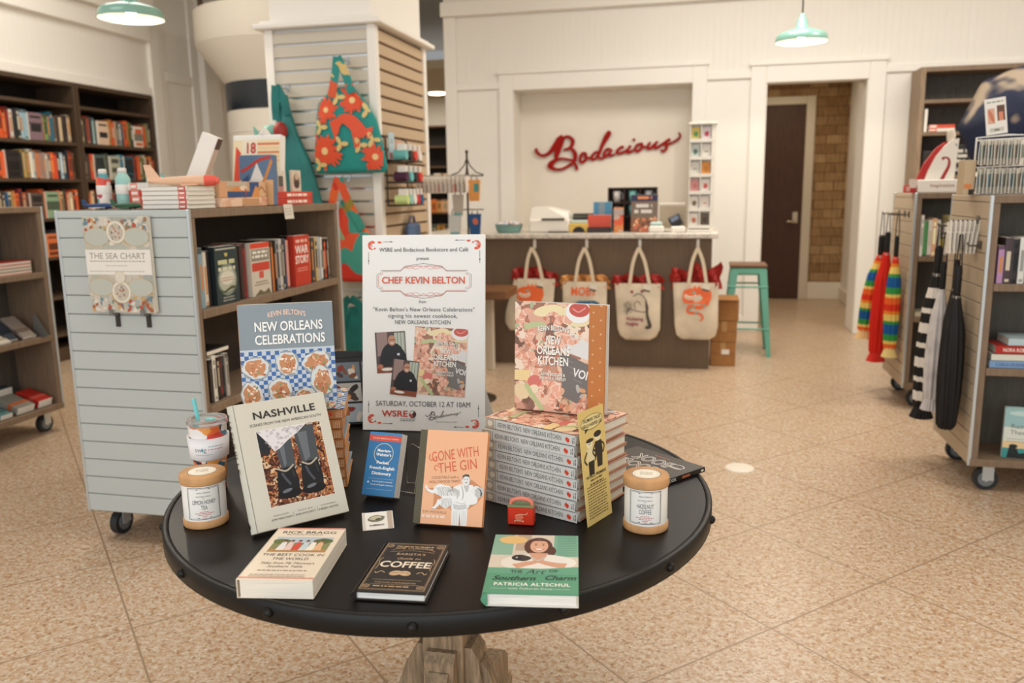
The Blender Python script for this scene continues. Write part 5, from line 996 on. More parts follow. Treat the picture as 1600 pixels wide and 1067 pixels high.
g2 = 'books on the grey bookcase lower shelf'; wh2 = 'grey bookcase lower shelf'
row(fr(XF, 2.895, Z2), '3a3432:22:180 e2dccf:26:190 2a2624:22:180 8a2a22:20:180 3a3a40:24:176 b8b0a4:22:182', wh2 + ', near end', g2, seed=15, d=.15)
row(fr(XF, 3.955, Z2), 'd99a50:26:230 3a3434:14:215 8fb0b4:40:250 4f6a66:26:222', wh2 + ', far end', g2, seed=16, d=.15)
th = thing('flat_book_stack', 'black books lying above the spines near the front of the lower shelf', 'book', (-2.02, 2.97, Z2 + .1915)); o = MB(); o.box(-.08, .08, -.07, .09, 0, .022, M('1f1c1b', .4), .002); o.build('cover', th); o = MB(); o.box(-.078, .081, -.068, .088, .004, .018, PAPER); o.build('page_block', th)
# front: the sea chart book held on two hooks
th = thing('sea_chart_book', 'large antique map book displayed on two hooks on the slatted end', 'book', mat=T(-2.352, 2.776, .99) @ RX(90)); w, h = .292, .375
o = MB(); o.box(0, w, 0, h, -.003, 0, M('c9c0ae', .45), .001); o.box(0, w - .004, 0, h, -.022, -.019, M('b7ae9c', .45), .001); o.box(0, .004, 0, h, -.019, -.003, M('c9c0ae', .45)); o.build('cover', th); o = MB(); o.box(.004, w - .004, .004, h - .004, -.019, -.003, PAPER); o.build('page_block', th)
A, L_ = Art(z=4e-4, dz=8e-6), Art(z=3e-3)
A.rect(0.001, .001, w - .001, h - .001, M('c6bfae', .5, kind='patch', scale=24.0, warp=.2, cols='c9c1b0 b8b7a8 d2c9b8 a9aca2 c4bba6 cfc4b4'))
rn = random.Random(5)
for i in range(150):
    x, y = rn.random() * w, rn.random(); y = (y * .16 if i % 3 == 0 else .84 + y * .16 if i % 3 == 1 else y) * h; A.ell(min(max(x, .014), w - .014), min(max(y, .012), h - .012), .004 + rn.random() * .009, .003 + rn.random() * .007, rn.choice(['b5563f', '6d8a94', 'c9a468', '9a7a5c', 'd9d0bf', '7a8c80', 'e2d8c6', 'a5623f']), rn.random() * 3, 9, .5, i)
for cy, s in ((.84, 1), (.22, -1)):
    for dx in (-.3, .3): A.ell((.5 + dx) * w, (cy - s * .05) * h, .19 * w, .09 * h, 'bfc0b2', 0, 26); A.ring((.5 + dx) * w, (cy - s * .05) * h, .2 * w, .095 * h, .002, 'd3b27a')
    A.ell(.5 * w, cy * h, .15 * w, .12 * h, 'e3dccb', 0, 28); A.ring(.5 * w, cy * h, .15 * w, .12 * h, .003, 'cdb88e'); A.ell(.5 * w, cy * h, .11 * w, .09 * h, 'c4b8a4', 0, 24, .1)
    for q in range(16): A.ell((.5 + rn.uniform(-.08, .08)) * w, (cy + rn.uniform(-.07, .07)) * h, .005, .003, rn.choice(['8a7460', 'b5563f', '7f8f94', 'd8cfbe']), rn.random() * 3, 8)
A.rect(.001, .40 * h, w - .001, .66 * h, 'ece6da'); A.ell(.5 * w, .375 * h, .085 * w, .065 * h, 'e0d6c4', 0, 24); A.ring(.5 * w, .375 * h, .085 * w, .065 * h, .002, 'c9b48a')
L_.text('THE SEA CHART', .49 * w, .565 * h, .062 * h, '8f877a', width=.86 * w); L_.lines(.06 * w, .535 * h, .92 * w, 1, .01, .004, 'b0a698', 1); L_.lines(.3 * w, .49 * h, .68 * w, 1, .01, .003, 'b8aea0', 2); L_.lines(.05 * w, .43 * h, .92 * w, 1, .01, .004, 'c4b9a8', 3)
L_.over(A, 1); A.build('cover_artwork', th); L_.build('title_lettering', th)
for x in (-2.255, -2.115):
    t = thing('slatwall_hook', 'short chrome book hook on the slats under the map book, %s' % ('nearer the picture edge' if x < -2.2 else 'nearer the shelves'), 'hook', (x, 2.80, .985)); o = MB(); o.box(-.008, .008, -.034, .002, -.006, 0, M('9a9a98', .3, .9)); o.box(-.008, .008, -.038, -.034, -.006, .02, M('9a9a98', .3, .9)); o.build('arm', t); o = MB(); o.box(-.009, .009, -.004, .003, -.055, 0, M('3a332c', .4)); o.build('back_plate', t)

# ---- goods on top of the grey bookcase
Z0 = 1.3895
def bottle(label, x, y, mat_, r=.0285, h=.165):
    th = thing('water_bottle', label, 'bottle', (x, y, Z0), 0, 'insulated bottles on the grey bookcase'); o = MB(); o.lathe([(0, 0), (r * .95, 0), (r, .004), (r, h * .68), (r * .93, h * .76), (r * .62, h * .85), (r * .55, h * .88), (0, h * .88)], mat_, 28); o.build('bottle_body', th)
    o = MB(); o.lathe([(r * .5, h * .87), (r * .58, h * .88), (r * .58, h * .98), (r * .4, h), (0, h)], M('dcd6cc', .4), 20); o.build('cap', th); o = MB(); o.lathe([(r + .0005, h * .36), (r + .0012, h * .37), (r + .0012, h * .58), (r + .0005, h * .59)], M('ece4da', .5), 28); o.build('paper_band', th)
FL1 = M('d98a78', .35, kind='patch', scale=22.0, warp=.12, cols='d9503f 1f3a5a ecd8cc e87048 4a9aa0 f0e4da c84a5a'); FL2 = M('d9908a', .35, kind='patch', scale=20.0, warp=.12, cols='e88a80 3f8a90 f0dcd4 c8404a 6aaab0 e86a50')
bottle('dark floral insulated bottle, outermost of the three bottles', -2.468, 3.06, FL1); bottle('coral floral insulated bottle between the dark floral and mint bottles', -2.415, 3.11, FL2); bottle('plain mint insulated bottle beside the red book stack', -2.365, 3.05, M('9cc8be', .35), .03, .168)
def plane(label, x, y, z, rz, s, c1, c2, c3):
    th = thing('toy_plane', label, 'toy', (x, y, z), R(rz), 'toy planes on the grey bookcase'); o = MB(); o.tube([(-.07 * s, 0, .018 * s), (-.03 * s, 0, .016 * s), (.03 * s, 0, .016 * s), (.06 * s, 0, .015 * s)], [.004 * s, .010 * s, .013 * s, .009 * s], M(c1, .5), 12); o.build('fuselage', th)
    o = MB(); o.box(-.005 * s, .035 * s, -.075 * s, .075 * s, .006 * s, .010 * s, M(c2, .5), .001); o.build('wing', th); o = MB(); o.T = RX(90); o.prism([(-.075 * s, .016 * s), (-.05 * s, .018 * s), (-.068 * s, .045 * s), (-.08 * s, .045 * s)], -.003 * s, .003 * s, M(c1, .5)); o.build('tail_fin', th)
    o = MB(); o.cyl((.06 * s, 0, .015 * s), (.066 * s, 0, .015 * s), .006 * s, M(c3, .4), 12); o.build('nose', th)
    for sy in (-1, 1): o = MB(); o.cyl((.02 * s, sy * .02 * s - .003, .006 * s), (.02 * s, sy * .02 * s + .003, .006 * s), .006 * s, M('2a2624', .5), 12); o.build('wheel', th)
plane('small navy toy plane at the front edge below the bottles', -2.37, 2.90, Z0, 8, .9, '24406a', 'd8d4cc', 'c8b8a0'); plane('small green toy plane between the navy plane and the white books', -2.235, 2.90, Z0, 10, .9, '2f5a3a', '2a4a34', 'd8502f')
for i in range(5):
    flat_book(-2.032 + .002 * (i % 2), 2.945, Z0 + .0172 * i, .20, .19, .0168, 'e9e3d6', ['white activity book at the bottom of the white stack', 'white activity book second from the bottom of the white stack', 'white activity book in the middle of the white stack', 'white activity book second from the top of the white stack', 'white activity book on top of the white stack under the wooden plane'][i], 'white activity books with a red spine band', band=(.80, .97, 'cf3f2a'))
for i, (c, t) in enumerate((('c8402c', .024), ('cc4630', .026), ('c43c2a', .024), ('e4ded2', .03))):
    flat_book(-2.265, 3.085, Z0 + (0, .0245, .051, .0755)[i], .105, .13, t, c, ['red box book at the bottom of the stack beside the mint bottle', 'red box book second up beside the mint bottle', 'red box book third up beside the mint bottle', 'white pouch with red print on top of the red stack'][i], 'small books stacked beside the mint bottle', 6 - 4 * i, band=(.1, .45, 'e09080'))
for i, x in enumerate((-2.30, -2.275, -2.25, -2.225)):
    t = thing('tassel_marker', 'mint tassel %s poking out of the white pouch' % ('farthest from the books', 'second along', 'third along', 'closest to the wooden plane')[i], 'tassel', (x, 3.12, Z0 + .106)); o = MB(); o.tube([(0, 0, 0), (.002, 0, .02), (-.003, 0, .035)], [.006, .005, .003], M('6fb5aa', .6), 8); o.build('tassel', t); o = MB(); o.sph((-.003, 0, .036), .004, M('5aa59a', .6), 8); o.build('knot', t)
# big wooden plane lying on the white books
th = thing('wooden_plane', 'large pale wooden toy plane with a coral nose lying on the white books', 'toy', (-1.99, 2.975, Z0 + .0865), R(20)); WP = M('e3b795', .55, kind='wood', stretch=(1, 8, 8), lo=.85, hi=1.1)
o = MB(); o.tube([(-.17, 0, .024), (-.1, 0, .022), (0, 0, .022), (.07, 0, .022), (.10, 0, .021)], [.008, .014, .020, .021, .013], WP, 14); o.build('fuselage', th); o = MB(); o.T = RX(90); o.prism([(-.17, .03), (-.12, .032), (-.155, .085), (-.18, .085)], -.004, .004, WP); o.build('tail_fin', th)
o = MB(); o.tube([(.05, 0, .022), (.085, 0, .022), (.105, 0, .021)], [.0225, .021, .010], M('e05a48', .5), 14); o.build('nose', th); o = MB(); o.box(-.03, .03, -.06, .10, .003, .009, WP, .002); o.build('wing', th)
# tall white box leaning
th = thing('wine_carrier_box', 'tall white gift box with a photo panel, leaning over behind the white books', 'box', mat=T(-2.175, 3.20, Z0) @ RZ(15) @ RY(24)); WB = M('ebe4da', .5)
o = MB(); o.box(-.035, .035, -.035, .035, .016, .33, WB, .002); o.build('box_body', th); o = MB(); o.box(.035, .0356, -.033, .033, .018, .12, '8a7462'); o.box(.035, .0356, -.033, .033, .28, .328, '5a4434'); o.box(.035, .0354, -.033, .033, .12, .28, 'cdbdb0'); o.build('photo_panel', th)
th = thing('display_easel', 'dark little stand propping the tall leaning gift box', 'stand', (-2.115, 3.27, Z0)); o = MB(); o.tube([(-.02, .05, .004), (.02, .04, .004), (-.0, .02, .09), (.02, -.02, .004)], .005, '2a2623', 8); o.build('frame', th); o = MB(); o.box(-.02, .02, .035, .05, 0, .012, '2a2623'); o.build('foot', th)
for i, (x, y, h, c) in enumerate(((-2.205, 3.40, .135, '2f74a4'), (-2.17, 3.36, .10, '276a98'))):
    th = thing('blue_folder', ('blue boxed game standing behind the leaning white gift box', 'lower blue boxed game in front of the taller blue one')[i], 'game', (x, y, Z0), R(12)); o = MB(); o.box(-.05, .05, -.012, .012, 0, h, M(c, .4), .002); o.build('box_body', th); A = Art(); A.ell(.02, h * .85, .018, .007, 'd8dce0'); A.ell(-.01, h * .65, .012, .006, 'c8d0d8'); A.stroke([(-.04, .02), (.0, h * .4), (.01, h * .7)], .004, '1f4a70'); A.build('printed_artwork', th, mat=T(0, -.012, 0) @ RX(90))
# leaning puzzle box with number 18
th = thing('puzzle_box', 'white topped boxed kit with the number 18, leaning at the back', 'box', mat=T(-2.286, 3.74, Z0 + .009) @ RX(-9)); w, h = .26, .335
o = MB(); o.box(0, w, 0, .05, 0, h, M('eee9df', .45), .003); o.build('box_body', th); A, L_ = Art(z=6e-4), Art(z=3e-3); A.rect(.004, .0, w - .002, h * .93, 'ecd9b0'); A.poly([(0, 0), (.05, 0), (.045, h * .74), (.018, h * .84)], 'd9482f')
for i in range(5): A.rect(.07, h * (.60 + .062 * i), w - .006, h * (.635 + .062 * i), ['e8b48c', 'e9c084', 'd98a5c', 'ecc89a', 'd97a58'][i])
A.rect(.055, h * .70, .135, h * .92, 'ece0c8'); L_.text('18', .098, h * .735, .05, 'c23a2a', width=.06, bold=1); A.poly([(.05, 0), (w - .004, 0), (w - .004, h * .36), (.05, h * .22)], '7488a0'); A.stroke([(.07, h * .16), (.14, h * .27), (.21, h * .33)], .022, 'b8352a'); A.build('printed_artwork', th, mat=RX(90)); L_.build('printed_lettering', th, mat=RX(90))
o = MB(); o.lathe([(0, .0), (.034, .002), (.03, .012), (.012, .036), (.004, .044), (0, .045)], M('d9d3c6', .7), 20); t = tag(o.build('paper_cone', loc=(-2.13, 3.825, Z0 + .332), rot=(R(-9), R(0), 0)), 'pale grey paper cone lying on top of the leaning white topped kit', 'cone')
th = thing('blue_paddle', 'slate blue paddle shaped toy behind the number 18 kit', 'toy', mat=T(-2.262, 3.86, Z0 + .002) @ RY(-8)); o = MB(); o.T = RX(90); o.prism([(-.012, 0), (.012, 0), (.036, .22), (.03, .26), (-.03, .26), (-.036, .22)], -.01, .01, '6b7f92'); o.build('blade', th); o = MB(); o.T = RX(90); o.prism([(-.032, .245), (.032, .245), (.03, .266), (-.03, .266)], -.012, .012, 'e6e0d4'); o.build('tip', th)
# peach and blue boxes on the shelf side edge
th = thing('game_box', 'peach colored flat game box lying on the edge above the shelves', 'box', (-2.0, 3.25, Z0)); o = MB(); o.box(-.08, .075, -.19, .19, 0, .038, M('e2b596', .5, kind='patch', scale=18.0, warp=.2, cols='e6bc9c e0ae8c d99a80 ecc8aa'), .002); o.build('box_body', th); o = MB(); o.box(.0745, .0756, -.02, .12, .004, .034, 'c8966a'); o.build('printed_panel', th)
th = thing('game_box', 'orange and blue printed box standing on the peach box', 'box', (-2.0, 3.25, Z0 + .0385)); o = MB(); o.box(-.07, .072, -.188, .188, 0, .068, M('c9a27a', .5), .002); o.build('box_body', th); A = Art(z=5e-4); A.rect(-.128, .002, .128, .026, '33507c'); A.rect(-.128, .05, .03, .066, 'c2b4a0'); A.rect(.05, .002, .128, .066, '2f4f80'); A.poly([(-.12, .026), (-.05, .046), (.02, .03), (.05, .026)], 'd98a4a'); A.poly([(.06, .0), (.1, .05), (.128, .04), (.128, .0)], 'd9924f'); A.ell(.0, .04, .03, .010, 'e9d6bc'); A.rect(.01, .01, .02, .04, 'b03a2a'); A.rect(.128, .002, .187, .066, 'd9b088'); A.stroke([(.13, .03), (.15, .045), (.18, .02)], .008, 'a8642f'); A.rect(-.187, .002, -.128, .066, 'd9a27a'); A.build('printed_artwork', th, mat=T(.072, 0, 0) @ RZ(90) @ RX(90))
th = thing('puzzle_box', 'blue and tan picture box standing upright in front of the number 18 kit', 'box', mat=T(-2.07, 3.452, Z0 + .003) @ RX(-4)); w, h = .17, .225
o = MB(); o.box(0, w, 0, .04, 0, h, M('5a7390', .45), .002); o.build('box_body', th); A = Art(z=5e-4); A.clip = (0, 0, w, h); A.rect(.0, .0, w, h * .5, 'd8a878'); A.poly([(.05, .10), (.09, .19), (.13, .10)], 'd9d6d0'); A.poly([(0, .10), (.05, .14), (.05, .0), (0, 0)], '2f4f7c'); A.stroke([(.10, .08), (.13, .12), (.165, .20)], .014, 'c9823f'); A.stroke([(.01, .15), (.05, .17), (.1, .20), (.16, .215)], .014, 'b8382a'); A.build('printed_artwork', th, mat=RX(90))
for i in range(2): flat_book(-1.985, 3.70, Z0 + .031 * i, .36, .13, .030, 'c83524', ('red boxed book at the bottom of the pair above the far end of the shelves', 'red boxed book on top of the pair above the far end of the shelves')[i], 'red boxed books on the grey bookcase edge', 90, band=(.25, .95, 'd24a34'))
def card(label, y, z, w, h, c, art, x=-1.98, t=.012):
    th = thing('small_box', label, 'box', mat=T(x, y, z) @ RZ(90)); o = MB(); o.box(0, w, 0, t, 0, h, M(c, .45), .001); o.build('box_body', th); A = Art(); art(A, w, h); A.build('printed_artwork', th, mat=RX(90))
zz = Z0 + .0615
def a1(A, w, h): A.rect(.002, h * .4, w * .9, h, '2f5590'); A.poly([(.002, 0), (w * .9, 0), (w * .5, h * .6), (.002, h * .4)], 'd9d2cc'); A.ell(w * .4, h * .15, w * .35, h * .14, 'd0584e')
def a2(A, w, h): A.rect(.001, .001, w * .6, h * .75, '5a5650'); A.rect(.001, .001, w * .6, h * .25, 'c08a80')
def a3(A, w, h): A.ell(w * .5, h * .5, w * .35, h * .35, '8a6a50'); A.ell(w * .5, h * .35, w * .3, h * .2, '4a3a30'); A.ell(w * .55, h * .7, w * .2, h * .15, 'c9b49a')
card('blue white and red boxed toy standing on the red boxed books', 3.552, zz, .06, .15, 'dcd6cc', a1); card('tan photo card behind the blue white and red boxed toy', 3.60, zz, .07, .145, 'b8a888', a2, -2.03); card('dark and cream pocket book between the boxed toys', 3.655, zz, .075, .10, 'ddd6c6', a2); card('sepia picture box at the end of the red boxed books', 3.79, zz, .095, .105, 'd9cbb4', a3)
th = thing('price_tag', 'white price tag hanging over the edge above the upper shelf', 'tag', mat=T(-1.892, 3.535, 1.325) @ RZ(90) @ RX(-6)); o = MB(); o.box(0, .085, -.001, .001, 0, .068, 'd9d2c2'); o.build('tag_card', th); L_ = Art(); L_.lines(.008, .045, .075, 3, .013, .005, 'b0a898', 2); L_.build('tag_print', th, mat=T(0, -.001, 0) @ RX(90))

# ---- shelves of the brown bookcase at the picture edge (open side towards +X)
for i, c in enumerate(('d8502f', '4f8a58', 'e0603a', 'c23a2c')): flat_book(-4.03, 4.085, .9945 + .019 * i, .15, .25, .0185, c, ['orange paperback at the bottom of the small stack in the brown bookcase', 'green paperback second from the bottom in the brown bookcase stack', 'coral paperback second from the top in the brown bookcase stack', 'red paperback on top of the small stack in the brown bookcase'][i], 'paperbacks stacked in the brown bookcase', 0, pc='f0e6da')
th = thing('dark_bag', 'black fabric pouch slumped beside the small stack on the top shelf', 'bag', (-4.08, 3.80, .9945)); o = MB(); o.grid(lambda u, v: (.07 * math.cos(2 * PI * u) * (1 - .5 * v ** 3), .10 * math.sin(2 * PI * u) * (1 - .6 * v ** 2), .17 * v), 20, 8, M('15130f', .7, kind='cloth')); o.build('pouch', th); o = MB(); o.sph((0, 0, .165), .03, M('15130f', .7), 10, sz=.5); o.build('top_knot', th)
def pack(label, x, y, z, w, d, t, c, c2, rz, tilt, cat='notebook', name='notebook'):
    th = thing(name, label, cat, mat=T(x, y, z) @ RZ(rz) @ RX(-tilt) if 0 else T(x, y, z) @ RZ(rz) @ RX(tilt)); o = MB(); o.box(-w / 2, w / 2, 0, d, 0, t, M(c, .5), .003); o.build('cover', th); o = MB(); o.box(-w / 2 - .0005, w / 2 + .0005, d * .25, d * .42, -.0005, t + .0006, M(c2, .5)); o.build('band', th); o = MB(); o.box(-w / 2 + .002, w / 2 - .002, -.0008, d - .002, .002, t - .002, PAPERW); o.build('page_block', th)
pack('taupe notebook pack with a dark band, tilted on the middle shelf of the brown bookcase', -3.935, 4.10, .6055, .10, .19, .018, '8f847c', '6a5a4e', 90, 38); pack('navy notebook behind the taupe pack on the middle shelf', -3.96, 4.0, .6055, .075, .19, .015, '2f3a48', '1f2a34', 90, 40); pack('cream notebook in front of the navy one on the middle shelf', -3.92, 3.90, .6055, .10, .12, .016, 'dcd2c2', 'b5a896', 90, 20); pack('pale grey notebook standing highest on the middle shelf', -3.99, 3.80, .6055, .085, .22, .014, 'dcdad4', 'c4c0b8', 90, 48)
th = thing('card_holder', 'clear plastic card holder at the end of the middle shelf', 'holder', (-3.98, 4.195, .6055)); o = MB(); o.T = RX(90); o.prism([(0, 0), (.10, 0), (.02, .13), (0, .13)], -.002, .002, M('c9ccc8', .1, kind='translucent')); o.build('side', th); o = MB(); o.box(-.002, .10, -.03, .002, 0, .004, M('c9ccc8', .1, kind='translucent')); o.build('base', th)
pack('red notebook pack with cream pages on the bottom shelf of the brown bookcase', -3.93, 4.15, .171, .11, .17, .05, 'b8281e', 'c8584a', 90, 18); pack('grey notebook pack with orange band on the bottom shelf', -3.93, 4.0, .171, .13, .17, .045, '8f8c82', 'c0683f', 90, 20); pack('teal notebook at the picture edge on the bottom shelf', -3.93, 3.86, .171, .09, .15, .03, '5f8a8a', '3f6a6a', 90, 12); pack('black portfolio with a blue sheet behind the bottom shelf notebooks', -4.12, 4.0, .171, .22, .06, .13, '1c1c1e', '6a8aa0', 90, 4)
# ---------------------------------------------------------------- bags, racks and counter goods
def bag(name, label, x, y, z, prof, tk, m, straps, strap_m, group=None, sw=.022, cat='bag'):
    """soft bag: prof = [(v, left, right)] from the bottom up, tk = depth; straps = [(list of points)]; returns (thing, map for printed art)"""
    th = thing(name, label, cat, (x, y, z), 0, group); vs = [p[0] for p in prof]
    def at(v):
        for i in range(len(prof) - 1):
            a, b = prof[i], prof[i + 1]
            if a[0] <= v <= b[0] or i == len(prof) - 2: t = (v - a[0]) / (b[0] - a[0]); return a[1] + (b[1] - a[1]) * t, a[2] + (b[2] - a[2]) * t
    lo, hi = vs[0], vs[-1]
    def depth(v): s = (v - lo) / (hi - lo); return tk * (.25 + .75 * math.sin(PI * min(1, max(0, .06 + .90 * s))) ** .6)
    rn = random.Random(len(label)); ph = rn.random() * 6
    def fn(u, v):
        zz = lo + (hi - lo) * v; l, r_ = at(zz); c, h = (l + r_) / 2, (r_ - l) / 2; a = 2 * PI * u
        cx = math.cos(a); sy = math.copysign(abs(math.sin(a)) ** .7, math.sin(a))
        return (c + h * cx, -depth(zz) * sy * (1 + .12 * math.sin(a * 5 + zz * 14 + ph)), zz)
    o = MB(); o.grid(fn, 40, 16, m); o.f.append(list(range(40))[::-1]); o.m.append(0); o.sm.append(False); o.build('bag_body', th)
    for s in straps:
        q = MB(); p = [Vector(a) for a in s]; pp = smooth_path([(a[0], a[2]) for a in s], 6); n = len(pp); v2 = []
        for i, (a, b) in enumerate(pp):
            d = Vector((pp[min(i + 1, n - 1)][0] - pp[max(i - 1, 0)][0], pp[min(i + 1, n - 1)][1] - pp[max(i - 1, 0)][1])).normalized(); yy = s[0][1] + (s[-1][1] - s[0][1]) * i / (n - 1)
            for e, k in ((-1, -.0015), (1, -.0015), (1, .0015), (-1, .0015)): v2.append((a - d.y * e * sw / 2, yy + k, b + d.x * e * sw / 2))
        q.add(v2, [[i * 4 + j, i * 4 + (j + 1) % 4, i * 4 + 4 + (j + 1) % 4, i * 4 + 4 + j] for i in range(n - 1) for j in range(4)] + [[3, 2, 1, 0], [n * 4 - 4 + j for j in range(4)]], strap_m); q.build('strap', th)
    def surf(u, v, zoff):
        l, r_ = at(v); c, h = (l + r_) / 2, (r_ - l) / 2; s = max(0, 1 - ((u - c) / h) ** 2) ** .35 if h else 0
        u = min(max(u, l + .004), r_ - .004); return (u, -depth(v) * s * 1.13 - zoff - .002, v)
    return th, surf
def fine(A, n=2):   # split big printed polygons so they follow a curved bag
    return A
def hook(label, x, y, z, m, group):
    t = thing('hook', label, 'hook', (x, y, z), 0, group); o = MB(); o.box(-.012, .012, -.006, 0, -.03, .045, m, .003); o.build('hook_plate', t); o = MB(); o.tube([(0, -.004, -.01), (0, -.03, -.022), (0, -.042, -.014), (0, -.042, .002)], .005, m, 8); o.build('hook_arm', t)
CANV = M('e6d6bb', .8, kind='cloth', scale=5.0, spec=.1); CSTR = M('e2d1b4', .8, spec=.1); TIS = M('9e1f16', .6, kind='cloth', scale=14.0); TISO = M('c98a4a', .6, kind='cloth', scale=14.0)
def tissue(th, x0, x1, z, hgt, m, seed):
    rn = random.Random(seed); o = MB(); n = 18; k_ = [rn.random() for _ in range(8)]; H = [hgt * (.45 + .75 * (k_[i // 3] * (1 - i % 3 / 3) + k_[i // 3 + 1] * (i % 3 / 3))) for i in range(n + 1)]; o.grid(lambda u, v: (x0 + (x1 - x0) * u + .012 * math.sin(v * 9 + u * 20), .004 + .02 * math.sin(u * 26 + v * 4), z - .05 + (.05 + H[int(u * n)]) * v), n, 5, m, False); o.build('tissue_paper', th, solid=.002)
def creature(A, s, x, y):
    og, tl = 'ee6a2c', '4fb0a8'
    pts = [(-.11, .0), (-.10, .07), (-.05, .09)] + [(-.03 + i * .016, .085 + (.028 if i % 2 else 0)) for i in range(9)] + [(.11, .06), (.115, .02), (.10, -.02), (.05, -.03), (-.03, -.03), (-.09, -.03)]
    A.poly([(x + a * s, y + b * s) for a, b in pts], og); A.ell(x - .045 * s, y + .025 * s, .05 * s, .028 * s, 'e9dcc0'); A.ell(x - .045 * s, y + .042 * s, .034 * s, .014 * s, og); A.ell(x - .02 * s, y + .055 * s, .014 * s, .008 * s, tl); A.stroke([(x - .085 * s, y + .02 * s), (x - .045 * s, y + .008 * s), (x - .005 * s, y + .025 * s)], .006 * s, og)
    A.stroke([(x + .09 * s, y - .02 * s), (x + .03 * s, y - .06 * s), (x - .05 * s, y - .055 * s), (x - .06 * s, y - .10 * s), (x + .02 * s, y - .11 * s), (x + .05 * s, y - .14 * s), (x + .03 * s, y - .17 * s)], [.03 * s, .03 * s, .028 * s, .024 * s, .02 * s, .015 * s, .008 * s], og)
    for a, b in ((-.02, -.058), (-.05, -.08), (.0, -.108), (.06, -.045)): A.ell(x + a * s, y + b * s, .012 * s, .008 * s, tl, .5)
def tote(label, hx, prof, art, tcol, straps, tz, ht, seed):
    th, sf = bag('tote_bag', label, hx, 6.575, 0, prof, .035, CANV, straps, CSTR, 'canvas totes on the sales counter', .026, 'tote bag')
    A = Art(z=1e-3, dz=1e-4); art(A); A.build('printed_motif', th, fn=sf); tissue(th, prof[-1][1] - .02, prof[-1][2] + .02, tz, ht, tcol, seed)
    o = MB(); o.T = T(.07, -.05, tz - .035) @ RY(14); o.box(-.03, .03, -.001, .001, -.025, .03, M('e9e0cc')); o.box(-.028, .028, -.0016, -.001, -.024, -.012, '2a2622'); o.build('swing_tag', th)
def mk(hz, tz, l, r_): return [[(0, -.043, hz), (l * .6, -.04, (hz + tz) / 2 + .03), (l, -.036, tz - .02)], [(0, -.043, hz), (r_ * .55, -.04, (hz + tz) / 2 + .03), (r_, -.036, tz - .02)]]
for hx, lab in ((-1.335, 'white hook holding the outermost tote bag, beside the poster'), (-.905, 'white hook holding the tote bag with orange capitals'), (-.478, 'white hook holding the tote bag with a horse drawing'), (-.025, 'white hook holding the tote bag nearest the cartons')): hook(lab, hx, 6.66, 1.0, M('e9e2d4', .4), 'white hooks on the counter front')
def ta(A): creature(A, 1.0, -.02, .58)
tote('canvas tote with orange creature, hanging outermost beside the poster with red tissue', -1.335, [(.30, -.20, .06), (.36, -.24, .10), (.45, -.235, .16), (.72, -.16, .185), (.73, -.16, .185)], ta, TIS, mk(.985, .72, -.06, .09), .72, .12, 3)
def tb(A): A.text('MOBY', -.01, .60, .06, 'ee6a2c', width=.21, bold=1, sy=1.1); A.poly([(-.11, .52), (-.05, .555), (.08, .56), (.12, .54), (.12, .45), (-.08, .45)], '2a6a94')
tote('canvas tote with orange capitals over a blue shape, partly behind the standing cookbook', -.905, [(.29, -.12, .12), (.33, -.17, .16), (.45, -.185, .175), (.70, -.185, .175), (.71, -.185, .175)], tb, TISO, mk(.985, .70, -.08, .075), .70, .06, 5)
def tc(A):
    k = '4a3f36'
    A.stroke([(-.09, .45), (-.07, .50), (-.02, .485), (.05, .475), (.08, .50), (.06, .57), (.03, .61), (.0, .62), (-.04, .60)], .006, k); A.stroke([(.06, .57), (.07, .50), (.075, .44), (.095, .36), (.06, .35)], [.01, .018, .02, .03, .02], k); A.stroke([(-.02, .50), (-.03, .54), (.0, .56), (.02, .53)], .005, k)
    for i in range(9): A.ring(-.10 + .02 * (i % 3), .48 + .028 * (i // 3) + .01 * (i % 2), .012, .012, .003, k, 12)
    A.ell(-.05, .635, .012, .012, '8e2a2a'); A.ell(.03, .64, .012, .012, '8e2a2a'); A.text('Wuthering', -.025, .405, .028, '93304e', width=.135, bold=1); A.text('Heights', -.045, .365, .028, '93304e', width=.10, bold=1)
tote('canvas tote with a dark horse line drawing and plum lettering, red tissue on top', -.478, [(.245, -.10, .10), (.27, -.14, .145), (.33, -.165, .175), (.69, -.19, .175), (.70, -.19, .175)], tc, TIS, mk(.985, .70, -.07, .09), .70, .10, 7)
def td(A): creature(A, 1.0, .0, .58)
tote('canvas tote with orange creature and curled tail, nearest the shipping cartons', -.025, [(.26, -.11, .11), (.29, -.15, .155), (.36, -.165, .17), (.70, -.185, .165), (.71, -.185, .165)], td, TIS, mk(.985, .71, -.065, .075), .71, .15, 9)

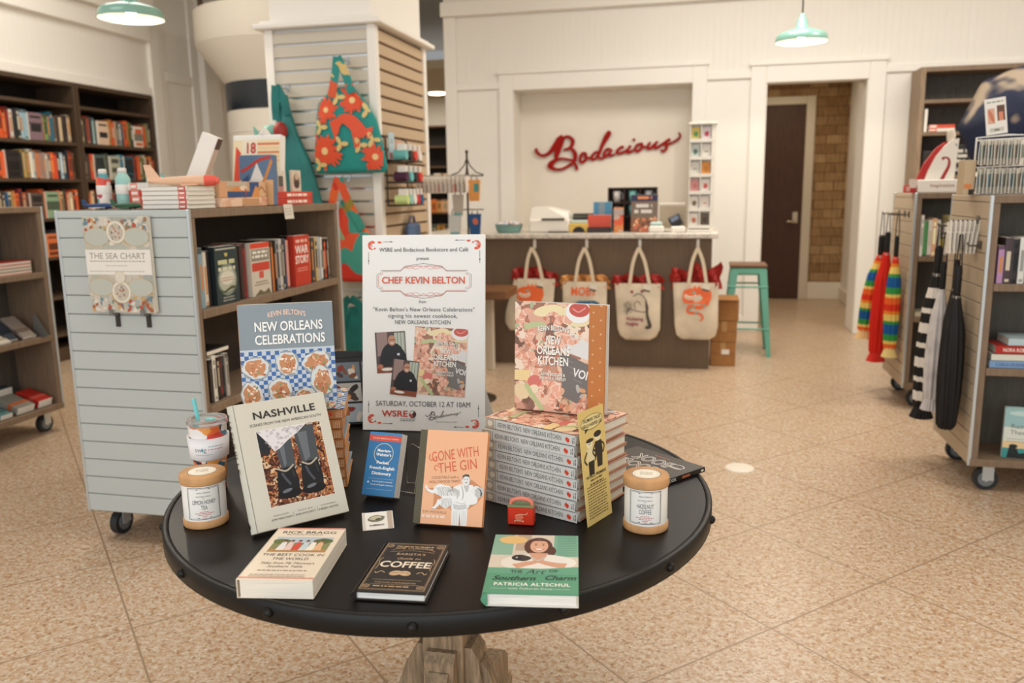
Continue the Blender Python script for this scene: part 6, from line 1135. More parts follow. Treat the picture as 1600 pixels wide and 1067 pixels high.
# ---- bags on the pillar
TEAL = M('2a7d78', .5, kind='cloth', scale=7.0); FLOR = M('2f9088', .55, spec=.2)
MIX = M('d9502a', .55, kind='patch', scale=9.0, warp=.22, cols='e0462a 3f9a8a ee6a30 8fae86 d83a2a a08a3a 4aa090 e85a34')
def flower(A, x, y, r, seed):
    rn = random.Random(seed)
    for i in range(22): a = i / 22 * 2 * PI + rn.random() * .2; rr = r * (.75 + .5 * rn.random()); A.ell(x + rr * .6 * math.cos(a), y + rr * .6 * math.sin(a), rr * .42, r * .12, 'e2512a', a, 8, .3, i)
    A.ell(x, y, r * .6, r * .6, 'e2512a', 0, 14, .2); A.ell(x, y, r * .22, r * .22, 'efc98a')
def pillar_bag(label, x, z, prof, m, straps, sm, art=None, tk=.04):
    th, sf = bag('shopping_bag', label, x, 4.735, z, prof, tk, m, straps, sm, 'folding bags hung on the pillar', .05)
    if art: A = Art(z=1.5e-3, dz=5e-5); art(A); A.build('printed_flowers', th, fn=sf)
    t = thing('slatwall_hook', 'chrome hook on the pillar holding the ' + label.split(' hanging')[0].split(',')[0], 'hook', (x, 4.798, z + straps[0][0][2]), 0, 'chrome hooks on the pillar'); o = MB(); o.tube([(0, 0, 0), (0, -.05, -.004), (0, -.085, .002), (0, -.088, .014)], .005, M('c9cccc', .2, .9), 8); o.build('arm', t); o = MB(); o.box(-.012, .012, -.003, .004, -.02, .02, M('c9cccc', .2, .9)); o.build('back_plate', t)
    return th
def fa(A):
    for i, (x, y, r) in enumerate(((-.11, .37, .075), (.06, .42, .085), (-.13, .13, .10), (.19, .09, .085))): A.clip = (-.205, .015, .235, .66); flower(A, x, y, r, i)
    for x, y in ((.15, .36), (-.15, .27), (-.02, .17), (-.03, .44), (.10, .16), (.18, .19), (-.17, .05)): 
        for q in range(3): A.ell(x + .025 * math.cos(q * 2.1), y + .025 * math.sin(q * 2.1), .026, .014, 'dcc07a', q * 2.1, 8)
    o = 'e4522c'; A.stroke([(-.05, .25), (-.01, .31), (.05, .30), (.10, .25), (.14, .22)], [.03, .05, .075, .08, .05], o); A.poly([(.13, .25), (.185, .265), (.175, .215), (.15, .19)], o); A.poly([(.05, .26), (.07, .14), (.10, .155), (.11, .24)], o); A.poly([(-.085, .30), (-.02, .325), (-.025, .24), (-.055, .20)], o)
    A.clip = None
b1 = pillar_bag('big teal bag with orange flowers and fish, top of the pillar front', -2.095, 1.56, [(0, -.20, .24), (.02, -.225, .255), (.3, -.19, .20), (.42, -.175, .13), (.46, -.12, .09), (.50, -.07, .06)], FLOR, [[(0, -.085, .66), (-.03, -.06, .55), (-.07, -.04, .44)], [(0, -.085, .66), (.04, -.06, .56), (.06, -.04, .46)]], M('5aa08c', .55, kind='patch', scale=14.0, warp=.2, cols='2f9088 e2512a dcc07a 2f9088 e0603a'), fa)
b2 = pillar_bag('plain teal bag with a mint fish charm, at the outer corner of the pillar', -2.50, 1.33, [(0, -.10, .22), (.02, -.10, .23), (.30, -.08, .16), (.48, -.06, .08), (.62, -.04, .04), (.70, -.02, .03)], TEAL, [[(0, -.085, .745), (-.02, -.06, .66), (-.03, -.04, .55)], [(0, -.085, .745), (.03, -.06, .68), (.05, -.04, .58)]], TEAL)
o = MB(); o.tube([(-.13, -.05, .47), (-.09, -.06, .49), (-.05, -.065, .49), (0, -.06, .48)], [.004, .03, .036, .01], M('7fb9a6', .5), 12); o.add([(-.13, -.05, .47), (-.18, -.05, .52), (-.175, -.05, .43), (-.13, -.055, .47), (-.18, -.055, .52), (-.175, -.055, .43)], [[0, 1, 2], [5, 4, 3], [0, 3, 4, 1], [1, 4, 5, 2], [2, 5, 3, 0]], M('7fb9a6', .5)); o.build('fish_charm', b2)
o = MB(); o.sph((.01, -.075, .485), .055, M('a8302a', .5, kind='cloth', scale=12.0), 10, sx=.85, sy=.6); o.build('red_pouch', b2)
pillar_bag('red and green patterned bag hanging below the big floral bag', -2.125, .90, [(0, -.09, .22), (.02, -.095, .23), (.25, -.09, .19), (.36, -.06, .10), (.42, -.05, .06), (.5, -.03, .03)], MIX, [[(0, -.085, .63), (-.05, -.05, .52), (-.08, -.04, .36)], [(0, -.085, .63), (.05, -.05, .48), (.12, -.04, .32)]], MIX)
pillar_bag('small dark teal bag hanging lowest on the pillar front', -2.09, .40, [(0, -.10, .13), (.02, -.11, .14), (.22, -.10, .12), (.30, -.07, .08), (.34, -.05, .05)], M('1f7a74', .5, kind='cloth', scale=7.0), [[(0, -.085, .405), (-.05, -.05, .36), (-.08, -.04, .22)], [(0, -.085, .405), (.05, -.05, .36), (.08, -.04, .24)]], M('1f7a74', .5, kind='cloth', scale=7.0))

# ---- racks beside the pillar
WIRE = M('3a332b', .4, .4)
th = thing('wire_rack', 'dark wire rack of colored cups and cards on the side of the pillar', 'rack', (-1.905, 4.98, 1.36))
o = MB(); o.tube([(.03, -.18, 0), (.03, -.18, .40), (.0, -.18, .42)], .006, WIRE, 8); o.tube([(.03, .18, 0), (.03, .18, .40), (.0, .18, .42)], .006, WIRE, 8); o.build('upright', th)
for z in (.0, .14, .27): o = MB(); o.tube([(.03, -.18, z), (.14, -.17, z), (.14, .17, z), (.03, .18, z)], .005, WIRE, 8, True); o.build('basket_wire', th)
rn = random.Random(4); CU = ['6db5b0', '2a2826', 'd8402f', 'e9e2d8', '4a1f3a', '6fb8b8', '2f2c2c', 'd9382c', 'c8d88a', '8fc4bc', 'ece4da', 'c9302a', '1f5a84']
nm = ['teal', 'black', 'red', 'white', 'plum', 'pale teal', 'dark grey', 'bright red', 'lime', 'mint', 'cream', 'crimson', 'blue']
for i, c in enumerate(CU):
    r_ = 0 if i < 4 else 1 if i < 8 else 2; k = i - (0, 4, 8)[r_]; y = 4.98 - .13 + k * (.085 if r_ < 2 else .066); z = 1.36 + (.275, .145, .006)[r_]
    t = thing('roll', '%s rolled cloth in the %s tier of the dark wire rack' % (nm[i], ('top', 'middle', 'bottom')[r_]), 'rolled cloth', (-1.80, y, z), 0, 'rolled cloths in the wire rack'); o = MB(); o.cyl((-.04, 0, .03), (.04, 0, .03), .03, M(c, .6), 14); o.build('roll_body', t); o = MB(); o.box(-.02, .036, -.012, .012, .055, .095, M('ece4d8', .5), .002); o.build('card_tag', t)
for i, (y, z, h, c) in enumerate(((4.865, 1.60, .16, 'b9ccd0'), (5.0, 1.60, .11, 'e0a89a'))):
    t = thing('card_pack', ('pale blue card standing highest in the dark wire rack', 'pink card beside the pale blue card in the wire rack')[i], 'card', mat=T(-1.86, y, z + .04) @ RZ(90)); o = MB(); o.box(-.045, .045, 0, .006, 0, h, M(c, .5)); o.build('card', t); A = Art(); A.rect(-.04, .005, .04, .04, ['d88a80', 'd9655a'][i]); A.lines(-.03, h * .7, .03, 2, .015, .006, '8a9498', 2, 'c'); A.build('card_print', t, mat=RX(90))
th = thing('peg_hook', 'long steel peg carrying the row of white carded packs', 'hook', (-1.915, 5.36, 1.545)); o = MB(); o.tube([(0, 0, 0), (.42, 0, .0), (.43, 0, .012)], .004, M('b9b4aa', .3, .8), 8); o.build('peg', th); o = MB(); o.box(-.005, .004, -.02, .02, -.02, .03, M('b9b4aa', .3, .8)); o.build('back_plate', th)
for i in range(13):
    t = thing('carded_pack', 'white carded pack, %s from the pillar on the long steel peg' % ORD[i] if i < 12 else 'white carded pack at the very tip of the long steel peg', 'carded pack', (-1.875 + i * .029, 5.36, 1.43), 0, 'white packs on the long peg'); o = MB(); o.box(-.002, .002, -.04, .04, 0, .112, M('e6dccd', .4)); o.build('card', t); o = MB(); o.box(-.008, .006, -.03, .03, .006, .06, M(['e2d8ca', 'd9cfc2', 'c9c0b4', 'd9a49a'][i * 7 % 4] if i != 9 else 'c9574a', .25), .004); o.build('blister', t)
th = thing('blue_pouch', 'slate blue pouch hung low on the pillar side', 'pouch', (-1.895, 5.22, 1.15)); o = MB(); o.box(.0, .05, -.10, .10, -.03, .09, M('5a7296', .6, kind='cloth'), .02); o.build('pouch_body', th); o = MB(); o.tube([(.02, -.05, .09), (.02, -.03, .13), (.02, .03, .13), (.02, .05, .09)], .009, M('6a6870', .6), 8); o.build('handle', th)
th = thing('pennant_stand', 'dark metal floor stand with curved arms holding cloth bags beside the counter', 'stand', (-1.545, 5.42, 0)); BR = M('3f3425', .45, .4)
o = MB(); o.cyl((0, 0, .02), (0, 0, 1.70), .007, BR, 10); o.sph((0, 0, 1.70), .012, BR, 10); o.build('pole', th); o = MB(); o.lathe([(0, 0), (.17, 0), (.17, .012), (.02, .022), (0, .022)], BR, 28); o.build('base', th)
for a in (10, 100, 190, 280): o = MB(); ca, sa = math.cos(R(a)), math.sin(R(a)); o.tube([(0, 0, 1.66), (.02 * ca, .02 * sa, 1.61), (.06 * ca, .06 * sa, 1.565), (.11 * ca, .11 * sa, 1.548)], .004, BR, 8); o.build('arm', th)
o = MB(); o.box(-.11, .11, -.006, .006, 1.538, 1.546, BR); o.build('crossbar', th); o = MB(); o.box(-.11, .11, -.006, .006, 1.315, 1.322, BR); o.build('crossbar', th)
for i, (x, z, c, c2, w_) in enumerate(((.055, 1.535, 'd9944a', '3f8a84', .085), (.055, 1.31, '1f4f80', 'c9683f', .085), (-.06, 1.44, 'b8ac9c', '6fa8a0', .075), (-.085, 1.31, 'cfd0c8', '7fb0b0', .085))):
    t = thing('gift_bag', ('orange cloth bag with a teal patch on the metal stand', 'deep blue cloth bag with an orange motif under the orange one', 'sheer grey bag with a teal hem on the metal stand', 'pale clear bag hanging lowest on the metal stand')[i], 'bag', (-1.545 + x, 5.392, z - .16), 0, 'cloth bags on the metal stand')
    o = MB(); o.T = RX(90); h = .14; o.prism([(-w_ * .38, 0), (w_ * .38, 0), (w_ * .5, h), (-w_ * .5, h)], -.012, .012, M(c, .6)); o.build('bag_body', t); A = Art(); 
    if i == 0: A.rect(0, .06, .034, .115, c2)
    elif i == 1: A.ell(.005, .09, .018, .024, c2, .5, 10, .4)
    else: A.rect(-w_ * .37, .003, w_ * .37, .02, c2)
    A.build('printed_motif', t, mat=T(0, -.012, 0) @ RX(90))
    for s in (-1, 1): o = MB(); o.tube([(s * .02, 0, .139), (s * .018, 0, .16)], .004, M('4a3a28', .6), 6); o.build('cord', t)

# ---- goods on the counter
CZ = 1.0925
th = thing('candy_bowl', 'blue green bowl heaped with wrapped candies at the near end of the counter', 'bowl', (-1.585, 6.80, CZ)); o = MB(); o.lathe([(0, 0), (.09, 0), (.105, .02), (.118, .068), (.124, .07), (.112, .066), (.10, .025), (0, .012)], M('7fa8a2', .35), 32); o.build('bowl_body', th)
rn = random.Random(3); o = MB()
for i in range(60): a = rn.random() * 6.28; r_ = .10 * math.sqrt(rn.random()); o.sph((r_ * math.cos(a), r_ * math.sin(a), .068 + .03 * (1 - r_ / .1) * rn.random()), .014, M(rn.choice(['e9e2da', 'd98a7a', 'dcd4e0', 'e9c8b0', 'c9d4d8']), .25), 6)
tag(o.build('candies', loc=(-1.585, 6.80, CZ)), 'wrapped candies piled in the blue green bowl', 'candy', kind='stuff')
th = thing('receipt_printer', 'cream white desktop printer standing on the counter', 'printer', (-1.235, 6.86, CZ)); WP2 = M('e9e1d3', .4)
o = MB(); o.box(-.17, .17, -.10, .16, 0, .11, WP2, .012); o.build('lower_body', th); o = MB(); o.T = RY(0); o.add([(-.165, -.08, .11), (.16, -.08, .11), (.16, .15, .11), (-.165, .15, .11), (-.15, -.05, .205), (-.02, -.05, .205), (.15, -.02, .165), (.15, .14, .17), (-.02, .14, .21), (-.15, .14, .21)], [[0, 1, 6, 5, 4], [4, 5, 8, 9], [5, 6, 7, 8], [1, 2, 7, 6], [2, 3, 9, 8, 7], [3, 0, 4, 9]], WP2); o.build('scanner_lid', th)
o = MB(); o.box(-.06, .13, -.105, -.09, .10, .118, '4a4238'); o.build('paper_slot', th); o = MB(); o.box(.0, .16, -.13, -.10, .004, .012, '5a5046'); o.build('paper_tray', th)
th = thing('tape_machine', 'yellow and black countertop toy with a black half disc', 'toy', (-.985, 6.80, CZ)); o = MB(); o.box(-.085, .075, -.04, .04, 0, .075, M('d9b45a', .45), .008); o.build('body', th); o = MB(); o.T = RX(90); o.prism([(.05 * math.cos(PI * i / 12), .004 + .045 * math.sin(PI * i / 12)) for i in range(13)], .04, .043, '241f1a'); o.build('dial', th); o = MB(); o.box(-.07, .07, -.03, .03, .075, .10, M('c9d4c4', .4), .006); o.build('lid', th)
th = thing('storage_case', 'dark case behind the yellow countertop toy', 'case', (-.97, 6.97, CZ)); o = MB(); o.box(-.09, .09, -.04, .04, 0, .15, '3a3a34', .006); o.build('case_body', th); o = MB(); o.box(-.091, .091, -.041, .041, .12, .132, '6a6a5a'); o.build('lid', th)
flat_book(-.82, 6.80, CZ, .18, .14, .04, '3a2a26', 'dark flat box under the coral book on the counter', pc='4a3a34'); 
for i, (x, z, w_, h, c, lab) in enumerate(((-.82, .041, .19, .10, 'd8553f', 'coral red book standing on the dark flat box'), (-.805, .0, .15, .245, '4f8fb0', 'pale blue book standing behind the coral book'))):
    t = thing('counter_book', lab, 'book', mat=T(x, 6.79 + .09 * i, CZ + z)); o = MB(); o.box(-w_ / 2, w_ / 2, 0, .03, 0, h, M(c, .45), .002); o.build('cover', t); o = MB(); o.box(-w_ / 2 + .004, w_ / 2 + .001, .003, .027, .004, h + .001, PAPER); o.build('page_block', t)
    if i: A = Art(); A.rect(-.03, .02, .02, .24, '8a98a0'); A.build('cover_artwork', t, mat=RX(90))
th = thing('snack_box', 'narrow patterned box in red and yellow in front of the mug shelf', 'box', (-.66, 6.79, CZ)); o = MB(); o.box(-.04, .035, -.025, .025, 0, .20, M('d98a5a', .45, kind='patch', scale=20.0, warp=.1, cols='d8503a e9b070 c9b0a0 d98a4a e0603a'), .003); o.build('box_body', th); o = MB(); o.box(-.041, .036, -.026, .026, .14, .19, 'b8a8a0'); o.build('top_band', th)
th = thing('mug_display', 'dark wooden cubby shelf holding mint cups on the counter', 'display shelf', (-.565, 6.97, CZ)); DK = M('3a2418', .55, kind='wood', stretch=(10, 10, 1))
o = MB(); o.box(-.20, .20, .05, .06, 0, .36, DK); o.build('back_panel', th)
for x in (-.20, -.07, .06, .19): o = MB(); o.box(x, x + .012, -.06, .05, 0, .36, DK); o.build('divider', th)
for z in (0, .115, .23, .348): o = MB(); o.box(-.20, .202, -.06, .05, z, z + .012, DK); o.build('shelf', th)
for i in range(6):
    x, z = -.565 - .128 + .13 * (i % 3), CZ + (.242, .127)[i // 3]; t = thing('mug', '%s cup in the dark cubby shelf on the counter, %s row' % (('white floral', 'mint', 'grey floral', 'black', 'pale teal', 'dark grey')[i], ('top', 'second')[i // 3]), 'mug', (x, 6.955, z + .0005), 0, 'cups in the cubby shelf'); c = M(('d8d0c8', '7fc0b8', 'b0b0ac', '3a3836', '6fb5b0', '5a5a5a')[i], .3); o = MB(); o.lathe([(0, 0), (.028, 0), (.036, .09), (.032, .09), (.024, .01), (0, .01)], c, 20); o.build('cup_body', t); o = MB(); o.tube([(.033, 0, .075), (.05, 0, .065), (.048, 0, .03), (.031, 0, .025)], .004, c, 8); o.build('handle', t)
th = thing('cookbook_display', 'tall cookbook with navy band and brown cover standing before the cubby shelf', 'book', mat=T(-.565, 6.80, CZ) @ RX(-4)); w, h = .215, .30; o = MB(); o.box(0, w, 0, .03, 0, h, M('7a6656', .45), .002); o.build('cover', th); o = MB(); o.box(.003, w + .001, .003, .027, .003, h + .001, PAPER); o.build('page_block', th)
A, L_ = Art(z=6e-4), Art(z=2.5e-3); A.rect(.001, h * .83, w - .001, h - .001, '26284a'); A.rect(.001, .001, w, h * .38, '8a5a3c')
for i in range(24): A.ell(.01 + random.Random(i).random() * .195, .01 + random.Random(i + 50).random() * .10, .016, .010, ['d98a5a', 'c96a4a', 'e9b48a', '6a3a28'][i % 4], i, 9, .3, i)
L_.lines(.03, h * .885, .19, 1, .02, .022, 'e08a4a', 2, 'c'); L_.lines(.02, h * .66, .19, 2, .045, .028, 'd9d0c4', 6, 'c'); A.build('cover_artwork', th, mat=RX(90)); L_.build('title_lettering', th, mat=RX(90))
th = thing('point_of_sale_screen', 'back of a cream tablet screen tilted on its stand on the counter', 'screen', (-.225, 6.87, CZ)); o = MB(); o.T = T(0, 0, .02) @ RX(14); o.box(-.11, .095, -.006, .006, .01, .215, M('c9b89e', .45), .004); o.box(-.112, .097, -.008, .008, .195, .218, M('ece2d2', .45), .004); o.build('screen_panel', th); o = MB(); o.box(-.09, .09, -.05, .07, 0, .02, M('e6dccb', .4), .006); o.build('stand_foot', th)
th = thing('card_terminal', 'dark card payment terminal leaning on a white dock', 'card terminal', (-.19, 6.74, CZ)); o = MB(); o.box(-.05, .06, -.04, .04, 0, .05, M('ebe3d6', .4), .01); o.build('dock', th); o = MB(); o.T = T(0, 0, .06) @ RY(-28) @ RX(-20); o.box(-.045, .05, -.025, .02, -.01, .075, '1f1f22', .006); o.build('terminal_body', th); o = MB(); o.T = T(0, 0, .06) @ RY(-28) @ RX(-20); o.box(-.03, .035, -.0265, -.024, .03, .066, '6a7488'); o.build('display', th)
th = thing('tape_dispenser', 'white and mint label printer in front of the tablet screen', 'label printer', (-.355, 6.745, CZ)); o = MB(); o.box(-.06, .06, -.04, .04, 0, .055, M('e6dfd2', .4), .012); o.build('body', th); o = MB(); o.box(-.05, .045, -.03, .03, .054, .085, M('b9d0c8', .4), .01); o.build('lid', th)
th = thing('paper_sheet', 'white sheet of paper lying by the counter edge under the terminal', 'paper', (-.30, 6.668, CZ)); o = MB(); o.box(-.12, .10, -.03, .025, 0, .0015, M('f2ebdd', .6)); o.build('sheet', th); L_ = Art(); L_.lines(-.11, -.01, .08, 3, .012, .003, 'b9b0a0', 2); L_.build('sheet_print', th, mat=T(0, 0, .0015))
th = thing('greeting_card_rack', 'tall white spinner rack of greeting cards at the end of the counter', 'card rack', (-.02, 6.86, CZ)); RW = M('e9e2d4', .45)
o = MB(); o.box(-.095, .095, -.085, .085, 0, .02, RW, .004); o.build('base', th); o = MB(); o.box(-.10, .12, -.09, .09, .835, .852, RW, .003); o.build('top', th)
o = MB(); o.box(-.085, .085, -.02, .075, .02, .835, RW); o.build('core', th)
for x in (-.088, -.004, .078): o = MB(); o.box(x, x + .009, -.08, -.02, .02, .835, RW); o.build('upright', th)
for i in range(6):
    o = MB(); o.box(-.088, .087, -.082, -.02, .03 + .134 * i, .048 + .134 * i, RW); o.build('shelf', th); o = MB(); o.box(-.088, .087, -.084, -.080, .03 + .134 * i, .056 + .134 * i, RW); o.build('lip', th)
o = MB(); o.box(.086, .11, -.07, -.062, .02, .835, RW); o.box(.086, .11, .05, .058, .02, .835, RW); o.build('side_frame', th)
CC = [('d9c36a', '5a9a60'), ('e6d8d8', 'c04a5a'), ('cfd4cc', '5a7a6a'), ('ece6da', '8a8478'), ('e4ded2', '9a9488'), ('e0963f', 'c97a2a'), ('dc9a94', 'd08078'), ('ece2d8', 'd0584e'), ('ece4d8', '7a6a4a'), ('ece2d6', 'd09070'), ('efe4d8', 'c0704a'), ('6a5a44', '4a3c30')]
cl = ['yellow and green', 'white with a plum motif', 'grey green', 'plain cream', 'white with grey lettering', 'solid orange', 'pink', 'white with a coral dot', 'white with a brown motif', 'cream with a peach stripe', 'cream with a rust motif', 'dark brown']
for i, (c, c2) in enumerate(CC):
    x, z = -.02 + (-.077, .007)[i % 2], CZ + .049 + .134 * (5 - i // 2); t = thing('greeting_card', '%s greeting card in the white rack at the counter end' % cl[i], 'greeting card', mat=T(x, 6.80, z) @ RX(-8), group='greeting cards in the rack'); o = MB(); o.box(0, .066, 0, .004, 0, .10, M(c, .5)); o.build('card', t); A = Art(); A.ell(.033, .045, .018, .022 if i not in (3, 4, 9) else .005, c2, 0, 12, .2, i); A.build('card_print', t, mat=RX(90)); o = MB(); o.box(.002, .064, .0042, .006, 0, .096, M('d9d0c0')); o.build('envelope', t)

# ---- far room bookcase
th = thing('distant_bookcase', 'dark bookcase in the far room, seen through the gap by the pillar', 'bookcase', (-3.8, 12.4, 0)); 
o = MB(); o.box(-.9, .9, .12, .14, 0, 2.4, '1f1812'); o.build('back_panel', th)
for x in (-.9, .87): o = MB(); o.box(x, x + .03, -.18, .12, 0, 2.42, M('4a3726', .6)); o.build('upright', th)
for z in (.05, .4, .75, 1.1, 1.45, 1.8, 2.1, 2.4): o = MB(); o.box(-.9, .9, -.18, .12, z, z + .025, M('5a442f', .6)); o.build('shelf', th)
q = row(fr(-4.08, 12.24, 1.4755, Matrix()), 'c8b8a0:60:230 e8dcc8:110:240 5a3a28:30:200 e9d2a8:90:235 d98a4a:50:200', 'far room bookcase past the pillar, upper row', 'books in the far room', seed=40)
row(fr(-4.08, 12.24, 1.1255, Matrix()), 'e0803f:90:200 d9a060:80:190 e8b890:110:200 3a2a20:40:180 c8a070:60:190', 'far room bookcase past the pillar, middle row', 'books in the far room', seed=41); row(fr(-4.08, 12.24, .7755, Matrix()), '4a6a60:90:160 d9a24a:120:170 2f3a40:90:160 d8602f:60:150', 'far room bookcase past the pillar, lower row', 'books in the far room', seed=42)

# ---- tall bookcase against the back wall
th = thing('white_book', 'white paperback standing at the near end of the tall bookcase', 'book', (1.925, 8.20, 1.9005)); o = MB(); o.box(-.012, .012, 0, .15, 0, .20, M('ece6da', .5), .002); o.build('cover', th); o = MB(); o.box(-.010, .010, .002, .151, .002, .201, PAPER); o.build('page_block', th)
for i, c in enumerate(('e6dfd2', 'd9583f')): flat_book(2.06, 8.27, 1.9005 + .031 * i, .21, .16, .03, c, ('white book lying flat in the tall bookcase under the coral one', 'coral red book lying flat on top in the tall bookcase')[i], 'two books lying in the tall bookcase', band=(.02, .3, ('d9583f', 'e9a894')[i]))
def facing(name, label, x, y, z, w, h, c, fn):
    t = thing(name, label, 'book' if 'book' in name else 'picture', mat=T(x, y - .01, z + .0025) @ RX(-6)); o = MB(); o.box(0, w, 0, .02, 0, h, M(c, .45), .002); o.build('cover', t); o = MB(); o.box(.003, w + .0008, .003, .017, .003, h + .0008, PAPER); o.build('page_block', t); A = Art(z=5e-4); fn(A, w, h); A.build('cover_artwork', t, mat=RX(90))
def f1(A, w, h): A.lines(w * .2, h * .3, w * .85, 2, h * .12, h * .07, 'c97a3a', 2, 'c')
def f2(A, w, h):
    A.text('BOOK', w * .5, h * .10, h * .14, 'd8d2c4', width=w * .7, bold=1); A.lines(w * .1, h * .75, w * .9, 3, h * .17, h * .10, 'c9c2b4', 4, 'c')
facing('dark_book', 'dark cover with small orange print facing out in the tall bookcase', 1.925, 8.21, 1.5205, .15, .21, '241c18', f1); facing('lettered_book', 'black cover with white decorative lettering facing out in the tall bookcase', 2.11, 8.21, 1.5205, .20, .26, '17161a', f2)
def f3(A, w, h): A.rect(.003, .003, w - .003, h - .003, '3a2a20'); A.ell(w * .55, h * .35, w * .35, h * .35, 'b0866a'); A.ell(w * .5, h * .62, w * .2, h * .26, 'c98a66'); A.ell(w * .5, h * .78, w * .24, h * .16, '2a1c16')
facing('framed_photo', 'dark framed portrait picture on a low shelf of the tall bookcase', 2.16, 8.21, 1.2005, .15, .20, '5a4636', f3)
th = thing('shelf_label', 'white card label on the shelf edge of the tall bookcase', 'label', (2.31, 8.184, 1.545)); o = MB(); o.box(-.07, .08, -.004, .008, -.04, .025, M('efe8da', .5)); o.build('label_card', th); o = MB(); o.box(-.05, .06, -.006, -.004, -.012, -.004, 'b9b0a0'); o.build('label_print', th)
# ---------------------------------------------------------------- the two rolling bookcases on the other side
gr = 'books on the nearest rolling bookcase'
row(fr(1.305, 4.09, .9945, Matrix()), 'b48ab0:24:170 4a3a3e:30:205 2c2a2c:26:200 dcdcd4:26:206 8fb4b4:34:206 b8a890:24:190 5a6a7a:28:200 c8b8a0:24:196', 'upper shelf, nearest rolling bookcase', gr, seed=21)
for i, (c, t, x, w_, lab) in enumerate((('7fa4cc', .034, 1.43, .24, 'pale blue book at the bottom of the flat pile, nearest rolling bookcase'), ('dcdccc', .03, 1.44, .25, 'cream and green book second in the flat pile, nearest rolling bookcase'), ('b02a20', .04, 1.455, .25, 'red thriller with white spine lettering third in the flat pile'), ('b8ccd0', .034, 1.50, .24, 'pale grey blue book on top of the flat pile'))):
    z = .6045 + (0, .0345, .065, .1055)[i]; b = flat_book(x, 4.18, z, w_, .16, t, c, lab, 'flat pile of books in the nearest rolling bookcase')
    if i in (0, 2): L_ = Art(z=8e-4); L_.text(('CARLA HUGHES', 'NORA ROBERTS')[i // 2], -.03, t * .3, t * .4, ('5a6a9a', 'f0e0d0')[i // 2], width=.13, bold=1); L_.build('spine_lettering', b, mat=T(0, -.08, 0) @ RX(90))
A, L_ = Art(z=5e-4, dz=1e-5), Art(z=1.4e-3); w, h = .17, .24
A.rect(.001, .001, w, h, '9cc4c4'); A.rect(.001, h * .30, w, h * .62, 'dfe4d8'); A.rect(.001, h * .18, w, h * .34, 'eccf9c'); A.rect(.001, .001, w, h * .20, '3f9a98'); A.poly([(.02, .001), (.028, h * .22), (.06, h * .2), (.07, h * .1), (.12, h * .14), (w, h * .05), (w, .001)], '1c2626'); A.ell(.045, h * .24, .018, .010, '1c2626'); A.ell(w * .5, h * .9, w * .4, h * .05, 'c4dcd8')
L_.text('Rain', w * .34, h * .60, h * .085, '5a6668', width=w * .36); L_.text('Thaw', w * .36, h * .48, h * .085, '5a6668', width=w * .40); L_.lines(w * .1, h * .38, w * .7, 2, h * .05, h * .012, '8a9898', 3)
book('sunset_book', 'hardcover with pale teal sky and sunset standing on the bottom shelf', 'book', T(1.405, 4.13, .1705) @ RZ(-8) @ RX(90), w, h, .035, '9cc4c4', 'c9d4cc', art=(A, L_))
row(fr(1.346, 5.655, .9945, Matrix()), 'e6e0d4:16:255 5a9a60:26:215 e0d8cc:22:225 e8b48a:26:235 d8d4cc:18:225 b0a050:24:120 e0d8d0:22:205 e6d68a:30:252 d0382a:26:218 e6e0d0:20:235 6a5a48:24:205', 'upper shelf, farther rolling bookcase', 'books on the farther rolling bookcase', seed=22)
flat_book(1.46, 5.75, .6045, .22, .16, .03, 'cfc4a8', 'cream book lying flat on the middle shelf of the farther rolling bookcase')
# wire rack of hair clips on the nearest bookcase
WW = M('e6e2da', .35); RZ0 = 1.3895
th = thing('display_rack', 'white wire counter rack on the nearest rolling bookcase holding carded packs', 'rack', (1.36, 4.36, RZ0))
o = MB(); o.tube([(-.11, -.06, .004), (.12, -.06, .004), (.12, .06, .004), (-.11, .06, .004)], .004, WW, 8, True); o.build('base_frame', th); o = MB(); o.tube([(.12, 0, .004), (.125, 0, .27), (.02, 0, .272), (-.11, 0, .262), (-.11, 0, .004)], .0045, WW, 8); o.build('upright', th)
for z in (.125, .25): o = MB(); o.cyl((-.11, 0, z), (.12, 0, z + .008), .003, WW, 8); o.build('peg_bar', th)
rn = random.Random(6)
for j, n in ((0, 14), (1, 14)):
    for i in range(n):
        t = thing('carded_pack', '%s, %s row of the white wire rack' % ('white carded clip pack %s from the cardboard display' % ORD[i] if i < 10 else 'white carded clip pack %s from the wire end' % ORD[n - 1 - i], ('upper', 'lower')[j]), 'carded pack', mat=T(1.255 + i * (.0135 if j == 0 else .0155), 4.30, RZ0 + (.135, .005)[j]) @ RZ(58) @ RY((-1) ** i * rn.uniform(2, 7)), group='carded packs in the white wire rack'); o = MB(); o.box(-.032, .032, -.0012, .0012, 0, .115, M(['e9e4d8', 'dedace', 'e4ddd0'][i % 3], .45)); o.build('card', t); o = MB(); o.box(-.02, -.012, -.004, -.001, .03, .09, M(['4a7a84', '5a6a5a', '7a6a5a'][i % 3], .4)); o.box(.008, .016, -.004, -.001, .03, .09, M(['4a7a84', '5a6a5a', '7a6a5a'][i % 3], .4)); o.build('hair_clip', t)
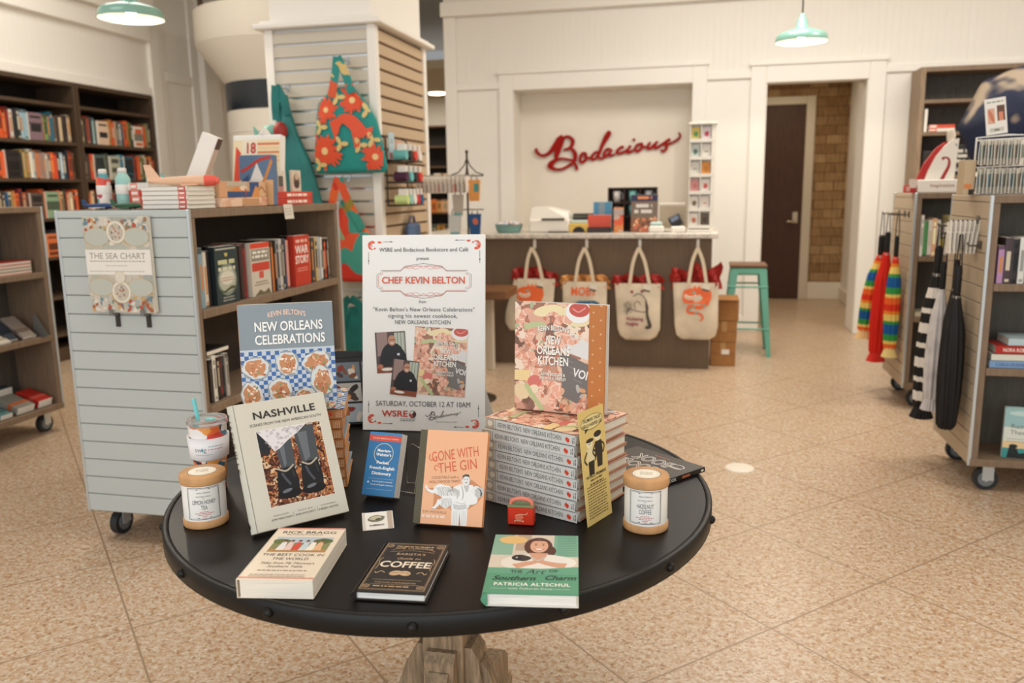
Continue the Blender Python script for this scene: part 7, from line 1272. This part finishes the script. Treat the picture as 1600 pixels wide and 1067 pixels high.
th = thing('clip_sign', 'white sample card with photos on top of the white wire rack', 'card', mat=T(1.335, 4.36, RZ0 + .277) @ RY(-8)); o = MB(); o.box(-.045, .045, -.002, .002, 0, .165, M('ebe6dc', .45), .001); o.build('card', th); A = Art(); A.rect(-.035, .05, -.005, .12, 'd9a48a'); A.rect(.005, .06, .038, .13, '6a4a3a'); A.rect(.012, .06, .03, .10, 'd98a6a'); A.ell(-.02, .085, .008, .03, 'c87a5a', .3); A.rect(-.03, .012, .03, .03, 'c9c4b8'); A.lines(-.015, .016, .015, 1, .01, .008, '7a756a', 2, 'c'); A.lines(-.035, .145, .035, 1, .01, .006, '8a9480', 3); A.build('card_print', th, mat=T(0, -.002, 0) @ RX(90))
th = thing('cardboard_display', 'tan cardboard display box beside the white wire rack', 'box', (1.216, 4.35, RZ0)); o = MB(); o.box(-.025, .025, -.05, .05, 0, .16, M('bda684', .6), .002); o.build('box_body', th); o = MB(); o.box(-.0, .022, -.0515, -.05, .0, .025, '2a2420'); o.box(-.02, .01, -.0515, -.05, .03, .05, 'd9803f'); o.build('printed_panel', th)
# fin shaped sign on the farther bookcase
th = thing('fin_sculpture', 'white and red fin shaped wooden sculpture on the farther rolling bookcase', 'sculpture', (1.44, 5.74, RZ0))
o = MB(); o.T = RX(90); o.prism([(-.09, .03), (.09, .03), (.105, .33), (.075, .325), (.03, .29), (-.02, .22), (-.06, .13)], -.012, .012, M('eee6d8', .4)); o.build('white_blade', th)
o = MB(); o.T = RX(90) @ T(0, 0, -.026); o.prism([(-.15, .03), (-.06, .03), (-.03, .13), (.02, .24), (.06, .30), (.03, .31), (-.02, .27), (-.08, .18), (-.12, .08)], -.012, .012, M('b3221a', .4)); o.build('red_blade', th)
o = MB(); o.sph((.065, .02, .345), .03, M('d6c8b4', .5), 12, sx=.9, sy=.4, sz=1.7); o.build('tip', th)
A = Art(); A.stroke([(-.0, .03), (.03, .10), (.055, .16), (.055, .20), (.035, .215), (.015, .205)], [.022, .022, .018, .013, .01, .02], 'a02018'); A.ell(.09, .29, .003, .010, '6a5a4a', .4); A.build('red_stroke', th, mat=T(0, -.012, 0) @ RX(90))
th = thing('word_sign', 'white block sign with brown lettering in front of the fin sculpture', 'sign', (1.455, 5.695, RZ0)); o = MB(); o.box(-.14, .14, -.02, .02, 0, .08, M('f1e9dc', .45), .004); o.build('block', th); L_ = Art(); L_.text('Inspiration', 0, .034, .020, '9a6a44', width=.14, bold=1, gap=.06); L_.build('lettering', th, mat=T(0, -.02, 0) @ RX(90))
th = thing('red_trinket_box', 'small red and clear box at the corner beside the white block sign', 'box', (1.34 - .06, 5.72, RZ0)); o = MB(); o.box(-.035, .03, -.03, .03, 0, .05, M('b8281e', .35), .003); o.build('box_body', th); o = MB(); o.box(-.012, .029, -.031, -.02, .03, .085, M('dccabc', .3)); o.build('card_insert', th); o = MB(); o.box(-.03, -.008, -.0315, -.03, .008, .04, 'd9a294'); o.build('label_panel', th)
# open umbrella with clouds
th = thing('cloud_umbrella', 'open navy umbrella with tan clouds displayed above the rolling bookcases', 'umbrella', mat=T(2.17, 6.35, 1.83) @ RZ(-14) @ RX(72)); NV = M('1f2742', .6, spec=.2, kind='clouds')
def clouds():
    nt = NV.node_tree; L = nt.links.new; n = nt.nodes.new('ShaderNodeTexNoise'); n.inputs['Scale'].default_value = 3.2; n.inputs['Detail'].default_value = 2; t = nt.nodes.new('ShaderNodeTexCoord'); L(t.outputs['Object'], n.inputs['Vector']); r = nt.nodes.new('ShaderNodeValToRGB'); e = r.color_ramp.elements; e[0].position = .50; e[0].color = rgb('131a30'); e[1].position = .56; e[1].color = rgb('8c7c69'); L(n.outputs['Fac'], r.inputs[0]); L(r.outputs[0], nt.nodes['Principled BSDF'].inputs['Base Color'])
clouds()
o = MB(); n = 8
def cap(u, v):
    a = u * 2 * PI; k = u * n % 1; e = 1 - .075 * math.sin(PI * k); t = v * 1.12; return (.46 * math.sin(t) / math.sin(1.12) * e * math.cos(a), .46 * math.sin(t) / math.sin(1.12) * e * math.sin(a), .20 * (math.cos(t) - math.cos(1.12)) / (1 - math.cos(1.12)))
o.grid(cap, 48, 8, NV); o.build('canopy', th, solid=.002)
for i in range(n):
    a = i / n * 2 * PI; o = MB(); o.tube([(.46 * math.sin(t * 1.12) / math.sin(1.12) * math.cos(a), .46 * math.sin(t * 1.12) / math.sin(1.12) * math.sin(a), .20 * (math.cos(t * 1.12) - math.cos(1.12)) / (1 - math.cos(1.12)) - .006) for t in (.05, .3, .55, .8, 1)], .0025, '2a2a2a', 6); o.build('rib', th)
o = MB(); o.cyl((0, 0, .235), (0, 0, -.50), .006, '24211f', 10); o.build('shaft', th); o = MB(); o.tube([(0, 0, -.50), (0, 0, -.58), (.02, 0, -.61), (.045, 0, -.60), (.05, 0, -.57)], .010, '24211f', 10); o.build('handle', th)
# folded umbrellas on the slatted ends
BK = M('131110', .6, kind='cloth', scale=12.0)
def umbrella(label, x, y, zt, zb, r, bands, hookz, lean=(0, 0), n=10, group=None, frill=None):
    th = thing('folded_umbrella', label, 'umbrella', (x, y, zb), 0, group); H = zt - zb; L = lean
    def P(f, a=0, rr=0): return (L[0] * (1 - f) + rr * math.cos(a), L[1] * (1 - f) + rr * math.sin(a), H * f)
    o = MB(); k = 28; m = 48; vs = []
    for j in range(k + 1):
        f = j / k; rad = r * (.30 + .75 * math.sin(PI * min(1, .16 + .62 * (1 - f))) ** 1.0) * (.55 + .45 * min(1, (1 - f) * 4)) * (1 if j else .7)
        for i in range(m): a = 2 * PI * i / m; vs.append(P(f, a, rad * (1 + .20 * math.cos(n * a + f * 3) * (1 - f * .7))))
    o.v = [Vector(v) for v in vs]
    for j in range(k):
        c = bands[int((1 - (j + .5) / k) * len(bands)) % len(bands)]
        for i in range(m): o.f.append([j * m + i, j * m + (i + 1) % m, j * m + m + (i + 1) % m, j * m + m + i]); o.m.append(o.mi(M(c, .65, spec=.2) if isinstance(c, str) else c)); o.sm.append(True)
    o.f.append(list(range(m))[::-1]); o.m.append(0); o.sm.append(False); o.f.append([k * m + i for i in range(m)]); o.m.append(0); o.sm.append(False); o.build('canopy', th)
    o = MB(); o.lathe([(0, H - .01), (r * .30, H - .01), (r * .36, H + .01), (r * .36, H + .12), (r * .28, H + .135), (0, H + .135)], BK, 16); o.build('handle', th)
    o = MB(); o.cyl((0, 0, H - .02), (0, 0, H - .005), r * .40, M('b9b4ac', .3, .8), 14); o.build('collar', th)
    hz = hookz - zb; o = MB(); o.tube([(-.012, 0, H + .13), (-.006, 0, hz), (.006, 0, hz), (.012, 0, H + .13)], .003, BK, 6); o.build('wrist_strap', th)
    if frill:
        o = MB(); q = [P(0, 2 * PI * i / 36, r * (1.0 + .18 * (i % 2))) for i in range(36)]; q2 = [P(0, 2 * PI * i / 36, r * .62) for i in range(36)]; o.add([(a[0], a[1], -.045) for a in q] + [(a[0], a[1], .03) for a in q2], [[i, (i + 1) % 36, 36 + (i + 1) % 36, 36 + i] for i in range(36)], frill, False); o.build('frill', th, solid=.002)
    return th
def peg(label, x, y, z, l, grp):
    t = thing('peg_hook', label, 'hook', (x, y, z), 0, grp); o = MB(); o.tube([(0, 0, 0), (-l, 0, 0), (-l - .006, 0, .014)], .004, M('6a655c', .35, .8), 8); o.build('peg', t); o = MB(); o.box(-.003, .006, -.02, .02, -.016, .022, M('6a655c', .35, .8)); o.build('back_plate', t)
RB = 2 * ['e03a22', 'ee8a2c', 'f0d070', '3a9a4a', '1f5fa0', '1f5fa0', '3a9a4a', 'f0d070', 'ee6a2c']
gu = 'umbrellas on the nearest rolling bookcase'; gw = 'rainbow umbrellas on the farther rolling bookcase'
umbrella('black umbrella hanging foremost on the nearest rolling bookcase', 1.172, 4.19, .93, .28, .047, [BK], 1.21, (.0, .0), group=gu)
umbrella('second plain black umbrella tucked behind the foremost one', 1.195, 4.305, .95, .30, .040, [BK], 1.21, (0, 0), group=gu)
umbrella('plain white umbrella between the black and the striped ones', 1.165, 4.405, .93, .36, .040, [M('dcd6d2', .6, kind='cloth', scale=10.0)], 1.21, (-.01, .01), group=gu, frill='cfc9c6')
umbrella('black umbrella with white stripes hanging on the nearest bookcase', 1.172, 4.545, 1.0, .27, .050, 3 * [BK] + 7 * ['e9e2d6', BK, BK], 1.24, (-.01, .05), group=gu, frill=BK)
peg('long peg on the nearest bookcase end that holds the black umbrellas', 1.249, 4.27, 1.205, .11, gu); peg('peg on the nearest bookcase end that holds the striped umbrella', 1.249, 4.53, 1.235, .09, gu); peg('peg on the nearest bookcase end that holds the plain white umbrella', 1.249, 4.405, 1.205, .10, gu); peg('empty chrome peg beside the carded packs on the nearest bookcase end', 1.249, 4.17, 1.16, .05, gu)
for i in range(7):
    t = thing('carded_pack', 'white hanging pack %s along its peg above the umbrellas' % (ORD[i] if i < 6 else 'last'), 'carded pack', mat=T(1.235 - i * .017, 4.235, 1.12) @ RY(6 - i * 1.2), group='white packs above the umbrellas'); o = MB(); o.box(-.0025, .0025, -.03, .03, 0, .155, M('e9e3d8', .45)); o.build('card', t); o = MB(); o.box(-.006, .004, -.022, .022, .02, .10, M('dcd4c6', .3), .003); o.build('blister', t)
peg('peg on the nearest bookcase end carrying the white packs', 1.249, 4.235, 1.272, .13, gu)
umbrella('bright red folded umbrella in the middle of the rainbow group', 1.205, 5.90, 1.0, .30, .052, ['d8281a'], 1.255, (-.02, .03), group=gw, frill='d8281a')
umbrella('rainbow umbrella nearest the bookcase edge trim', 1.238, 5.785, .98, .36, .042, RB, 1.255, (.0, .0), group=gw, frill='f0d890')
umbrella('rainbow umbrella farthest out behind the red one', 1.20, 6.06, .97, .42, .058, RB, 1.255, (-.05, .10), group=gw, frill='efc98a')
for y, lab in ((5.785, 'peg holding the rainbow umbrella nearest the edge trim'), (5.90, 'peg holding the bright red umbrella'), (6.06, 'peg holding the rainbow umbrella behind the red one')): peg(lab, 1.299, y, 1.25, .10, gw)
